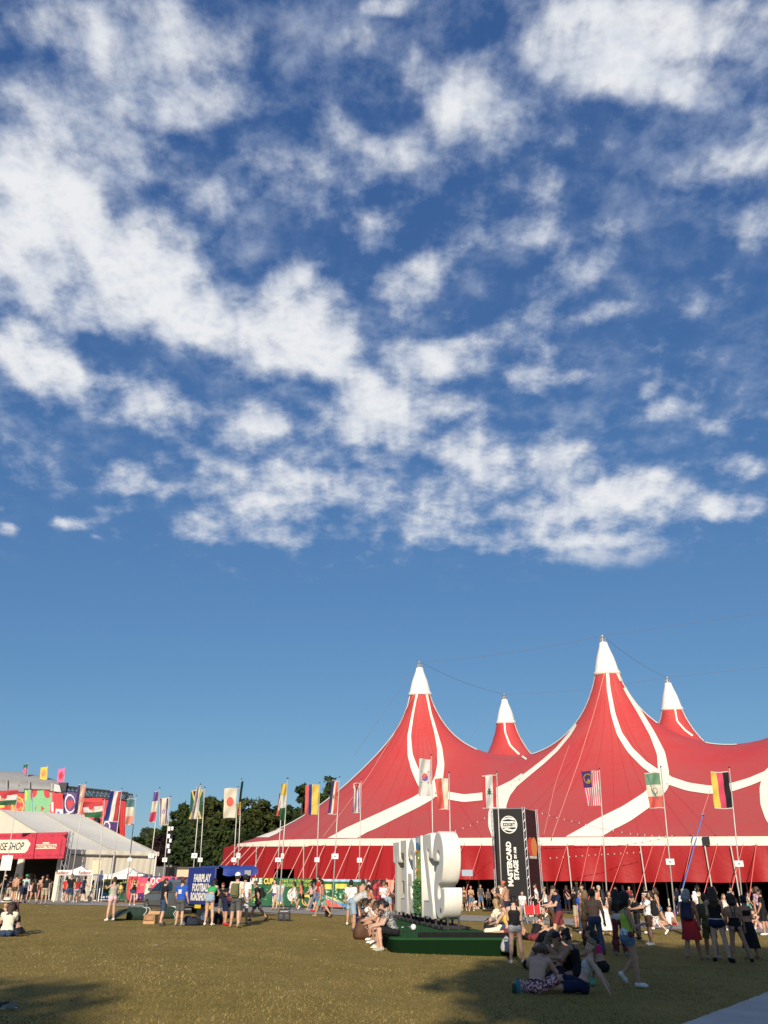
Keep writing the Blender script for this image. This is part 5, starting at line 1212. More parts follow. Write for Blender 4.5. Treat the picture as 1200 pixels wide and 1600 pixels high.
for c in 'nr': MB().box((cnr[c].x, cnr[c].y, (zb_ + ztp) / 2), (.07, .07, ztp - zb_)).build('frame_post', BLU, tl_)
fwd = Vector((cnr['n'] - cnr['l'])).normalized()
aw0, aw1 = cnr['n'] + (cnr['r'] - cnr['n']) * .05, cnr['r'] + (cnr['r'] - cnr['n']) * .06
dpx = .55
slab(lambda u, v: zz(aw0.lerp(aw1, u) + fwd * dpx * v, ztp + .12 - .16 * v - .05 * sin(pi * u)), 10, 5, 'awning', BLU2, tl_)
slab(lambda u, v: zz(aw0.lerp(aw1, u) + fwd * (dpx + .03 * sin(u * 14) * v), ztp - .04 - .05 * sin(pi * u) - (.28 + .04 * sin(u * 11)) * v), 24, 4, 'awning_valance', BLU2, tl_)
vx = (aw1 - aw0).normalized(); pc = aw0.lerp(aw1, .60) + fwd * (dpx + .05)
MB().add([zz(pc, ztp - .12), zz(pc + vx * .30, ztp - .12), zz(pc + vx * .30, ztp - .34), zz(pc, ztp - .34)], [[3, 2, 1, 0]]).build('patch', fab('grey'), tl_)
sdir = (cnr['n'] - cnr['l']).normalized(); sn = Vector((sdir.y, -sdir.x, 0)); lw_ = (cnr['n'] - cnr['l']).length
for s_, zf in (('FAIRPLAY', .62), ('FOOTBALL', .36), ('ROADSHOW', .11)):
    me_ = text_mesh(s_, .42, bold=.022); w_ = max(q.co.x for q in me_.vertices); u0 = {'FAIRPLAY': .24, 'FOOTBALL': .21, 'ROADSHOW': .18}[s_]
    text(s_, .46, IN, (zz(cnr['l'] + sdir * lw_ * u0 + sn * .02, zb_ + hB * zf), sdir, (0, 0, 1)), tl_, bold=.02, sx=lw_ * .62 / w_ * .42 / .46)
ctr = (cnr['n'] + cnr['b']) / 2
for (f_, g_) in ((.5, .02), (.5, .98)):
    q = cnr['n'].lerp(cnr['r'], f_).lerp(cnr['l'].lerp(cnr['b'], f_), g_) - (cnr['r'] - cnr['n']).normalized() * .0; ax = (fwd).to_track_quat('Z', 'Y').to_matrix()
    wh = MB().lathe([(.10, -.09), (.24, -.09), (.30, -.06), (.30, .06), (.24, .09), (.10, .09)], 20, (q.x, q.y, gz(q.x, q.y) + .30), ax=ax).build('wheel', mat('tyre_rubber', (.02, .02, .02), .85, .2), tl_, True)
    MB().lathe([(0, .06), (.17, .05), (.19, .095), (.0, .10)], 14, (q.x, q.y, gz(q.x, q.y) + .30), ax=ax).build('rim', STEEL, wh)
for f_ in (.1, .5, .9):
    a, b_ = zz(cnr['l'].lerp(cnr['b'], f_), zb_ - .05), zz(cnr['n'].lerp(cnr['r'], f_), zb_ - .05); MB().tube([a, b_], .05, 4).build('chassis_beam', BLACK, tl_)
q = cnr['l'].lerp(cnr['n'], .55) - (cnr['r'] - cnr['n']).normalized() * .1
for f_ in (.5, .88): 
    p = cnr['l'].lerp(cnr['n'], f_) + sn * .06; MB().box((p.x, p.y, zb_ - .09), (.55, .05, .15), math.atan2(sdir.y, sdir.x)).build('yellow_plate', mat('yellow_plate', (.72, .55, .03), .5, .1), tl_)
p = cnr['l'].lerp(cnr['n'], .7) + sn * .05; MB().box((p.x, p.y, zb_ - .34), (1.1, .12, .30), math.atan2(sdir.y, sdir.x)).build('undertray', BLACK, tl_)
MB().tube([zz(p, zb_ - .3), zz(p, gz(p.x, p.y))], .03, 6).build('jockey_leg', STEEL, tl_)

# ============================================================ GREY CAR
car = thing('parked_car', 'dark grey family car parked behind the men beside the blue trailer', 'car')
CARP = mat('grey_car_paint', (.115, .122, .12), .34, .04, 2, 0, metal=.3, spec=.5, coat=.6); GLS = mat('car_glass', (.012, .016, .018), .06, .02, 1, spec=.6)
TY = mat('tyre_rubber', (.02, .02, .02), .85, .2); RIM = mat('alloy_rim', (.45, .45, .45), .3, .1, metal=.8)
wf, wr = G(224, 1424.3), G(266, 1428.6); hd = (wf - wr); hd.z = 0; th_ = math.atan2(hd.y, -hd.x); hd.normalize()
inw = Vector((hd.y, -hd.x, 0)); inw = inw if inw.y > 0 else -inw
mid_ = (wf + wr) / 2 + inw * .77; car.location = (mid_.x, mid_.y, (wf.z + wr.z) / 2); car.rotation_euler = (0, 0, -th_)
cy, cz0 = -.9, 0.
x_f = -2.15; Lc = 4.35; wc_ = 1.74
# body outline (x from the nose, z)
low_ = [(0.03, .30), (.0, .55), (.06, .74), (.35, .86), (1.05, .98), (1.55, 1.02), (2.6, 1.03), (4.0, 1.06), (4.28, .98), (4.35, .70), (4.30, .32)]
roofc = [(1.08, .99), (1.50, 1.30), (1.95, 1.50), (2.6, 1.58), (3.4, 1.56), (3.9, 1.46), (4.24, 1.05)]
def ring(outline, hw, bulge):
    return outline
def carsec(x, z):                                        # half width at a point of the side view
    w_ = wc_ / 2
    w_ *= 1 - .16 * max(0, (.55 - x) / .55) ** 2 - .12 * max(0, (x - 3.95) / .4) ** 2
    if z > 1.0: w_ *= 1 - .24 * (z - 1.0) / .58
    return w_
def loft(poly, name, m, hw=None, nw=8, inset=0.):
    vs = []; fs = []; n = len(poly)
    for j in range(nw + 1):
        t_ = -1 + 2 * j / nw
        for (x, z) in poly:
            w_ = carsec(x, z) - inset; e_ = abs(t_) ** 4
            vs.append((x_f + x + (.02 * e_ if x < 2 else -.02 * e_), cy + .9 + w_ * t_, cz0 + z - (.035 * e_ if z > .7 else 0)))
    for j in range(nw):
        for i in range(n): a = j * n + i; b_ = j * n + (i + 1) % n; fs.append([a, b_, b_ + n, a + n])
    fs.append(list(range(n))); fs.append([nw * n + i for i in range(n)][::-1])
    return mesh(name, vs, fs, m, car, False)
arch = lambda cx: [(cx + .37 * cos(R(a)), .30 + .36 * sin(R(a))) for a in range(180, -1, -20)]
under = [(.03, .25)] + [(.41 - 0, .25)] 
body = low_[:] + [(4.0, .24)] + [(q[0], q[1]) for q in [(3.47 - .0 + .37 * cos(R(a)), .27 + .37 * sin(R(a))) for a in range(0, 181, 20)]] + [(2.9, .22), (1.3, .22)] + [(.83 + .37 * cos(R(a)), .27 + .37 * sin(R(a))) for a in range(0, 181, 20)] + [(.2, .24)]
b_ob = loft(body, 'body', CARP); 
cab = loft([(1.02, .97)] + roofc[1:] + [(4.26, 1.0)], 'roof', CARP)
yN = cy + .9
def sidepoly(pts, name, m, o=.012):
    vs = [(x_f + x, yN - carsec(x, z) - o - (0), cz0 + z) for x, z in pts]; return mesh(name, vs, [list(range(len(pts)))[::-1]], m, car)
sidepoly([(1.28, 1.04), (1.60, 1.29), (1.98, 1.455), (2.38, 1.49), (2.40, 1.055)], 'front_window', GLS)
sidepoly([(2.47, 1.055), (2.45, 1.49), (3.25, 1.48), (3.36, 1.07)], 'rear_window', GLS)
sidepoly([(3.43, 1.07), (3.33, 1.475), (3.72, 1.42), (4.0, 1.09)], 'quarter_window', GLS)
mesh('windscreen', [(x_f + 1.08, yN - .66, cz0 + 1.03), (x_f + 1.08, yN + .66, cz0 + 1.03), (x_f + 1.86, yN + .56, cz0 + 1.475), (x_f + 1.86, yN - .56, cz0 + 1.475)], [[0, 1, 2, 3]], GLS, car)
for x in (2.42, 3.39): sidepoly([(x, .36), (x, 1.04), (x + .015, 1.04), (x + .015, .36)], 'door_seam', BLACK, .008)
for x in (2.22, 3.2): sidepoly([(x, .90), (x, .935), (x + .17, .935), (x + .17, .90)], 'door_handle', RIM, .02)
for cx in (.83, 3.47):
    for y_ in (yN - wc_ / 2 + .10, yN + wc_ / 2 - .10):
        ax = Matrix.Rotation(R(90), 3, 'X')
        wh = MB().lathe([(.2, -.10), (.27, -.10), (.315, -.07), (.315, .07), (.27, .10), (.2, .10)], 24, (x_f + cx, y_, cz0 + .315), ax=ax).build('wheel', TY, car, True)
        rm = MB().lathe([(.205, -.06), (.205, .105), (.185, .11), (.18, .03), (.05, .02), (0, .02)], 24, (x_f + cx, y_, cz0 + .315), ax=ax)
        for k in range(5):
            a = k * 2 * pi / 5 + .3; rm.tube([(x_f + cx, y_ - .09, cz0 + .315), (x_f + cx + .19 * cos(a), y_ - .09, cz0 + .315 + .19 * sin(a))], .028, 5)
        rm.build('rim', RIM, wh)
MB().box((x_f + .16, yN - .62, cz0 + .72), (.20, .30, .12)).build('headlight', mat('headlamp_glass', (.6, .62, .62), .1, .02), car)
MB().box((x_f + 1.42, yN - .98, cz0 + 1.10), (.12, .20, .13)).build('wing_mirror', CARP, car)
sidepoly([(1.25, .30), (1.25, .36), (3.05, .36), (3.05, .30)], 'side_trim', mat('matte_trim', (.02, .02, .02), .7, .1), .012)

# ============================================================ THINGS ON THE GRASS
def rug(x0, x1, fy, label, r=.26):
    a, b_ = G(x0, fy), G(x1, fy); b_.y = a.y + .25; t = thing('carpet_roll', label, 'carpet roll'); MT = mat('green_carpet', (.022, .042, .03), .95, .35, 9, .5)
    n = 12; o = MB(); vs = []; fs = []
    k = 14
    pts = [a.lerp(b_, i / n) + Vector((0, 0, r * .85)) for i in range(n + 1)]
    o.tube(pts, [r * (1 + .05 * sin(i * 2.1)) for i in range(n + 1)], k).build('roll', MT, t, True)
    for f_ in (.72, .86):
        q = a.lerp(b_, f_); d_ = (b_ - a).normalized(); up_ = Vector((0, 0, 1)); s_ = d_.cross(up_)
        MB().tube([q + up_ * (r * .85) + (s_ * cos(i * pi / 8) + up_ * sin(i * pi / 8)) * r * 1.06 + d_ * .10 * sin(i) for i in range(17)], .012, 5).build('rope', WHITEP, t)
    return a, b_, t
a, b_, t = rug(197, 236, 1437.5, 'long dark green carpet roll tied with pale rope on the grass')
fl_ = mesh('loose_end', [G(168, 1435) + Vector((0, 0, .02)), G(176, 1439.5) + Vector((0, 0, .05)), G(202, 1438.5) + Vector((0, -.1, .34)), G(198, 1436) + Vector((0, .3, .42)), G(184, 1436.5) + Vector((0, 0, .36))], [[0, 1, 4], [1, 2, 4], [2, 3, 4]], mat('green_carpet', (.022, .042, .03), .95, .35, 9, .5), t)
rug(252, 276, 1435.5, 'short dark green carpet roll behind the man in the blue shirt')
q = G(235, 1443.5); bx = thing('cardboard_box', 'open brown cardboard box beside the man in black', 'box', q, R(-6)); CB = mat('cardboard', (.50, .29, .14), .9, .12, 4)
bw, bd, bh = .46, .40, .33; bevel(MB().box((0, 0, bh / 2), (bw, bd, bh)).build('carton', CB, bx), .008)
MB().add([(-bw / 2, -bd / 2, bh), (bw / 2, -bd / 2, bh), (bw / 2 - .03, -bd / 2 - .05, bh - .20), (-bw / 2 + .02, -bd / 2 - .05, bh - .20)], [[0, 1, 2, 3], [3, 2, 1, 0]]).build('flap', CB, bx)
MB().add([(-bw / 2, bd / 2, bh), (bw / 2, bd / 2, bh), (bw / 2 + .02, bd / 2 + .12, bh + .10), (-bw / 2, bd / 2 + .12, bh + .12)], [[0, 1, 2, 3]]).build('flap', CB, bx)
q = G(443.5, 1439); sp = thing('portable_speaker', 'black boom box speaker with a carry handle standing on the grass', 'speaker', q, R(4))
bevel(MB().box((0, 0, .19), (.56, .30, .36)).build('cabinet', BLACK, sp), .03); 
MB().tube([(-.24, 0, .34), (-.22, 0, .46), (.22, 0, .46), (.24, 0, .34)], .02, 6).build('handle', BLACK, sp)
for x in (-.13, .14): MB().lathe([(.115, 0), (.12, .015), (.09, .02), (.03, .0), (0, .02)], 16, (x, -.151, .18), ax=Matrix.Rotation(R(90), 3, 'X')).build('cone', mat('speaker_cone', (.05, .05, .055), .4, .1), sp, True)
MB().box((0, -.02, .385), (.34, .16, .02)).build('top_plate', mat('silver_plate', (.55, .55, .55), .35, .1), sp)
def sack(px, fy, wd, dp, hg, m, label, name='bag', seed=1, cat='bag'):
    """a slumped soft bag"""
    q = G(px, fy); t = thing(name, label, cat, q); rs = random.Random(seed); vs = []; fs = []; nr, na = 9, 18
    for i in range(nr + 1):
        th = pi * (i / nr) * .94; rr_ = sin(th) ** .5 * (1 - .22 * cos(th)); z = hg * .5 * (1 + cos(th) * abs(cos(th)) ** -.25 if abs(cos(th)) > 1e-3 else 1)
        for j in range(na):
            a_ = 2 * pi * j / na; k = 1 + .16 * sin(2 * a_ + seed * 1.7) + .11 * sin(3 * a_ + seed) + .07 * sin(7 * a_ + i * 1.3 + seed); vs.append((wd / 2 * rr_ * k * cos(a_) + .12 * wd * sin(seed) * z / hg, dp / 2 * rr_ * k * sin(a_), z * (1 + .22 * sin(a_ + seed * 2.1) + .07 * sin(3 * a_ + seed + i * .7))))
    for i in range(nr):
        for j in range(na): fs.append([i * na + j, (i + 1) * na + j, (i + 1) * na + (j + 1) % na, i * na + (j + 1) % na])
    mesh('cloth', vs, fs, m, t, True)
    MB().tube([(-.2 * wd, -.05, hg * .88), (-.12 * wd, -.1, hg * 1.12), (.12 * wd, -.1, hg * 1.12), (.2 * wd, -.05, hg * .88)], .014, 5).build('handle', m, t)
    return t
NV = mat('navy_cloth', (.018, .022, .04), .9, .2, 8, .3)
sack(294, 1446, .70, .42, .27, NV, 'slumped navy bag on the grass at the trailer nose', seed=2)
sack(309, 1445, .6, .36, .24, DARK, 'black holdall lying under the blue trailer', seed=5)
sack(317, 1444, .34, .3, .34, mat('denim_cloth', (.05, .10, .17), .9, .2, 8, .3), 'blue denim bundle beside the black holdall', 'bundle', seed=3)
sack(338, 1444, .5, .4, .34, DARK, 'tall black bag beside the girl in green', seed=4)
sack(286.5, 1446.5, .16, .14, .13, mat('white_plastic', (.7, .7, .68), .5, .1), 'crumpled white plastic cup bag by the navy bag', 'plastic_bag', seed=6)
sack(567, 1468, .62, .42, .50, mat('brown_leather', (.085, .036, .016), .6, .3, 12, .4), 'big brown leather bag on the grass beside the seated girls', 'leather_bag', seed=8)
sack(763, 1451.5, .38, .3, .34, DARK, 'small black bag standing on the platform turf by the blonde', seed=9)
def bottle(px, fy, r, hg, m, lid, label, name='bottle'):
    q = G(px, fy); t = thing(name, label, 'bottle', q); MB().lathe([(r * .9, 0), (r, .01), (r, hg * .72), (r * .75, hg * .80), (r * .45, hg * .84), (r * .45, hg * .9)], 14).build('body', m, t, True)
    MB().lathe([(r * .55, hg * .88), (r * .55, hg), (0, hg + .004)], 12).build('cap', lid, t); return t
bottle(803.5, 1552, .034, .175, mat('dark_can', (.015, .035, .022), .35, .1), mat('gold_lid', (.5, .36, .1), .4, .1), 'slim dark green can standing on the grass by the shirtless man', 'drink_can')
bottle(810, 1551.5, .042, .235, mat('teal_bottle', (.01, .22, .26), .35, .08), mat('teal_cap', (.01, .16, .2), .5, .1), 'teal water bottle standing on the grass beside a dark can')
def litter(px, fy, s_, m, label):
    q = G(px, fy); t = thing('litter', label, 'litter', q, random.uniform(0, 3)); rs = random.Random(px)
    vs = [(s_ * x + s_ * .2 * rs.uniform(-1, 1), s_ * .6 * y, .012 + s_ * .25 * rs.random()) for y in (-1, 0, 1) for x in (-1, 0, 1)]
    mesh('scrap', vs, [[0, 1, 4, 3], [1, 2, 5, 4], [3, 4, 7, 6], [4, 5, 8, 7]], m, t)
litter(72, 1416, .16, WHITEP, 'white paper scrap on the grass before the shop path')
litter(34, 1463, .22, WHITEP, 'white sheet of paper lying beside the seated woman in black')
litter(492, 1469.5, .06, WHITEP, 'tiny white scrap in the middle of the grass')
litter(561, 1475, .04, WHITEP, 'tiny white scrap left of the white shoes')
litter(243, 1478, .08, WHITEP, 'small white scrap on the open grass at left')
litter(1016, 1457, .14, WHITEP, 'pale paper scrap near the path behind the lime top woman')
for k, (px, fy, c) in enumerate(((3, 1574, (.06, .06, .06)), (14, 1576, (.24, .23, .21)))):
    q = G(px, fy); t = thing('shoe', ('grey' if k == 0 else 'pale') + ' trainer lying loose on the shaded grass at the lower left', 'shoe', q, R(60 + 50 * k)); t.scale = (.72, .72, .72)
    MB().add([(-.05, -.14, .0), (.05, -.14, 0), (.055, .05, 0), (.03, .15, 0), (-.03, .15, 0), (-.055, .05, 0), (-.045, -.13, .10), (.045, -.13, .10), (.05, .02, .085), (.025, .14, .045), (-.025, .14, .045), (-.05, .02, .085)],
             [[5, 4, 3, 2, 1, 0], [0, 1, 7, 6], [1, 2, 8, 7], [2, 3, 9, 8], [3, 4, 10, 9], [4, 5, 11, 10], [5, 0, 6, 11], [8, 9, 10, 11]]).build('upper', cloth(c), t); MB().box((0, 0, .012), (.10, .28, .024)).build('sole', WHITEP, t)
# red folding chairs by the tower
RC = mat('red_chair_cloth', (.50, .03, .035), .85, .12, 9, .2)
for k, px in enumerate((830, 840)):
    q = G(px, 1443.5); t = thing('folding_chair', ('left' if k == 0 else 'right') + ' red cloth folding chair beside the seated woman in white', 'chair', q, R(10))
    mesh('back', [(-.24, .1, .42), (.24, .1, .42), (.25, .16, .95), (.12, .17, .88), (0, .175, .80), (-.12, .17, .88), (-.25, .16, .95)], [[0, 1, 2, 3, 4, 5, 6]], RC, t)
    mesh('seat', [(-.25, -.3, .44), (.25, -.3, .44), (.24, .12, .42), (-.24, .12, .42)], [[0, 1, 2, 3]], RC, t)
    for x in (-.25, .25): MB().tube([(x, .18, 1.02), (x, .1, .45), (x, -.25, .0)], .016, 6).build('leg', POLE, t); MB().tube([(x, -.32, .46), (x, .2, .0)], .016, 6).build('leg', POLE, t)
# background buildings, floodlight stack
CRM = mat('cream_render', (.58, .50, .34), .85, .12, .8); GRYC = mat('grey_container', (.12, .13, .125), .7, .2, 1)
t = thing('low_building', 'low cream building with a flat brown roof beyond the fence', 'building')
a = PY(262, 1368, 108); b_ = PY(305, 1368, 108)
MB().box(((a.x + b_.x) / 2, 110, 1.6), (b_.x - a.x, 4, PY(280, 1357, 108).z * 2 - 3.2)).build('wall', CRM, t)
zr2 = PY(280, 1356, 108).z; MB().box(((a.x + b_.x) / 2, 110, zr2), (b_.x - a.x + .5, 4.4, .22)).build('roof', mat('brown_roof', (.10, .08, .06), .8, .2, 1), t)
MB().box((PY(284, 1362, 107.9).x, 107.98, 1.9), (.5, .04, .9)).build('vent', BLACK, t)
t = thing('site_container', 'grey site container at the right end of the cream shop tent', 'container'); a = PY(240, 1368, 92); b_ = PY(258, 1368, 92)
bevel(MB().box(((a.x + b_.x) / 2, 94, 1.4), (b_.x - a.x, 4, PY(250, 1354, 92).z * 2 - 2.8)).build('body', GRYC, t), .05); MB().box(((a.x + b_.x) / 2, 91.98, 1.5), (.06, .06, 2.2)).build('door_bar', STEEL, t)
t = thing('cabin', 'narrow pale cabin beside the grey site container', 'cabin'); a = PY(257, 1368, 98); b_ = PY(266, 1368, 98); zt3 = PY(260, 1353, 98).z
MB().box(((a.x + b_.x) / 2, 99.5, zt3 / 2), (b_.x - a.x, 3, zt3)).build('wall', mat('pale_wall', (.66, .62, .48), .8, .1), t); MB().box(((a.x + b_.x) / 2, 99.5, zt3 + .05), (b_.x - a.x + .2, 3.2, .12)).build('roof', GRYC, t)
t = thing('floodlight_mast', 'dark mast carrying a column of white floodlight boxes before the trees', 'floodlight')
q = PY(263, 1360, 84); MB().tube([(q.x, 84, 0), (q.x, 84, PY(263, 1293, 84).z)], .10, 6).build('mast', BLACK, t)
for (x, y, s_) in ((264.5, 1295, 4), (269.5, 1294.5, 3.5), (264, 1306.5, 4), (266.5, 1313.5, 3.6), (263, 1322, 4.2), (264.5, 1330, 3.8)):
    p = PY(x, y, 83.6); k = 84 * CP / F; o = MB().box((p.x, p.y, p.z), (s_ * k, .25, s_ * 1.55 * k)).build('lamp_box', mat('white_lamp_box', (.80, .79, .74), .4, .05), t); bevel(o, .03)
    MB().tube([p, (q.x, 84, p.z)], .04, 4).build('bracket', BLACK, t)
# ============================================================ TREES
LEAFM = {k: (mat('leaf_' + k, a, .75, .35, 1.2, spec=.15, trans=.3), mat('leaf_' + k + '_deep', b_, .8, .35, 1.2, spec=.1, trans=.25)) for k, a, b_ in
         (('green', (.060, .085, .024), (.036, .056, .018)), ('olive', (.078, .090, .026), (.046, .060, .019)), ('dark', (.042, .064, .022), (.026, .044, .016)), ('purple', (.030, .016, .018), (.018, .011, .013)), ('pale', (.11, .125, .085), (.09, .105, .075)))}  # the pale kind has distance haze put into its leaf colour
BARK = mat('bark', (.06, .05, .038), .95, .3, 5, .6)
def crown_mesh(rx, rz, zc, n_clump, per, leaf, seed, mats):
    rs = np.random.RandomState(seed); T_ = []
    for k in range(n_clump):
        d = rs.randn(3); d /= np.linalg.norm(d); r_ = .35 + .62 * rs.rand() ** .6
        lump = 1 + .16 * math.sin(3.1 * d[0] + seed) + .14 * math.sin(4.3 * d[2] + 2 * d[1] + seed)
        c = np.array([d[0] * rx, d[1] * rx, d[2] * rz]) * min(1., r_ * lump); c[2] += zc
        cr = (.17 + .14 * rs.rand()) * rx
        q = rs.randn(per, 3); q /= np.linalg.norm(q, axis=1)[:, None]
        p = c + q * (cr * (.55 + .5 * rs.rand(per, 1))) * np.array([1, 1, .72])
        nrm_ = q + .7 * rs.randn(per, 3) + np.array([0, 0, .35]); nrm_ /= np.linalg.norm(nrm_, axis=1)[:, None]
        a = np.cross(nrm_, rs.randn(per, 3)); a /= np.linalg.norm(a, axis=1)[:, None]; b_ = np.cross(nrm_, a)
        s_ = leaf * (.5 + .9 * rs.rand(per, 1))
        T_.append(np.stack([p - a * s_ * .6, p + a * s_ * .6, p + b_ * s_ * 1.2], 1))
    V_ = np.concatenate(T_); mi_ = (rs.rand(len(V_)) < .42).astype(int)
    return tri_mesh('crown', V_, mats, mi_)
def tree(name, loc, rx, top, kind, seed, label, leaf=.5, n_clump=70, per=70, low=.12, group=None):
    t = thing(name, label, 'tree', loc, 0, group); rz = (top - top * low) / 2; zc = top * low + rz
    tr_ = MB(); rs = random.Random(seed)
    tr_.tube([(0, 0, -.2), (.05, 0, top * .2), (-.05, .1, top * .45), (.1, 0, top * .8)], [top * .028, top * .022, top * .016, top * .005], 8)
    tr_.build('trunk', BARK, t, True)
    for k in range(6):
        a = k * 1.05 + rs.random(); z0_ = top * (.25 + .08 * k); l_ = rx * rs.uniform(.5, .85)
        MB().tube([(0, 0, z0_), (l_ * .5 * cos(a), l_ * .5 * sin(a), z0_ + l_ * .35), (l_ * cos(a), l_ * sin(a), z0_ + l_ * .6)], [top * .012, top * .008, top * .002], 6).build('limb', BARK, t, True)
    link('crown', crown_mesh(rx, rz, zc, n_clump, per, leaf, seed, LEAFM[kind]), t); return t
TREES = [(219, 9, 1288, 175, 'pale', 'pale hazy far tree standing alone left of the dark tree belt'),
 (206, 13, 1306, 140, 'dark', 'low dark tree just beyond the right end of the marquee roof'),
 (238, 21, 1288, 140, 'green', 'green tree at the left end of the belt between two flags'),
 (272, 27, 1259, 126, 'green', 'tall green tree behind the six pointed star flag'),
 (316, 32, 1251, 122, 'olive', 'broad green tree behind the yellow cross flag'),
 (352, 27, 1250, 130, 'green', 'tall tree behind the white flag with the red disc'),
 (388, 31, 1248, 122, 'olive', 'broad tree right of the red disc flag'),
 (424, 28, 1250, 130, 'dark', 'dark green tree behind the orange white and green flag'),
 (466, 20, 1217, 146, 'dark', 'tallest tree peeping over the red tent left of the red blue yellow flag'),
 (511, 27, 1220, 146, 'green', 'tall tree behind the black cream and red flag over the tent'),
 (255, 25, 1306, 113, 'purple', 'dark purple leaved tree behind the floodlight mast'),
 (300, 33, 1288, 112, 'dark', 'dense dark lower tree behind the blue trailer roof'),
 (345, 34, 1292, 113, 'green', 'dense lower tree above the trailer awning'),
 (386, 28, 1297, 112, 'dark', 'dark lower tree at the left corner of the red tent')]
for k, (px, hw, ty, Y, kd, lab) in enumerate(TREES):
    p = PY(px, 1380, Y); top = PY(px, ty, Y).z - gz(p.x, Y); r_ = hw * Y * CP / F
    tree('tree', (p.x, Y, gz(p.x, Y)), r_ * (1.3 if Y < 150 else 1), top * 1.0, kd, 11 + k, lab, leaf=.42, n_clump=int(80 + r_ * 16), per=100, low=.03, group='trees beyond the field')
# the trees behind the viewer that shade the near grass
for k, (x, y, rx, top, low) in enumerate(((5.6, -27, 6.4, 23.6, .64), (15.0, -28, 6.6, 24.2, .62), (3.6, -20, 5.8, 18.2, .62), (13, -19, 5.5, 17.6, .60), (24, -26, 6.6, 23.4, .60), (-10.0, -27, 4.6, 17.0, .64), (-16.5, -27, 5.2, 17.1, .62))):
    tree('tree', (x, y, gz(x, y)), rx, top, 'green', 60 + k, ['broad green tree behind the viewer shading the seated circle', 'second shade tree to the right behind the viewer', 'lower shade tree close behind the viewer', 'low shade tree right of the viewer', 'outermost shade tree on the right', 'shade tree behind the viewer on the left', 'outermost shade tree on the left'][k], leaf=.32, n_clump=190, per=90, low=low, group='shade trees behind the viewer')
# ============================================================ PEOPLE
def surface_nets(f, org, h):
    sg = f < 0
    nx, ny, nz = f.shape
    c = np.zeros((nx - 1, ny - 1, nz - 1), np.int8)
    for i in (0, 1):
        for j in (0, 1):
            for k in (0, 1): c += sg[i:nx - 1 + i, j:ny - 1 + j, k:nz - 1 + k]
    act = (c > 0) & (c < 8)
    I = np.argwhere(act)
    if len(I) == 0: return np.zeros((0, 3)), np.zeros((0, 4), int)
    idx = -np.ones(act.shape, int); idx[tuple(I.T)] = np.arange(len(I))
    acc_ = np.zeros((len(I), 3)); cnt = np.zeros(len(I))
    E = [((0, 0, 0), (1, 0, 0)), ((0, 1, 0), (1, 1, 0)), ((0, 0, 1), (1, 0, 1)), ((0, 1, 1), (1, 1, 1)), ((0, 0, 0), (0, 1, 0)), ((1, 0, 0), (1, 1, 0)), ((0, 0, 1), (0, 1, 1)), ((1, 0, 1), (1, 1, 1)),
         ((0, 0, 0), (0, 0, 1)), ((1, 0, 0), (1, 0, 1)), ((0, 1, 0), (0, 1, 1)), ((1, 1, 0), (1, 1, 1))]
    for a, b_ in E:
        a, b_ = np.array(a), np.array(b_); fa = f[tuple((I + a).T)]; fb = f[tuple((I + b_).T)]; m_ = (fa < 0) != (fb < 0)
        t_ = np.where(m_, fa / np.where(m_, fa - fb, 1), 0)[:, None]
        acc_ += np.where(m_[:, None], a + (b_ - a) * t_, 0); cnt += m_
    V_ = org + h * (I + acc_ / cnt[:, None])
    Q = []
    for ax in range(3):
        o = [0, 0, 0]; o[ax] = 1
        s0_ = sg[tuple(slice(0, n - o[d]) for d, n in enumerate(f.shape))]; s1_ = sg[tuple(slice(o[d], n) for d, n in enumerate(f.shape))]
        X = np.argwhere(s0_ != s1_); fl_ = s0_[tuple(X.T)]
        u, v = [(1, 2), (2, 0), (0, 1)][ax]
        ok = (X[:, u] > 0) & (X[:, v] > 0) & (X[:, u] < f.shape[u] - 1) & (X[:, v] < f.shape[v] - 1); X = X[ok]; fl_ = fl_[ok]
        def at(du_, dv_):
            Y_ = X.copy(); Y_[:, u] += du_; Y_[:, v] += dv_; return idx[tuple(Y_.T)]
        q = np.stack([at(-1, -1), at(0, -1), at(0, 0), at(-1, 0)], 1); q[~fl_] = q[~fl_][:, ::-1]
        Q.append(q[(q >= 0).all(1)])
    return V_, np.concatenate(Q)
class Prim:
    __slots__ = ('a', 'b', 'ra', 'rb', 'L', 'w', 'tag')
    def __init__(s, a, b_, ra, rb, tag_, L=None, w=1.): s.a = np.array(a, float); s.b = np.array(b_, float); s.ra = ra; s.rb = rb; s.tag = tag_; s.L = None if L is None else np.array(L, float); s.w = w
    def d(s, P):
        q = P - s.a; ab = s.b - s.a
        if s.L is not None:
            c = q @ s.L; q = q - c[..., None] * s.L * (1 - 1 / s.w); ab = ab - (ab @ s.L) * s.L * (1 - 1 / s.w)
        l2 = ab @ ab
        t_ = np.clip(q @ ab / l2, 0, 1) if l2 > 1e-12 else np.zeros(q.shape[:-1])
        return np.sqrt(((q - t_[..., None] * ab) ** 2).sum(-1)) - (s.ra + (s.rb - s.ra) * t_), t_
    def bb(s):
        r_ = max(s.ra, s.rb); lo = np.minimum(s.a, s.b) - r_; hi = np.maximum(s.a, s.b) + r_
        if s.L is not None: e = np.abs(s.L) * r_ * (s.w - 1); lo = lo - e; hi = hi + e
        return lo, hi
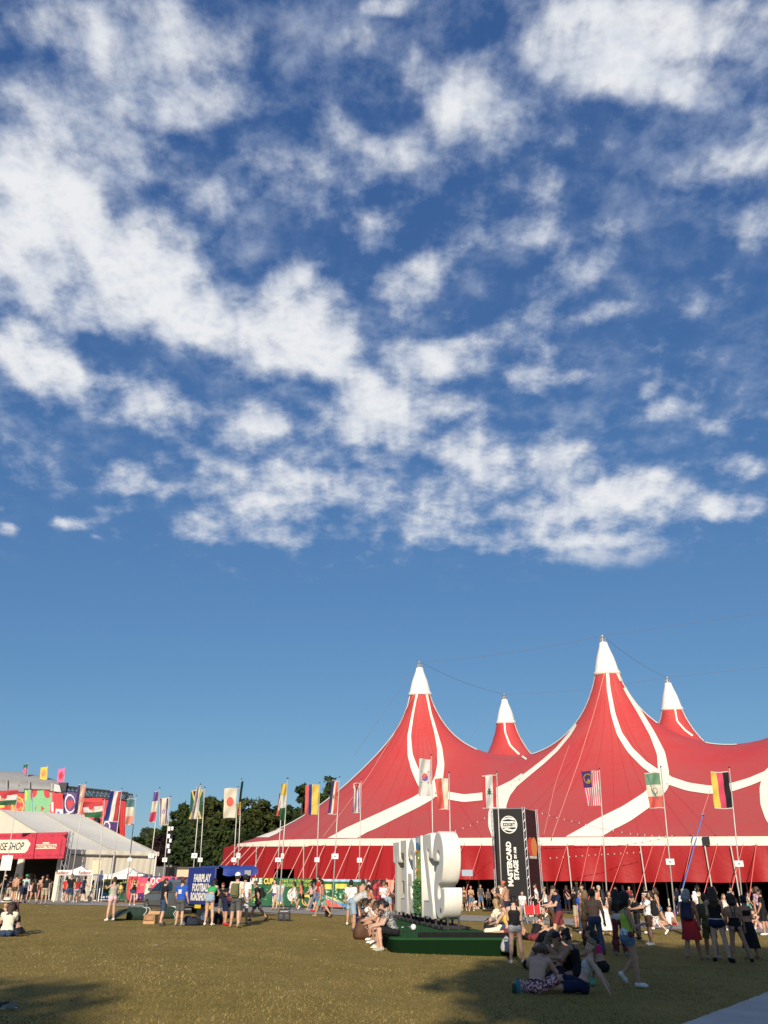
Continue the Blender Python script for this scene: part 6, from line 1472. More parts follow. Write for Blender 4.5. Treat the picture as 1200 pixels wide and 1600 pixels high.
def field(prims, h, k=.03, noise_=0., cut=None):
    lo = np.min([p.bb()[0] for p in prims], 0) - 2.5 * h - k; hi = np.max([p.bb()[1] for p in prims], 0) + 2.5 * h + k
    n = np.ceil((hi - lo) / h).astype(int) + 1; f = np.full(n, 1.0)
    for p in prims:
        a, b_ = p.bb(); i0 = np.maximum(((a - k - 1.5 * h - lo) / h).astype(int), 0); i1 = np.minimum(((b_ + k + 1.5 * h - lo) / h).astype(int) + 2, n)
        g = np.stack(np.meshgrid(*[lo[d_] + h * np.arange(i0[d_], i1[d_]) for d_ in range(3)], indexing='ij'), -1)
        dd_ = p.d(g)[0]; sl_ = tuple(slice(i0[d_], i1[d_]) for d_ in range(3)); old = f[sl_]
        kk = k if p.tag not in ('finger',) else .006
        hh_ = np.maximum(kk - np.abs(old - dd_), 0) / kk; f[sl_] = np.minimum(old, dd_) - hh_ * hh_ * kk * .25
    if noise_ or cut is not None:
        g = np.stack(np.meshgrid(*[lo[d_] + h * np.arange(n[d_]) for d_ in range(3)], indexing='ij'), -1)
        if noise_: f = f + noise_ * (np.sin(g[..., 0] * 71 + 5 * np.sin(g[..., 2] * 33)) * np.sin(g[..., 1] * 63 + 2) + .7 * np.sin(g[..., 0] * 140 + g[..., 1] * 90) * np.sin(g[..., 2] * 40))
        if cut is not None: f = np.maximum(f, cut(g))
    return surface_nets(f, lo, h)
def npmesh(name, V_, Q, m, parent, smooth=True):
    me = bpy.data.meshes.new(name); n = len(V_); k = len(Q)
    me.vertices.add(n); me.vertices.foreach_set('co', V_.astype(np.float32).reshape(-1))
    me.loops.add(4 * k); me.loops.foreach_set('vertex_index', Q.astype(np.int32).reshape(-1)); me.polygons.add(k)
    me.polygons.foreach_set('loop_start', np.arange(0, 4 * k, 4, dtype=np.int32))
    me.materials.append(m); me.update(calc_edges=True); me.polygons.foreach_set('use_smooth', [smooth] * k); return link(name, me, parent)
def biggest(V_, Q):
    """the largest connected piece only"""
    par = np.arange(len(V_))
    for _ in range(3000):
        old = par.copy(); mn = par[Q].min(1)
        for c in range(4): np.minimum.at(par, Q[:, c], mn)
        for _k in range(4): par = par[par]
        if (par == old).all(): break
    lab, cn = np.unique(par, return_counts=True)
    if len(lab) == 1: return V_, Q
    keep = par == lab[cn.argmax()]; mp_ = np.cumsum(keep) - 1; return V_[keep], mp_[Q[keep[Q].all(1)]]
SKINC = {'l': (.56, .34, .245), 't': (.46, .255, .165), 'b': (.37, .20, .125), 'd': (.13, .068, .045)}
HAIRC = {'black': (.012, .010, .010), 'brown': (.045, .025, .014), 'mid': (.10, .058, .030), 'blond': (.36, .24, .11), 'dirty': (.20, .135, .07), 'grey': (.32, .30, .28), 'red': (.16, .045, .02), 'plum': (.05, .015, .02)}
COLC = dict(white=(.76, .75, .72), black=(.014, .014, .016), grey=(.30, .30, .30), dgrey=(.085, .088, .085), navy=(.014, .02, .055), denim=(.105, .165, .25), ldenim=(.27, .36, .44), ddenim=(.035, .06, .11), khaki=(.40, .33, .22), beige=(.66, .58, .45), olive=(.125, .125, .06),
            red=(.50, .03, .03), maroon=(.17, .035, .04), pink=(.72, .46, .48), hotpink=(.60, .02, .16), orange=(.62, .17, .08), green=(.05, .33, .12), lime=(.40, .60, .08), teal=(.03, .28, .22), blue=(.025, .09, .42), brown=(.09, .05, .03), cream=(.74, .68, .52), yellow=(.78, .52, .08), purple=(.10, .06, .22), lgrey=(.48, .48, .47), tan=(.36, .25, .14), camo=(.19, .17, .11), mint=(.16, .32, .25), dred=(.32, .02, .03), stone=(.42, .40, .33))
def two_tone(name, c1, c2, kind='stripe', scale=9.):
    key = (name, c1, c2, kind, scale)
    if key in MATS: return MATS[key]
    m = bpy.data.materials.new(name); m.use_nodes = True; MATS[key] = m; t = m.node_tree; b_ = t.nodes['Principled BSDF']; b_.inputs['Roughness'].default_value = .85
    tcn = t.nodes.new('ShaderNodeTexCoord')
    if kind == 'stripe':
        n = t.nodes.new('ShaderNodeTexWave'); n.wave_type = 'BANDS'; n.bands_direction = 'Z'; n.inputs['Scale'].default_value = scale; fac = n.outputs[1] if False else n.outputs['Fac']; lo, hi = .45, .55
    else:
        n = t.nodes.new('ShaderNodeTexVoronoi' if kind == 'floral' else 'ShaderNodeTexNoise'); n.inputs['Scale'].default_value = scale; fac = n.outputs['Distance'] if kind == 'floral' else n.outputs[0]; lo, hi = (.28, .34) if kind == 'floral' else (.48, .54)
    t.links.new(tcn.outputs['Object'], n.inputs['Vector']); r = t.nodes.new('ShaderNodeValToRGB'); t.links.new(fac, r.inputs[0])
    r.color_ramp.elements[0].position = lo; r.color_ramp.elements[0].color = (*c1, 1); r.color_ramp.elements[1].position = hi; r.color_ramp.elements[1].color = (*c2, 1); t.links.new(r.outputs[0], b_.inputs['Base Color']); return m
def cmat(c):
    if isinstance(c, tuple): return two_tone('patterned_fabric', COLC[c[0]], COLC[c[1]], c[2], c[3])
    return cloth(COLC[c])
POSE = {
 'stand': dict(), 'stand2': dict(legs=((6, 5, 4, None), (-4, 6, 8, None)), arms=((8, 12, 20, None), (-6, 10, 25, None))),
 'wide': dict(legs=((2, 13, 3, None), (-2, 13, 3, None))),
 'walk': dict(legs=((26, 3, 10, None), (-20, 3, 22, None)), arms=((-22, 9, 22, None), (24, 9, 35, None)), lean=4),
 'walk2': dict(legs=((-20, 3, 24, None), (26, 3, 8, None)), arms=((22, 9, 35, None), (-22, 9, 22, None)), lean=4),
 'stride': dict(legs=((20, 2, 66, None), (8, 2, 5, None)), arms=((-4, 12, 70, -18), (18, 10, 85, -20)), lean=2),
 'phone': dict(arms=((24, 8, 95, -22), (20, 8, 100, -24)), head=(24, 0)),
 'photo': dict(legs=((-4, 6, 3, None), (6, 6, 4, None)), arms=((70, 12, 40, -10), (8, 14, 70, -25)), head=(4, 0)),
 'raise': dict(arms=((10, 8, 60, -15), (150, 12, 25, -5))), 'raise2': dict(arms=((140, 14, 90, -15), (130, 14, 100, -20))),
 'hips': dict(arms=((-10, 38, 70, -30), (-10, 38, 70, -30))), 'cross': dict(arms=((22, 6, 95, -60), (20, 6, 90, -60))),
 'reach': dict(arms=((55, 8, 25, -8), (50, 8, 30, -8))), 'back': dict(arms=((-12, 8, 25, None), (-10, 10, 30, None)), head=(18, 0)),
 'bend': dict(lean=68, legs=((10, 6, 8, None), (4, 6, 6, None)), arms=((55, 6, 15, None), (50, 6, 20, None)), head=(10, 0)),
 'bend2': dict(lean=38, legs=((10, 5, 10, None), (4, 5, 8, None)), arms=((35, 8, 35, -10), (40, 8, 30, -10)), head=(20, 0)),
 'crouch': dict(lean=45, legs=((70, 10, 85, None), (60, 14, 80, None)), arms=((50, 8, 40, -8), (45, 8, 45, -8))),
 'edge': dict(lean=24, legs=((96, 5, 104, None), (92, 6, 96, None)), arms=((30, 6, 46, -14), (26, 6, 56, -18)), head=(22, 0), sit=True),
 'edge2': dict(lean=30, legs=((94, 6, 104, None), (98, 5, 108, None)), arms=((60, 6, 95, -14), (35, 6, 40, -12)), head=(8, 0), sit=True),
 'knees': dict(lean=24, legs=((134, 7, '+', None), (130, 9, '+', None)), arms=((58, 8, 35, -14), (55, 8, 35, -14)), head=(8, 0), sit=True),
 'knees2': dict(lean=32, legs=((124, 14, '+', None), (120, 16, '+', None)), arms=((50, 10, 60, -16), (52, 10, 50, -20)), head=(28, 0), sit=True),
 'crossleg': dict(lean=14, legs=((82, 46, '-', -62), (80, 48, '-', -58)), arms=((38, 12, 40, -22), (34, 12, 45, -22)), head=(22, 0), sit=True),
 'curl': dict(lean=24, legs=((82, 52, '-', -60), (112, 34, '+', 0)), arms=((40, 10, 60, -26), (46, 12, 55, -30)), head=(38, 0), sit=True),
 'kneel': dict(lean=2, legs=((70, 20, '-', 6), (66, 20, '-', 6)), arms=((8, 10, 20, -5), (20, 10, 40, -10)), head=(12, 0), sit=True),
 'propped': dict(lean=-24, legs=((86, 10, '+', None), (104, 4, '+', None)), arms=((-32, 10, 4, None), (-36, 24, 4, None)), head=(-4, 60), sit=True),
}
PEOPLE = []
def person(px, fy, hy, face, label, pose='stand', sex='f', skin='t', hair=('short', 'brown'), top=('tee', 'white'), bot=('shorts', 'denim', .42), shoe='white', hgt=None, pos=None, extra=(), group=None, seat=None, build=1., glasses=False, mod=None, fine=None):
    g = pos or G(px, fy)
    ppm = F * (1 / CP) / g.y                              # pixels per metre of height
    if hgt is None: hgt = max(1.45, min(2.0, (PY(px, hy, g.y).z - g.z) / (1.0 if pose not in ('walk', 'walk2') else .975)))
    s = hgt / 1.74; P_ = dict(POSE[pose]); 
    if mod: P_.update(mod)
    pxh = hgt * ppm * .64                                 # height in render pixels
    near = pxh > 46 if fine is None else fine
    h = .0135 if near else (.021 if pxh > 30 else .027)
    fem = sex == 'f'
    t = thing('person', label, 'person', g, R(face), group)
    lean = R(P_.get('lean', 0)); up = np.array([0, sin(lean), cos(lean)]); X = np.array([1., 0, 0]); fw = np.cross(up, X) * -1
    fw = np.array([0, cos(lean), -sin(lean)])
    pel = np.array([0, 0, .93]); hw = .088 if fem else .085; sw = .165 if fem else .195
    ch = pel + up * .34; nk = pel + up * .52; mid = pel + up * .17
    dfl = P_.get('head', (0, 0)); ha = lean * .45 + R(dfl[0]); hyw = R(dfl[1])
    hup = np.array([0, sin(ha), cos(ha)]); hfw = np.array([0, cos(ha), -sin(ha)])
    hfw = hfw * cos(hyw) + np.array([-1., 0, 0]) * sin(hyw); hrt = np.cross(hfw, hup)
    hd = nk + hup * .165 + hfw * .02
    b = build
    pr = [Prim(pel - up * .02, pel + up * .05, .098 * b, .098 * b, 'pelvis', X, 1.62 if fem else 1.50),
          Prim(pel + up * .06, mid + up * .02, .092 * b, (.080 if fem else .095) * b, 'abdomen', X, 1.42),
          Prim(mid + up * .02, ch, (.082 if fem else .097) * b, .104 * b, 'chest', X, 1.50 if fem else 1.58),
          Prim(ch + up * .03, nk - up * .06, .098 * b, .060, 'chest', X, 1.60 if fem else 1.75),
          Prim(nk - up * .05, nk + hup * .09, .054 if fem else .060, .050 if fem else .056, 'neck'),
          Prim(hd - hup * .035 + hfw * .012, hd + hup * .035 - hfw * .012, .083, .098, 'head', hrt, .88),
          Prim(hd - hup * .075 + hfw * .045, hd - hup * .055 + hfw * .02, .042, .06, 'head'),
          Prim(hd + hfw * .092 - hup * .005, hd + hfw * .112 - hup * .030, .012, .017, 'head'),
          Prim(hd + hrt * .085 - hup * .015 - hfw * .005, hd + hrt * .087 + hup * .012 - hfw * .012, .016, .018, 'head'), Prim(hd - hrt * .085 - hup * .015 - hfw * .005, hd - hrt * .087 + hup * .012 - hfw * .012, .016, .018, 'head')]
    if fem:
        for sx in (-1, 1): pr.append(Prim(ch + X * sx * .075 - up * .01 + fw * .056, ch + X * sx * .078 - up * .03 + fw * .068, .053, .048, 'chest'))
    for sx in (-1, 1): pr.append(Prim(pel + X * sx * .075 - up * .06 - fw * .05, pel + X * sx * .075 - up * .05 - fw * .045, .088 * b, .088 * b, 'pelvis'))
    def dirv(sx, f_, a_): return np.array([sx * sin(a_), cos(a_) * sin(f_), -cos(a_) * cos(f_)])
    legs = P_.get('legs', ((2, 4, 3, None), (-2, 5, 3, None))); feet = []
    J = dict(up=up, fw=fw, nk=nk, ch=ch, pel=pel, hd=hd, hup=hup, hfw=hfw, hrt=hrt)
    for sx, (hf, ab, kn, a2) in zip((-1, 1), legs):
        if isinstance(kn, str):                          # sitting on the ground: bend the knee until the foot comes down
            c_ = max(-1., min(1., (.075 - cos(R(hf)) * cos(R(ab))) / cos(R(ab if a2 is None else a2)))); kn = hf - math.degrees(math.acos(c_)) * (1 if kn == '+' else -1)
        hp = pel + X * sx * hw - up * .03; d1 = dirv(sx, R(hf), R(ab)); kj = hp + d1 * .42; d2 = dirv(sx, R(hf - kn), R(ab if a2 is None else a2)); an_ = kj + d2 * .42
        sd_ = 'L' if sx < 0 else 'R'
        pr += [Prim(hp, kj, (.088 if fem else .084) * b, .056, 'thigh' + sd_), Prim(kj, kj + d2 * .02, .056, .055, 'shin' + sd_), Prim(kj + d2 * .10 - np.cross(X, d2) * -.012, an_, .057, .037, 'shin' + sd_), Prim(kj, kj + d2 * .2, .052, .056, 'shin' + sd_)]
        # foot at a right angle to the shin, flattened towards level ground
        fd = np.cross(d2, X); fd = fd if fd[1] > 0 or abs(fd[1]) < .3 else -fd
        fd = np.array([fd[0] + sx * .12, fd[1], fd[2]]);
        if hf - kn > -35 and abs(d2[2]) > .75: fd[2] *= .35
        fd /= np.linalg.norm(fd); nr = d2
        pr += [Prim(an_ + nr * .035 - fd * .035, an_ + nr * .045 + fd * .11, .036, .030, 'foot' + sd_), Prim(an_ + nr * .045 + fd * .11, an_ + nr * .052 + fd * .165, .031, .020, 'foot' + sd_, X, 1.25)]
        feet.append(an_); J['knee' + sd_] = kj; J['foot' + sd_] = an_ + nr * .06; J['fd' + sd_] = fd; J['ankle' + sd_] = an_
    arms = P_.get('arms', ((4, 9, 14, None), (6, 9, 16, None)))
    for sx, (sf, ab, el, a2) in zip((-1, 1), arms):
        sd_ = 'L' if sx < 0 else 'R'
        sh = nk - up * .075 + X * sx * sw; d1 = dirv(sx, R(sf), R(ab)); ej = sh + d1 * .285; d2 = dirv(sx, R(sf + el), R(ab * .4 if a2 is None else a2)); wj = ej + d2 * .245
        pr += [Prim(nk - up * .055 + X * sx * .07, sh, .058, .058, 'chest'), Prim(sh, ej, .052 if fem else .058, .039 if fem else .044, 'upperarm' + sd_), Prim(ej, wj, .040 if fem else .045, .026 if fem else .030, 'forearm' + sd_)]
        ac = np.cross(d2, X); ac = ac / (np.linalg.norm(ac) + 1e-9); wd_ = np.cross(ac, d2)
        pr += [Prim(wj, wj + d2 * .075, .026, .030, 'hand' + sd_, np.cross(d2, X) / (np.linalg.norm(np.cross(d2, X)) + 1e-9), .8)]
        cu_ = d2 + .55 * ac * (1 if ac[1] > 0 else -1); cu_ /= np.linalg.norm(cu_)
        for q_ in range(4):
            o_ = wd_ * (q_ - 1.5) * .0185; l_ = (.066, .078, .072, .056)[q_]
            k1 = wj + d2 * .085 + o_; k2 = k1 + d2 * l_ * .55; pr += [Prim(k1 - d2 * .02, k2, .0098, .009, 'finger'), Prim(k2, k2 + cu_ * l_ * .5, .009, .0075, 'finger')]
        tb = wj + d2 * .03 - wd_ * sx * .026 * 1; pr += [Prim(tb, tb + d2 * .045 - wd_ * sx * .026, .012, .0095, 'finger')]
        J['hand' + sd_] = wj + d2 * .09; J['wrist' + sd_] = wj; J['elbow' + sd_] = ej; J['shoulder' + sd_] = sh
    # scale, then set down on what carries it
    for p in pr: p.a *= s; p.b *= s; p.ra *= s; p.rb *= s
    for k_ in J:
        if k_ not in ('up', 'fw', 'hup', 'hfw', 'hrt', 'fdL', 'fdR'): J[k_] = J[k_] * s
    if seat is None: zmin = min(p.bb()[0][2] for p in pr if p.tag[:4] in (('pelv',) if P_.get('sit') else ('foot',)))
    else: zmin = min(p.bb()[0][2] for p in pr if p.tag == 'pelvis') - seat
    dz_ = np.array([0, 0, -zmin + (.012 if seat is None else 0)])
    for p in pr: p.a = p.a + dz_; p.b = p.b + dz_
    for k_ in J:
        if k_ not in ('up', 'fw', 'hup', 'hfw', 'hrt', 'fdL', 'fdR'): J[k_] = J[k_] + dz_
    V_, Q = biggest(*field([p for p in pr if near or p.tag != 'finger' ], h, .034 * s))
    if not near:                                           # far figures keep a whole hand too
        pass
    sk = mat('skin', SKINC[skin], .55, .06, 14, .05, spec=.35)
    npmesh('body', V_, Q, sk, t)
    # which part of the body each vertex belongs to
    D_ = []; T_ = []; main = [p for p in pr if p.tag != 'finger']
    for p in main:
        d_, t_ = p.d(V_); D_.append(d_); T_.append(t_)
    D_ = np.array(D_); am = D_.argmin(0); tags = np.array([p.tag for p in main])[am]; tt = np.array(T_)[am, np.arange(len(V_))]
    sec = ((V_ - J['pel']) @ up) / (.52 * s); lat = (V_ - J['pel']) @ X; frt = (V_ - J['pel']) @ fw
    # vertex normals from the quads
    nq = np.cross(V_[Q[:, 2]] - V_[Q[:, 0]], V_[Q[:, 3]] - V_[Q[:, 1]]); nv = np.zeros_like(V_)
    for c in range(4): np.add.at(nv, Q[:, c], nq)
    nv /= np.linalg.norm(nv, axis=1)[:, None] + 1e-12
    torso = np.isin(tags, ['chest', 'abdomen', 'pelvis']); thigh = np.char.startswith(tags, 'thigh'); shin = np.char.startswith(tags, 'shin'); foot = np.char.startswith(tags, 'foot'); uarm = np.char.startswith(tags, 'upper'); farm = np.char.startswith(tags, 'fore')
    def garment(name, msk, m, off, flare=None):
        fm_ = msk[Q].sum(1) >= 3
        if fm_.sum() < 4: return None
        q = Q[fm_]; used = np.unique(q); mp_ = -np.ones(len(V_), int); mp_[used] = np.arange(len(used))
        o_ = off if np.isscalar(off) else off[used][:, None]
        w_ = V_[used] + nv[used] * o_
        if name in ('shirt', 'shorts', 'trousers', 'dress'):
            w_ = w_ + nv[used] * (.004 * np.sin(V_[used] @ np.array([37., 29, 23])) + .003 * np.sin(V_[used] @ np.array([61., -47, 71])))[:, None]
        return npmesh(name, w_, mp_[q], m, t)
    kind, tc0 = top; M_ = cmat(tc0) if tc0 else None
    waist = .14 if bot[0] in ('none',) else .10
    if kind == 'tee': garment('shirt', (torso & (sec > -.02) & (sec < .985)) | (uarm & (tt < .55)) , M_, np.where(torso, .020 + .012 * np.clip(.5 - sec, 0, .5), .020))
    elif kind == 'long': garment('shirt', (torso & (sec > -.1) & (sec < .985)) | uarm | (farm & (tt < .9)), M_, .020)
    elif kind == 'tank': garment('top', torso & (sec > .02) & ((sec < .80) | ((sec < .97) & (np.abs(np.abs(lat) - .085 * s) < .030 * s))), M_, .013)
    elif kind == 'crop': garment('top', torso & (sec > .40) & ((sec < .80) | ((sec < .97) & (np.abs(np.abs(lat) - .085 * s) < .030 * s))), M_, .012)
    elif kind == 'bandeau': garment('top', torso & (sec > .42) & (sec < .76), M_, .011)
    elif kind == 'bikini': garment('top', torso & (((sec > .50) & (sec < .75) & (frt > 0)) | ((sec > .56) & (sec < .63)) | ((sec > .7) & (np.abs(np.abs(lat) - .07 * s) < .015 * s) & (sec < .97))), M_, .009)
    elif kind == 'suit': garment('swimsuit', (torso & (sec > -.03) & (sec < .42)) | ((tags == 'pelvis') & (np.abs(lat) < .055 * s + .0 * sec)) | (torso & (sec > .4) & (sec < .78) & (frt > .02)) | (torso & (sec > .4) & (sec < .95) & (np.abs(np.abs(lat) - (.02 + .12 * np.abs(sec - .6)) * s) < .016 * s)), M_, .009)
    bk, bc = bot[0], bot[1]; bl = bot[2] if len(bot) > 2 else .4; BM = cmat(bc) if bc else None
    hips = (tags == 'pelvis') | ((tags == 'abdomen') & (sec < .14))
    hipm = torso & (sec < .13)
    if bk == 'shorts': garment('shorts', hipm | (thigh & (tt < bl)), BM, np.where(thigh, .012 + .030 * tt, .014))
    elif bk == 'long': garment('shorts', hipm | (thigh & (tt < .93)), BM, np.where(thigh, .016 + .026 * tt, .014))
    elif bk == 'pants': garment('trousers', hipm | thigh | (shin & ~foot), BM, .014)
    elif bk == 'flared': garment('trousers', hipm | thigh | shin, BM, np.where(shin, .016 + .04 * tt, .014))
    elif bk == 'brief': garment('briefs', hipm & (sec < .06) & (sec > -.5), BM, .008)
    elif bk in ('skirt', 'dress'):
        if P_.get('sit'): garment('skirt', hipm | (thigh & (tt < bl)), BM, np.where(thigh, .02 + .02 * tt, .014))
        else:
            kn_ = (J['kneeL'] + J['kneeR']) / 2; top_c = J['pel'] + up * .07 * s; hem = J['pel'] + (kn_ - J['pel']) * bl * 1.05 - np.array([0, 0, .02]); nn_ = 26; ws = []; qs = []
            for i in range(9):
                f_ = i / 8; c_ = top_c + (hem - top_c) * f_
                for j in range(nn_):
                    a_ = 2 * pi * j / nn_; rx_ = (.165 + (.055 + .05 * bl) * f_ ** .8) * s * b; ry_ = (.125 + (.05 + .05 * bl) * f_ ** .8) * s * b; k_ = 1 + .045 * f_ * sin(6 * a_ + 1)
                    ws.append(c_ + np.array([rx_ * k_ * cos(a_), ry_ * k_ * sin(a_) - .012, 0]))
            for i in range(8):
                for j in range(nn_): qs.append([i * nn_ + j, (i + 1) * nn_ + j, (i + 1) * nn_ + (j + 1) % nn_, i * nn_ + (j + 1) % nn_])
            npmesh('skirt', np.array(ws), np.array(qs), BM, t)
    if shoe:
        SM_ = cloth(COLC[shoe]) if shoe in COLC else cloth(COLC['white'])
        for sd_ in 'LR':
            ms = (tags == 'foot' + sd_) | ((tags == 'shin' + sd_) & (D_[[i for i, p in enumerate(main) if p.tag == 'foot' + sd_]].min(0) < .022 * s))
            o = garment('shoe', ms, SM_, .010)
    # hair
    hk, hc = hair; HM = mat('hair', HAIRC[hc], .55, .35, 30, .3, spec=.4); hd_, hu, hf_, hr = J['hd'], hup, hfw, hrt; nzz = .007 if near else .003
    pf_ = lambda x, y, z: hd_ + (hr * x + hf_ * y + hu * z) * s
    def hp_(a_, b_, ra, rb, L_=None, w_=1.): return Prim(pf_(*a_), pf_(*b_), ra * s, rb * s, 'hair', L_, w_)
    if hk != 'bald':
        hs = [hp_((0, -.008, -.02), (0, -.014, .042), .094, .103, hr, .93)]
        if hk == 'curly': hs = [hp_((0, -.03, -.02), (0, -.03, .06), .115, .125, hr, 1.05)]; nzz = .010 if near else .006
        L_ = dict(long=.33, xlong=.46, bob=.17, short=0, bun=0, pony=0, braid=0, curly=.10, mop=.05)[hk]
        dn = -up * .75 - np.array([0, 0, .25]); dn = dn / np.linalg.norm(dn)
        if L_:
            bp_ = pf_(0, -.075, -.03); e_ = bp_ + dn * L_ * s - fw * .035 * s
            hs += [Prim(bp_, (bp_ + e_) / 2 - fw * .02 * s, .072 * s, .062 * s, 'hair', X, 1.55), Prim((bp_ + e_) / 2 - fw * .02 * s, e_, .062 * s, .030 * s, 'hair', X, 2.0)]
            for sx in (-1, 1): hs.append(Prim(pf_(sx * .085, -.03, 0), pf_(sx * .10, -.03, -.05) + dn * L_ * .45 * s, .032 * s, .022 * s, 'hair'))
        if hk == 'bun': hs.append(hp_((0, -.085, .085), (0, -.10, .10), .045, .05))
        if hk == 'pony': e_ = pf_(0, -.15, .02) + dn * .22 * s; hs += [hp_((0, -.09, .04), (0, -.14, .03), .035, .032), Prim(pf_(0, -.14, .03), e_, .032 * s, .018 * s, 'hair')]
        if hk == 'braid':
            for k_ in range(9):
                a_ = pf_(0, -.10, -.02) + (dn * .062 * k_ - fw * .010 * k_) * s; hs.append(Prim(a_, a_ + dn * .03 * s, .030 * s * (1 - .05 * k_), .024 * s * (1 - .05 * k_), 'hair'))
        def cutf(g):
            q = g - hd_; y_ = q @ hf_; z_ = q @ hu; x_ = np.abs(q @ hr)
            return -np.maximum(np.maximum((.028 * s - y_), z_ - .052 * s + .25 * (x_ - .05 * s)), -(z_ + .35 * s))
        if hk == 'mop': hs.append(hp_((0, .02, .06), (0, .05, .055), .085, .07, hr, 1.2))
        hv, hq = field(hs, h * .9, .02, nzz, cutf)
        hv, hq = biggest(hv, hq)
        npmesh('hair', hv, hq, HM, t)
    if near:
        for sx in (-1, 1):
            if not glasses:
                c_ = pf_(sx * .034, .080, .012); o = MB().lathe([(0, -.011 * s), (.010 * s, -.004 * s), (.011 * s, .003 * s), (0, .008 * s)], 8, tuple(c_)); o.build('eye', mat('eye', (.03, .02, .015), .15, .05), t, True)
        c_ = [pf_(x, .098 - abs(x) * .5, -.066) for x in (-.022, 0, .022)]; MB().tube(c_, .006 * s, 6).build('mouth', mat('lips', (.34, .10, .085), .5, .05), t, True)
    if glasses:
        GM = mat('dark_lens', (.01, .01, .012), .1, .02)
        gl = MB()
        q0 = [pf_(x, .108 - 3.2 * x * x, .012) for x in np.linspace(-.078, .078, 9)]
        gl.tube(q0, .016 * s, 6); gl.tube([q0[0], pf_(-.088, 0, .014)], .005 * s, 5); gl.tube([q0[-1], pf_(.088, 0, .014)], .005 * s, 5); gl.build('sunglasses', GM, t, True)
    for e in extra:
        k_ = e[0]
        if k_ == 'cap':
            CM = cmat(e[1]); cv, cq = field([Prim(pf_(0, -.008, .03), pf_(0, -.012, .052), .104 * s, .108 * s, 'cap', hr, .95)], .013, .01, 0, lambda g: (.035 * s - ((g - hd_) @ hu)))
            c_ob = npmesh('cap', cv, cq, CM, t); bw = e[2] if len(e) > 2 else 1
            vv_ = []; 
            for r_ in (0, 1):
                for i in range(9):
                    a_ = pi * (i / 8); vv_.append(pf_(.085 * cos(a_), bw * (.075 + (.02 + .085 * r_) * sin(a_)), .046 - .018 * r_ * sin(a_)))
            me_ = MB().add(vv_, [[i, i + 1, i + 10, i + 9] for i in range(8)]); 
            me_.add([v_ - hu * .008 * s for v_ in vv_], [[i + 9, i + 10, i + 1, i] for i in range(8)]); o = me_.build('visor', CM, t); o.parent = t
        elif k_ == 'hat':
            ax = Matrix((hr, hf_, hu)).transposed().to_3x3() if False else Matrix([[hr[i], hf_[i], hu[i]] for i in range(3)])
            MB().lathe([(.19 * s, .045 * s), (.185 * s, .052 * s), (.118 * s, .055 * s), (.108 * s, .145 * s), (.085 * s, .158 * s), (0, .150 * s)], 22, tuple(hd_), ax=ax).build('hat', cmat(e[1]), t, True)
            MB().lathe([(.121 * s, .056 * s), (.118 * s, .092 * s)], 22, tuple(hd_), ax=ax).build('hat_band', cmat('black'), t, True)
        elif k_ == 'headband':
            ax = Matrix([[hr[i], hf_[i], hu[i]] for i in range(3)]); MB().lathe([(.103 * s, .035 * s), (.107 * s, .05 * s), (.104 * s, .065 * s)], 20, tuple(hd_), ax=ax).build('headband', cmat(e[1]), t, True)
        elif k_ == 'bow':
            c_ = pf_(.02, -.02, .13); MB().lathe([(0, -.03), (.045 * s, 0), (0, .03)], 8, tuple(c_ + hr * .03)).lathe([(0, -.03), (.045 * s, 0), (0, .03)], 8, tuple(c_ - hr * .03)).build('bow', cmat(e[1]), t)
        elif k_ == 'strap':
            q = [J['shoulderL'] * .55 + J['nk'] * .45 + np.array([0, 0, .03]) * s, J['ch'] + fw * .145 * s, J['pel'] + X * .15 * s + fw * .09 * s + up * .04 * s] if len(e) < 3 else [J['shoulderR'] * .55 + J['nk'] * .45 + np.array([0, 0, .03]) * s, J['ch'] - fw * .135 * s, J['pel'] - X * .15 * s - fw * .10 * s + up * .04 * s]
            MB().tube([q[0], q[0].copy() * .5 + q[1] * .5 + (fw if len(e) < 3 else -fw) * .03, q[1], q[2]], .011, 5).build('strap', cmat(e[1]), t)
        elif k_ == 'print':
            c_ = J['nk'] - up * .15 * s - fw * .146 * s; q = []
            for i in range(3):
                a_ = c_ - up * .055 * i * s; wv = (.085, .075, .08)[i] * s
                q.append([a_ - X * wv, a_ + X * wv, a_ + X * wv - up * .04 * s, a_ - X * wv - up * .04 * s])
            for v4 in q: mesh('shirt_print', v4, [[0, 1, 2, 3], [3, 2, 1, 0]][:1], cmat('white'), t)
        elif k_ == 'waistbag':
            c_ = J['pel'] + (fw * .13 + X * .10 if len(e) < 3 else fw * .0 + X * .2) * s + up * .04 * s; cv, cq = field([Prim(c_ - X * .05 * s, c_ + X * .05 * s, .055 * s, .055 * s, 'b')], .016, .01); npmesh('waist_bag', cv, cq, cmat(e[1]), t)
        elif k_ == 'tied':
            cv, cq = field([Prim(J['pel'] + up * .05 * s - fw * .03 * s, J['pel'] + up * .065 * s - fw * .03 * s, .118 * s, .112 * s, 'w', X, 1.6)], .016, .01); npmesh('tied_shirt', cv, cq, cmat(e[1]), t)
        elif k_ == 'belt': garment('belt', torso & (sec > .06) & (sec < .125), cmat(e[1]), .024)
    t['fin'] = 1; del t['fin']
    J['s'] = s; J['obj'] = t; J['face'] = R(face)
    J['W'] = Matrix.Translation(g) @ Matrix.Rotation(R(face), 4, 'Z'); PEOPLE.append((t, label)); return J
def wpos(J, v): return J['W'] @ Vector(v)
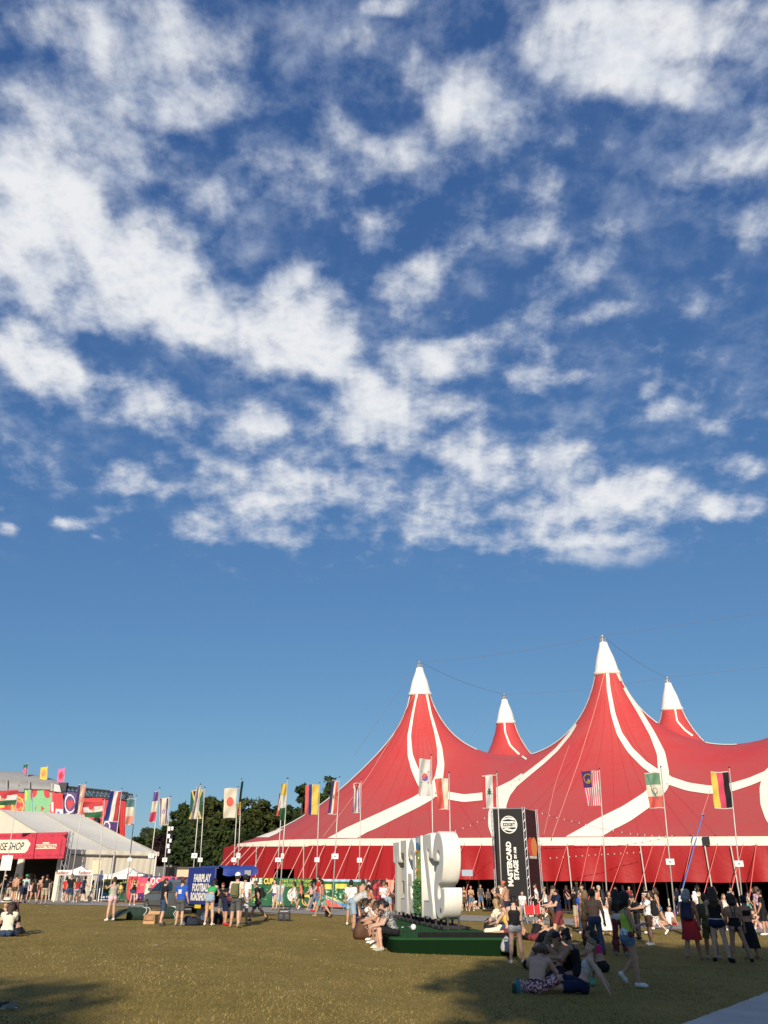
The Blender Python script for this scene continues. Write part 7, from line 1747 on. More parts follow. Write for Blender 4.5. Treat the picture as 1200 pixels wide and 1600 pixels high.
def backpack(J, label, col, w_=.30, h_=.44, d_=.17):
    s = J['s']; up, fw = J['up'], J['fw']; c_ = wpos(J, J['nk'] - up * .27 * s - fw * (.135 * s + d_ / 2)); t = thing('backpack', label, 'backpack', c_, J['face']); M_ = cmat(col)
    la = math.atan2(up[1], up[2]); rot = Matrix.Rotation(-la, 3, 'X')
    o = MB().box((0, 0, 0), (w_ * s, d_, h_ * s), tilt=rot, taper=.86).build('bag', M_, t); bevel(o, .045, 3)
    q = rot @ Vector((0, -d_ / 2 - .02, -h_ * .18 * s)); o = MB().box(tuple(q), (w_ * .72 * s, .07, h_ * .42 * s), tilt=rot, taper=.9).build('pocket', M_, t); bevel(o, .025)
    for sx in (-1, 1):
        a = Vector((sx * .09 * s, d_ / 2, h_ * .34 * s)); pts = [a, a + Vector((sx * .02, .06, .09 * s)), a + Vector((sx * .03, .24 * s, .05 * s)), Vector((sx * .12 * s, d_ / 2 + .24 * s, -.08 * s)), Vector((sx * .13 * s, d_ / 2, -h_ * .36 * s))]
        MB().tube([rot @ p for p in pts], .017, 6).build('strap', M_, t)
    return t
def phone(J, hand='R', label='black phone held up by the woman'):
    p = wpos(J, J['hand' + hand] + J['fw'] * .02 + np.array([0, 0, .05])); t = thing('phone', label, 'phone', p, J['face']); bevel(MB().box((0, 0, 0), (.075, .012, .15), tilt=Matrix.Rotation(R(-15), 3, 'X')).build('case', BLACK, t), .006)
    MB().box((0, -.008, 0), (.066, .003, .135), tilt=Matrix.Rotation(R(-15), 3, 'X')).build('screen', GLS, t); return t
# ------------------------------------------------------------ the people of the photograph
def crowd(gname, rows):
    out = []
    for r in rows:
        kw = dict(r[5]) if len(r) > 5 else {}
        kw['group'] = gname; out.append(person(r[0], r[1], r[2], r[3], r[4], **kw))
    return out
D = dict
# --- before the shop, far left
crowd('people before the shop tent', [
 (2, 1411, 1368, 60, 'person in black tee and grey shorts at the left edge before the shop', D(sex='m', pose='stand2', skin='t', hair=('short', 'black'), top=('tee', 'black'), bot=('long', 'dgrey'), extra=(('cap', 'pink'),))),
 (11, 1409, 1371, 20, 'person in black vest and long khaki shorts behind the shirtless brown shorts man', D(sex='f', hair=('bob', 'black'), top=('tank', 'black'), bot=('long', 'khaki'), pose='stand', skin='b')),
 (19, 1412.5, 1366, 340, 'shirtless tanned man in brown shorts seen from behind at the shop', D(sex='m', pose='stand2', skin='t', hair=('short', 'brown'), top=('none', None), bot=('shorts', 'brown', .45), shoe='dgrey')),
 (27, 1412, 1370, 350, 'red haired person in black top and very short pale denim shorts', D(pose='stand2', hair=('bob', 'red'), top=('crop', 'black'), bot=('shorts', 'ldenim', .2), shoe='dgrey')),
 (35, 1411.5, 1367.5, 0, 'person in green cap and green white striped tee with blue shorts', D(sex='m', pose='stand', skin='l', hair=('short', 'brown'), top=('tee', ('white', 'teal', 'stripe', 9)), bot=('long', 'ddenim'), shoe='maroon', extra=(('cap', 'green', -1),))),
 (44, 1406, 1367, 20, 'bare backed woman raising both arms to her hair before the dark shop', D(pose='raise2', skin='l', hair=('long', 'mid'), top=('bikini', 'tan'), bot=('skirt', 'pink', .7))),
 (50, 1412.5, 1373.5, 10, 'woman in black top and tiny black shorts standing with legs apart', D(pose='wide', skin='t', hair=('long', 'black'), top=('tank', 'black'), bot=('shorts', 'black', .12), shoe='dgrey')),
 (61, 1408, 1369, 200, 'tan person half hidden left of the man in black tee and khaki shorts', D(pose='cross', skin='t', hair=('short', 'brown'), top=('none', None), bot=('shorts', 'maroon', .4), sex='m')),
 (67, 1413, 1367.5, 5, 'man in black tee and knee length khaki shorts before the shop', D(sex='m', pose='stand2', skin='t', hair=('short', 'brown'), top=('tee', 'black'), bot=('long', 'khaki'), shoe='grey')),
 (73, 1407, 1374, 30, 'person in patterned grey top and pale trousers by the maroon banner', D(pose='stand', hair=('bob', 'black'), top=('tee', ('grey', 'dgrey', 'noise', 30)), bot=('pants', 'stone'), shoe='white')),
 (98.5, 1410.5, 1371, 350, 'person in bright red tee beside the man with dark sunglasses', D(pose='walk', hair=('short', 'black'), top=('tee', 'red'), bot=('shorts', 'ddenim', .5))),
 (106.5, 1412, 1366.5, 190, 'man in black tee, denim shorts and sunglasses facing the field', D(sex='m', pose='walk2', skin='t', hair=('short', 'black'), top=('tee', 'black'), bot=('long', 'ddenim'), shoe='grey', glasses=True)),
 (117.5, 1411, 1371.5, 340, 'long haired woman in red top with denim shorts and white shoes', D(pose='walk', skin='l', hair=('long', 'mid'), top=('tee', 'dred'), bot=('shorts', 'ldenim', .3), extra=(('waistbag', 'black'),))),
 (127, 1409.5, 1369, 300, 'man in white cap, navy tee and navy trousers walking right', D(sex='m', pose='walk', hair=('short', 'black'), top=('tee', 'navy'), bot=('long', 'navy'), extra=(('cap', 'white'),))),
 (141, 1409, 1376, 285, 'dark haired woman in olive top and grey shorts by the blue fence banner', D(pose='walk2', skin='t', hair=('bob', 'black'), top=('tank', 'olive'), bot=('shorts', 'lgrey', .35))),
 (190.5, 1411.5, 1374.5, 70, 'man in black tee and dark grey trousers before the blue and green fence', D(sex='m', pose='walk', hair=('short', 'black'), top=('tee', 'black'), bot=('pants', 'dgrey'), shoe='brown', skin='b')),
 (206, 1415, 1374, 200, 'woman in black vest top, denim shorts and white trainers before the pink fence', D(pose='phone', skin='l', hair=('long', 'mid'), top=('tank', 'black'), bot=('shorts', 'ddenim', .3), extra=(('waistbag', 'black', 1),))),
 (228, 1414, 1373, 20, 'dark haired woman in beige dress behind the bonnet of the grey car', D(pose='stand', skin='l', hair=('bun', 'brown'), top=('tank', 'beige'), bot=('skirt', 'beige', .7))),
])
J1 = crowd('people on the open grass', [(171.5, 1439.5, 1371.5, 40, 'woman in beige vest and pale pink shorts photographing, alone on the grass', D(pose='photo', skin='l', hair=('pony', 'brown'), top=('tank', 'stone'), bot=('shorts', 'pink', .38), shoe='white'))])[0]
phone(J1, 'L', 'small black phone held out by the woman in pale pink shorts')
# --- round the trailer
TR = crowd('people round the blue trailer', [
 (252, 1446.5, 1374, 300, 'man in black tee and blue denim shorts standing behind the cardboard box', D(sex='m', pose='stand2', skin='l', hair=('short', 'brown'), top=('tee', 'black'), bot=('long', 'ddenim'), shoe='dgrey', build=1.06)),
 (279, 1447, 1373, 340, 'man in blue tee with white back print and maroon cap', D(sex='m', pose='hips', mod=D(arms=((6, 14, 22, None), (0, 12, 25, None))), skin='l', hair=('short', 'brown'), top=('tee', 'blue'), bot=('long', 'dgrey'), shoe='grey', build=1.06, extra=(('cap', 'maroon'), ('print',)))),
 (325, 1447, 0, 350, 'long black haired girl in green crop top bending towards the trailer', D(pose='bend2', hgt=1.72, mod=D(lean=24, head=(30, 0)), skin='l', hair=('xlong', 'black'), top=('crop', 'green'), bot=('shorts', 'ldenim', .16), shoe='white', extra=(('tied', 'ldenim'),))),
 (345, 1436, 1380, 180, 'red faced man in black tee standing inside the shaded trailer opening', D(sex='m', pose='phone', skin='t', hair=('short', 'red'), top=('tee', 'black'), bot=('long', 'dgrey'), shoe='black')),
 (350, 1446, 0, 300, 'stooping boy in navy shorts hidden behind the man in beige tee', D(sex='m', pose='bend', hgt=1.6, skin='t', hair=('short', 'black'), top=('tee', 'maroon'), bot=('long', 'navy'), shoe='red')),
 (366, 1449.5, 1365, 350, 'man in white cap, cream tee and dark grey shorts with one shoulder bag', D(sex='m', pose='hips', mod=D(legs=((8, 6, 4, None), (-8, 7, 8, None)), arms=((10, 16, 55, -10), (6, 10, 35, None))), skin='l', hair=('short', 'brown'), top=('tee', 'beige'), bot=('long', 'dgrey'), shoe='tan', build=1.1, extra=(('cap', 'white', -1),))),
 (379, 1444.5, 1368, 350, 'man in white tee and light grey shorts behind the olive backpack', D(sex='m', pose='stand', skin='t', hair=('short', 'black'), top=('tee', 'white'), bot=('long', 'lgrey'), shoe='grey')),
 (401, 1440.5, 1377, 95, 'man in black tee and grey shorts striding left past the trailer', D(sex='m', pose='walk', skin='t', hair=('short', 'mid'), top=('tee', 'black'), bot=('long', 'dgrey'), shoe='black', mod=D(lean=10, head=(14, 0)), build=1.06)),
])
backpack(TR[5], 'olive green backpack hanging on the shoulder of the man in cream tee', 'olive'); backpack(TR[7], 'black backpack of the man striding left past the trailer', 'black')
# --- along the green fence
FN = crowd('people walking along the green fence', [
 (428, 1422.5, 1375, 150, 'woman in white vest and navy shorts walking along the green fence', D(pose='walk', skin='l', hair=('pony', 'brown'), top=('tank', 'white'), bot=('shorts', 'purple', .2), shoe='tan')),
 (436.5, 1423, 1376, 170, 'man in red sunglasses and pale tee walking beside the woman in white vest', D(sex='m', pose='walk2', skin='l', hair=('short', 'brown'), top=('tee', 'lgrey'), bot=('long', 'ldenim'), shoe='tan', glasses=True)),
 (459, 1421.5, 1377.5, 70, 'black haired woman in all white top and shorts at the green fence', D(pose='walk2', skin='t', hair=('bob', 'black'), top=('tank', 'white'), bot=('shorts', 'white', .45), extra=(('waistbag', 'black'),))),
 (470.5, 1422, 1377, 75, 'long haired woman in orange top and black mini skirt at the fence', D(pose='walk', skin='t', hair=('xlong', 'black'), top=('tee', 'orange'), bot=('skirt', 'black', .5), shoe='dgrey')),
 (486, 1423, 1377.5, 70, 'long haired woman in pale top and black shorts behind the orange top', D(pose='walk2', skin='l', hair=('xlong', 'black'), top=('tank', 'pink'), bot=('shorts', 'black', .3), shoe='tan')),
 (491.5, 1424, 1379, 75, 'person in blue denim dungarees beside the red tee man at the fence', D(pose='walk', hair=('short', 'black'), top=('tee', 'denim'), bot=('pants', 'denim'), shoe='grey')),
 (498, 1426, 1369.5, 80, 'tall man in red tee, denim shorts and red shoes walking left', D(sex='m', pose='walk2', skin='l', hair=('short', 'black'), top=('tee', 'red'), bot=('long', 'denim'), shoe='red')),
 (502.5, 1433.5, 1376, 60, 'shirtless tanned man in sage green shorts walking away over the path', D(sex='m', pose='walk', skin='t', hair=('short', 'black'), top=('none', None), bot=('long', 'mint'), shoe='tan', extra=(('belt', 'black'),))),
])
sack(512.5, 1433, .26, .2, .42, DARK, 'black bag beside the shirtless man on the path', seed=12)
# --- left of the letters
crowd('people gathered left of the letters', [
 (547.5, 1446, 1376.5, 350, 'dark haired man in white tee with a thin strap across his back', D(sex='m', skin='t', hair=('short', 'black'), top=('tee', 'white'), bot=('shorts', 'ldenim', .7), extra=(('strap', 'dgrey', 1),))),
 (551, 1455.5, 0, 290, 'stooping man in grey tee and light denim shorts holding a blue bag', D(sex='m', pose='bend', hgt=1.84, mod=D(lean=58, arms=((20, 6, 10, None), (14, 6, 10, None))), skin='t', hair=('short', 'black'), top=('tee', 'lgrey'), bot=('long', 'ldenim'), shoe='dgrey')),
 (557.5, 1440, 1381.5, 10, 'long brown haired woman behind the stooping man', D(skin='l', hair=('xlong', 'mid'), top=('tank', 'brown'), bot=('shorts', 'brown', .5))),
 (566.5, 1438, 1374.5, 10, 'shirtless tanned man seen from behind against the dark red banner', D(sex='m', pose='stand2', skin='t', hair=('short', 'brown'), top=('none', None), bot=('pants', 'dgrey'))),
 (576, 1436, 1383, 350, 'person in orange sarong right of the shirtless man at the banner', D(pose='stand', skin='t', hair=('short', 'brown'), top=('bandeau', 'orange'), bot=('skirt', 'orange', .9))),
 (600, 1432, 1379.5, 20, 'fair haired child in bright blue patterned tee by the letters', D(sex='m', pose='raise', skin='l', hair=('short', 'dirty'), top=('tee', ('blue', 'white', 'floral', 16)), bot=('shorts', 'maroon', .6))),
 (606.5, 1434, 1380, 90, 'dark haired woman holding a cup by the child in blue tee', D(pose='phone', skin='l', hair=('bun', 'black'), top=('tank', 'pink'), bot=('shorts', 'black', .3))),
 (607, 1438, 0, 330, 'person bending over in pale blue shorts beside the letter T', D(pose='bend', hgt=1.72, skin='t', hair=('short', 'black'), top=('tank', 'brown'), bot=('shorts', 'ldenim', .5))),
])
bb = sack(556, 1444, .24, .2, .62, mat('blue_bag_cloth', (.02, .16, .42), .7, .2, 8, .2), 'bright blue bag held low by the stooping man', seed=4)
def on_edge(k, ins_=.14): q = ca + lrow * k + Vector((lrow.y, -lrow.x, 0)) * ins_; return Vector((q.x, q.y, gz(q.x, q.y)))
def seated(k, face, label, **kw):
    p = on_edge(k); kw.setdefault('hgt', 1.7); kw['group'] = 'people sitting on the platform edge'
    return person(0, 0, 0, face, label, pos=p, seat=zt - p.z + .02, **kw)
seated(.75, 98, 'dark haired person in black flowered shirt sitting on the platform corner', pose='edge', sex='m', skin='l', hair=('mop', 'black'), top=('tee', ('black', 'lgrey', 'noise', 42)), bot=('long', 'black'), shoe='stone', hgt=1.8, mod=D(lean=22), fine=True)
JG = seated(1.55, 108, 'girl in black vest sitting and looking down at her phone', pose='edge', skin='l', hair=('bun', 'mid'), top=('tank', 'black'), bot=('shorts', 'black', .3), shoe='cream', mod=D(lean=36, head=(34, 0)), hgt=1.72, fine=True)
phone(JG, 'L', 'white backed phone in the lap of the girl in black vest')
seated(2.6, 100, 'long dark haired girl resting her cheek on her hand on the platform edge', pose='edge2', skin='t', hair=('xlong', 'black'), top=('crop', 'orange'), bot=('shorts', 'white', .5), shoe='cream', fine=True)
seated(3.5, 100, 'person in tan cap sitting behind the girl with the phone', pose='edge', sex='m', skin='t', hair=('short', 'brown'), top=('tee', 'white'), bot=('long', 'dgrey'), extra=(('cap', 'tan'),))
seated(4.9, 95, 'dark haired person in white sitting farther along the platform edge', pose='edge', skin='t', hair=('bob', 'black'), top=('tee', 'white'), bot=('shorts', 'black', .4))
seated(7.2, 90, 'dark skinned man in open white shirt sitting far along the platform edge', pose='edge2', sex='m', skin='d', hair=('short', 'black'), top=('tee', 'white'), bot=('long', 'lgrey'), shoe='black')
# --- tent mouth, between letters and tower
TM = crowd('people in the mouth of the red tent', [
 (726, 1423, 1386, 170, 'woman in dark dress just right of the big letter S', D(pose='stand', skin='t', hair=('bob', 'brown'), top=('bandeau', 'brown'), bot=('skirt', 'brown', .8), shoe='white')),
 (737, 1424, 1384.5, 180, 'woman in bikini top and denim shorts with folded arms in the tent mouth', D(pose='cross', skin='t', hair=('short', 'brown'), top=('bikini', 'tan'), bot=('shorts', 'denim', .75))),
 (743, 1421, 0, 150, 'person sitting on the ground in white in the tent mouth', D(pose='knees', hgt=1.7, skin='t', hair=('short', 'brown'), top=('tee', 'white'), bot=('shorts', 'white', .5))),
 (764, 1422, 1389, 190, 'grey clad person standing in the shade left of the black tower', D(pose='stand', skin='b', hair=('short', 'black'), top=('tee', 'dgrey'), bot=('pants', 'black'))),
 (818.5, 1441, 1393.5, 185, 'woman in white tee sitting in front of the black tower', D(pose='stand', skin='l', hair=('long', 'brown'), top=('tee', 'white'), bot=('pants', 'grey'), extra=(('strap', 'dgrey'),))),
 (841.5, 1434, 1382, 70, 'man in white tee and black shorts walking left past the tower', D(sex='m', pose='walk', skin='l', hair=('short', 'brown'), top=('tee', 'white'), bot=('long', 'black'), shoe='white')),
 (855, 1439.5, 1387, 75, 'blond woman in white vest and navy shorts walking behind the white tee man', D(pose='walk2', skin='l', hair=('bun', 'dirty'), top=('tank', 'white'), bot=('shorts', 'navy', .6), shoe='tan')),
])
backpack(TM[5], 'black backpack of the man in white tee walking left', 'black')
# --- round the platform's right corner
RC_ = crowd('people round the right corner of the platform', [
 (780, 1447, 1388.5, 30, 'long brown haired girl in brown top raising both hands to her face', D(pose='raise2', skin='t', hair=('xlong', 'brown'), top=('tank', 'brown'), bot=('pants', 'black'), glasses=True)),
 (783, 1445, 1377, 330, 'man in black and yellow cap behind the long haired girl', D(sex='m', skin='t', hair=('short', 'black'), top=('tee', 'beige'), bot=('long', 'black'), extra=(('cap', 'black'),))),
 (794, 1452, 1378, 60, 'shirtless man in orange cap bending his arm, by the platform corner', D(sex='m', pose='phone', skin='t', hair=('short', 'brown'), top=('none', None), bot=('long', 'navy'), extra=(('cap', 'orange', -1),))),
 (823, 1469, 0, 100, 'shirtless person in dark sunglasses sitting behind the woman in grey shorts', D(sex='m', pose='knees2', hgt=1.75, skin='t', hair=('short', 'black'), top=('none', None), bot=('shorts', 'black', .5), glasses=True)),
 (834, 1470, 0, 300, 'bare shouldered man with cropped hair bending forward, seated on the grass', D(sex='m', pose='knees2', hgt=1.78, skin='l', hair=('short', 'brown'), top=('tank', 'black'), bot=('shorts', 'maroon', .5))),
])
q = cb + rowd * 1.7
person(0, 0, 0, 40, 'blond woman in white top and cream trousers sitting on the platform', pos=Vector((PY(786, 1455, q.y).x, q.y, zt)), pose='crossleg', skin='l', hair=('xlong', 'blond'), top=('tee', 'cream'), bot=('pants', 'cream'), hgt=1.72, group='people sitting on the platform edge')
q = cb + rowd * .55
person(0, 0, 0, 55, 'woman in yellow swimsuit top and maroon shorts sitting at the platform corner', pos=Vector((PY(797, 1462, q.y).x, q.y, zt)), pose='crossleg', skin='l', hair=('bun', 'mid'), top=('crop', 'yellow'), bot=('shorts', 'maroon', .4), hgt=1.68, group='people sitting on the platform edge')
sb = sack(790, 1480, .34, .26, .30, two_tone('striped_cloth', (.014, .014, .016), (.7, .7, .68), 'stripe', 14), 'black and white striped bag hanging at the platform corner', seed=3); sb.location = (PY(791, 1470, ca.y - .2).x, ca.y - .17, zt - .32)
crowd('people standing near the seated circle', [
 (808, 1507.5, 1400.5, 355, 'woman in black vest and grey marl shorts standing with her back turned', D(pose='stand2', mod=D(arms=((14, 5, 45, -12), (12, 5, 40, -12)), head=(14, 0)), skin='l', hair=('bun', 'black'), top=('tank', 'black'), bot=('shorts', ('grey', 'lgrey', 'noise', 60), .26), shoe='cream', extra=(('belt', 'black'),), fine=True, build=1.04)),
 (866, 1465, 1388, 290, 'bare chested tanned man in dark trousers facing the man in navy tee', D(sex='m', pose='phone', skin='b', hair=('short', 'black'), top=('none', None), bot=('pants', 'brown'), shoe='brown', extra=(('tied', 'dgrey'),))),
 (876, 1472, 1385.5, 100, 'barefoot man in navy tee and maroon shorts reaching left', D(sex='m', pose='walk', mod=D(arms=((30, 6, 50, -14), (34, 6, 50, -14)), head=(20, 0)), skin='l', hair=('short', 'brown'), top=('tee', 'navy'), bot=('long', 'maroon'), shoe=None, fine=True)),
 (902.5, 1452, 1387, 60, 'man in black tee and khaki cargo shorts lifting his arm', D(sex='m', pose='raise2', mod=D(arms=((60, 14, 80, -30), (70, 10, 80, -30))), skin='t', hair=('short', 'black'), top=('tee', 'black'), bot=('long', 'khaki'), shoe='black')),
 (905, 1430, 1379.5, 190, 'person in bright lime cap inside the dark tent mouth', D(sex='m', skin='t', hair=('short', 'black'), top=('tee', 'tan'), bot=('long', 'dgrey'), extra=(('cap', 'lime', -1),))),
 (913, 1459.5, 1394, 150, 'person in blue tee and dark blue trousers by the shirtless man', D(pose='stand2', skin='t', hair=('short', 'black'), top=('tee', 'blue'), bot=('pants', 'ddenim'), shoe='pink')),
 (915, 1446, 1383, 120, 'dark haired man in white shirt behind the person in blue', D(sex='m', skin='t', hair=('short', 'black'), top=('tee', 'white'), bot=('long', 'dgrey'))),
 (921.5, 1481, 1393, 330, 'ash blond woman in brown standing left of the shirtless jeans man', D(pose='stand', skin='b', hair=('bob', 'dirty'), top=('tank', 'olive'), bot=('flared', 'brown'), shoe='brown')),
 (934.5, 1492, 1391, 350, 'shirtless dark haired man in blue jeans with his back turned', D(sex='m', pose='stand2', mod=D(arms=((14, 8, 55, -20), (-2, 14, 10, None))), skin='b', hair=('short', 'black'), top=('none', None), bot=('pants', 'ddenim'), shoe='brown', fine=True, build=1.08)),
 (941, 1447, 1385.5, 200, 'person in orange red top and pale cap inside the crowd', D(skin='l', hair=('short', 'brown'), top=('crop', 'orange'), bot=('shorts', 'white', .4), extra=(('cap', 'stone', -1),))),
 (947.5, 1462, 1391, 10, 'long dark haired woman in long white skirt and white top', D(pose='stand', skin='l', hair=('xlong', 'black'), top=('bandeau', 'white'), bot=('skirt', 'white', 1.55), shoe='tan')),
 (957, 1455, 1393, 200, 'dark haired person in brown top behind the long white skirt', D(skin='t', hair=('bob', 'black'), top=('tee', 'brown'), bot=('pants', 'brown'))),
 (971.5, 1493, 1392, 340, 'tall long haired woman in black top and wide brown trousers, back turned', D(pose='raise', mod=D(arms=((6, 8, 60, -20), (120, 20, 35, -6))), skin='b', hair=('xlong', 'black'), top=('bandeau', 'black'), bot=('flared', 'maroon'), shoe='grey', extra=(('tied', 'lgrey'),), fine=True)),
])
JL = person(990, 1543, 1399, 272, 'curly haired woman in lime vest and denim shorts walking right in white trainers', pose='stride', skin='t', hair=('curly', 'black'), top=('tank', 'lime'), bot=('shorts', 'denim', .36), shoe='white', extra=(('tied', ('ldenim', 'white', 'noise', 30)), ('strap', 'black'), ('waistbag', 'maroon', 1)), glasses=False, fine=True, build=1.08, group='people standing near the seated circle')
# --- crowd right of the middle
RM = crowd('people before the red tent at the right', [
 (999, 1468, 1400, 100, 'person in black jacket partly hidden behind the lime vest woman', D(sex='m', pose='phone', skin='t', hair=('short', 'black'), top=('long', 'black'), bot=('pants', 'black'), shoe='black')),
 (1018, 1477.5, 1394.5, 92, 'man in white tee and dark shorts with a white headband facing left', D(sex='m', pose='reach', skin='t', hair=('short', 'black'), top=('tee', 'white'), bot=('shorts', 'brown', .75), shoe='white', extra=(('headband', 'white'), ('waistbag', 'dgrey')))),
 (1026, 1461, 1393, 75, 'dark haired woman in flowered white skirt behind the man with headband', D(pose='walk2', skin='l', hair=('bob', 'black'), top=('tank', 'navy'), bot=('skirt', ('white', 'maroon', 'noise', 22), 1.1), shoe='white')),
 (1033, 1454, 1388, 60, 'tan woman in denim shorts with dark hair behind the flowered skirt', D(pose='walk', skin='t', hair=('bob', 'brown'), top=('bikini', 'tan'), bot=('shorts', 'denim', .35), shoe='white')),
 (1044, 1448, 0, 120, 'person in white sitting on the grass left of the leaning flag pole', D(pose='propped', hgt=1.7, skin='l', hair=('short', 'brown'), top=('tee', 'white'), bot=('shorts', 'white', .3), shoe='white')),
 (1053, 1446, 0, 130, 'person in red top sitting on the grass by the leaning flag pole', D(pose='knees', hgt=1.72, skin='t', hair=('bob', 'brown'), top=('tee', 'red'), bot=('shorts', 'red', .3), shoe='white')),
 (1077, 1460, 1390, 20, 'man in white shirt left of the grey haired woman', D(sex='m', skin='t', hair=('short', 'grey'), top=('tee', 'white'), bot=('long', 'navy'))),
 (1086.5, 1500.5, 1393.5, 330, 'grey haired woman in red bikini top and red skirt', D(pose='walk', mod=D(legs=((-14, 3, 14, None), (10, 3, 4, None)), arms=((4, 10, 14, None), (-4, 10, 12, None)), head=(0, -40)), skin='b', hair=('bob', 'grey'), top=('bikini', 'red'), bot=('skirt', 'dred', .92), shoe=None, fine=True)),
 (1102.5, 1467, 1386, 10, 'man in white tee and denim shorts with an olive backpack', D(sex='m', pose='walk', skin='l', hair=('short', 'black'), top=('tee', 'white'), bot=('long', 'denim'), shoe='white')),
 (1115, 1499.5, 1398, 345, 'person in loose olive shirt and long olive shorts beside the navy shorts woman', D(sex='m', pose='stand', skin='b', hair=('short', 'brown'), top=('long', 'olive'), bot=('long', 'olive'), shoe='stone', fine=True)),
 (1129.5, 1504, 1388.5, 345, 'long brown haired woman in black vest and navy shorts with white piping', D(pose='stand2', mod=D(arms=((14, 5, 40, -8), (14, 12, 25, 10))), skin='l', hair=('long', 'brown'), top=('tank', 'black'), bot=('shorts', 'navy', .22), shoe='black', extra=(('bow', 'hotpink'), ('belt', 'lgrey')), fine=True)),
 (1139, 1454, 1398, 200, 'blond woman in white between the navy shorts woman and the swimsuit woman', D(skin='l', hair=('long', 'dirty'), top=('tank', 'white'), bot=('shorts', 'lgrey', .4))),
 (1153, 1452, 1395, 190, 'fair haired person behind the black swimsuit woman', D(skin='l', hair=('bob', 'dirty'), top=('tee', 'black'), bot=('pants', 'black'))),
 (1158, 1505.5, 1400.5, 350, 'curly haired woman in black strappy swimsuit and black ankle boots', D(pose='wide', mod=D(legs=((3, 7, 4, None), (-4, 14, 4, None)), arms=((10, 12, 20, 6), (0, 16, 18, None))), skin='b', hair=('curly', 'black'), top=('suit', 'black'), bot=('none', None), shoe='black', fine=True, build=1.08)),
 (1177, 1499, 1401, 20, 'dark haired person in a long black wrap beside the swimsuit woman', D(pose='stand', skin='b', hair=('short', 'black'), top=('bandeau', 'black'), bot=('skirt', 'black', 1.35), shoe='tan')),
 (1173, 1433, 1396.5, 230, 'woman in white top and sage green trousers stretching out her arm', D(pose='walk', mod=D(arms=((10, 14, 20, None), (40, 30, 10, 30))), skin='l', hair=('pony', 'brown'), top=('crop', 'white'), bot=('pants', 'mint'), shoe='white', glasses=True)),
 (1192, 1448, 1388, 20, 'curly haired person in purple patterned top at the right edge', D(skin='t', hair=('curly', 'mid'), top=('tee', ('purple', 'pink', 'noise', 25)), bot=('pants', 'black'))),
 (1187, 1452, 0, 120, 'person with a pink skirt sitting on the grass at the right edge', D(pose='knees', hgt=1.72, skin='l', hair=('bun', 'brown'), top=('tank', 'black'), bot=('shorts', 'pink', .6), shoe='white')),
 (1199, 1462, 1391, 60, 'person in black at the very right edge of the crowd', D(sex='m', pose='stand2', skin='t', hair=('short', 'black'), top=('tee', 'black'), bot=('long', 'black'))),
])
backpack(RM[1], 'big black backpack of the man with the white headband', 'black', .34, .52, .2); backpack(RM[7], 'dark navy backpack of the grey haired woman in red', 'navy'); backpack(RM[8], 'olive backpack of the man in white tee and denim shorts', 'olive', .3, .42)
# --- the seated circle in the shade
SC = crowd('people sitting in a circle on the shaded grass', [
 (838, 1552, 0, 325, 'shirtless curly haired man in patterned shorts sitting with his back turned', D(sex='m', pose='curl', mod=D(head=(34, 0), lean=28), hgt=1.62, skin='l', hair=('mop', 'mid'), top=('none', None), bot=('long', ('maroon', 'pink', 'noise', 26)), shoe=None, extra=(('belt', 'black'),), fine=True)),
 (829, 1514, 0, 250, 'dark haired woman in black bikini sitting behind the shirtless man', D(pose='knees2', hgt=1.68, skin='t', hair=('long', 'black'), top=('bikini', 'black'), bot=('brief', 'black'), shoe=None, fine=True)),
 (846, 1524, 0, 262, 'woman with long fair brown hair in black bikini hugging one knee', D(pose='knees', mod=D(head=(18, 0)), hgt=1.72, skin='t', hair=('xlong', 'dirty'), top=('bikini', 'black'), bot=('shorts', 'black', .2), shoe='dgrey', fine=True)),
 (858, 1503, 0, 240, 'person in grey tee sitting on the far side of the circle', D(sex='m', pose='knees2', hgt=1.7, skin='t', hair=('short', 'brown'), top=('tee', 'grey'), bot=('shorts', 'dgrey', .5), shoe=None)),
 (893, 1527, 0, 115, 'bare chested black haired young man in black shorts with raised knees', D(sex='m', pose='knees', hgt=1.72, mod=D(head=(22, 0)), skin='t', hair=('short', 'black'), top=('none', None), bot=('long', 'black'), shoe='dgrey', fine=True)),
 (906, 1530, 0, 60, 'dark haired girl with a low bun seated behind the braided woman', D(pose='crossleg', hgt=1.70, skin='b', hair=('bun', 'black'), top=('tank', 'black'), bot=('shorts', 'black', .4), shoe=None, fine=True)),
 (912, 1553, 0, 78, 'fair braided woman in white top and navy shorts leaning back on her hands', D(pose='propped', hgt=1.60, mod=D(head=(2, 30)), skin='l', hair=('braid', 'dirty'), top=('crop', 'lgrey'), bot=('long', 'navy'), shoe=None, fine=True)),
 (940, 1519, 0, 50, 'black haired woman in hot pink bandeau and black skirt sitting, back turned', D(pose='crossleg', hgt=1.72, mod=D(head=(16, 30)), skin='t', hair=('long', 'black'), top=('bandeau', 'hotpink'), bot=('shorts', 'black', .6), shoe=None, fine=True)),
])
sack(868, 1530, .5, .3, .2, DARK, 'dark bag lying in the middle of the seated circle', seed=7)
sack(922, 1540, .2, .16, .16, mat('mint_cloth', (.16, .4, .24), .7, .15), 'small mint green pouch beside the braided woman', 'pouch', seed=2)
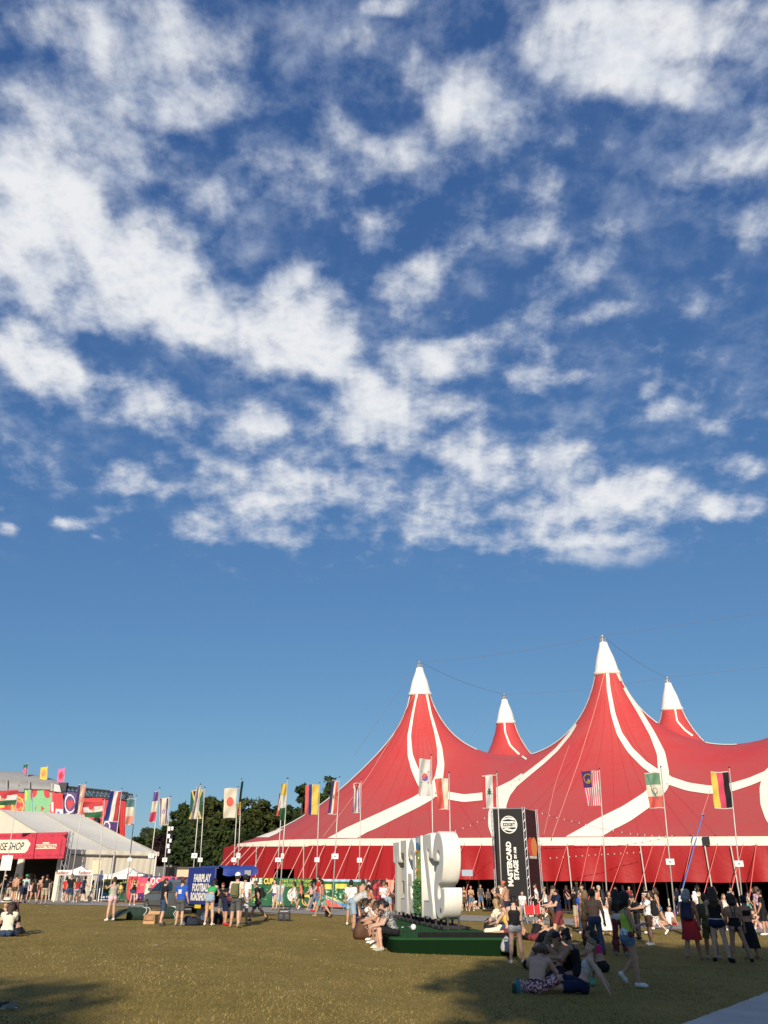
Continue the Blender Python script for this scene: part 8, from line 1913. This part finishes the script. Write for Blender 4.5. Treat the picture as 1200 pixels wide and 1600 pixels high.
# --- three sitting at the left edge
crowd('people sitting on the grass at the left edge', [
 (2, 1460, 0, 200, 'man in straw hat with a black band sitting at the left edge', D(sex='m', pose='crossleg', hgt=1.78, mod=D(lean=2, head=(6, 0)), skin='l', hair=('short', 'brown'), top=('tee', 'black'), bot=('long', 'dgrey'), extra=(('hat', 'cream'),), fine=True)),
 (9, 1463.5, 0, 20, 'woman with long wavy hair in white blouse sitting with her back turned', D(pose='crossleg', hgt=1.72, skin='t', hair=('xlong', 'brown'), top=('tee', 'cream'), bot=('pants', 'ddenim'), fine=True)),
 (27, 1462.5, 0, 82, 'woman with curly dark bun in black sitting beside the white blouse', D(pose='knees', hgt=1.74, skin='l', hair=('pony', 'plum'), top=('bandeau', 'black'), bot=('pants', 'black'), shoe=None, glasses=True, fine=True)),
])
# --- deep in the tent mouth: people seen dimly
for (px, fy, fc, ps, sx, tp_, bt_, hr_, lab) in (
 (700, 1424, 90, 'stand', 'm', 'navy', 'khaki', 'short', 'dim figure in navy tee and khaki shorts half hidden behind the letter S'),
 (752, 1421, 200, 'stand2', 'f', 'dgrey', 'denim', 'bob', 'dim figure in dark grey tee right of the white clad sitter in the tent mouth'),
 (870, 1425, 20, 'phone', 'm', 'black', 'dgrey', 'short', 'dim figure in black deep in the tent behind the man in navy tee'),
 (888, 1427, 330, 'stand', 'f', 'maroon', 'denim', 'long', 'dim long haired figure in maroon tee left of the lime cap'),
 (931, 1426, 180, 'cross', 'm', 'olive', 'black', 'short', 'dim figure in olive tee with folded arms behind the shirtless jeans man'),
 (966, 1427, 90, 'stand2', 'f', 'grey', 'black', 'long', 'dim figure in grey tee behind the tall woman in brown trousers'),
 (987, 1427, 200, 'stand', 'm', 'maroon', 'khaki', 'short', 'dim figure in maroon tee and khaki shorts behind the lime vest woman'),
 (1012, 1428, 20, 'stand', 'm', 'black', 'denim', 'short', 'dim figure in black tee and denim shorts behind the white headband'),
 (1062, 1428, 330, 'stand2', 'f', 'navy', 'black', 'bob', 'dim figure in navy tee and black shorts by the blue straps'),
 (1093, 1429, 180, 'phone', 'm', 'white', 'dgrey', 'short', 'dim figure in white tee behind the grey haired woman'),
 (1122, 1430, 20, 'cross', 'f', 'olive', 'denim', 'long', 'dim figure in olive tee behind the pink hair bow'),
 (1147, 1429, 200, 'stand', 'm', 'grey', 'khaki', 'short', 'dim figure in grey tee and khaki shorts behind the fair haired pair'),
 (1182, 1431, 90, 'stand2', 'f', 'black', 'khaki', 'bob', 'dim figure in black tee and khaki shorts behind the sage trousers woman')):
    person(px, fy, 0, fc, lab, pose=ps, sex=sx, skin='t', hair=(hr_, 'black' if px % 2 else 'brown'), top=('tee', tp_), bot=('long', bt_), hgt=1.64 + .02 * (px % 9), group='people dimly seen in the tent mouth')
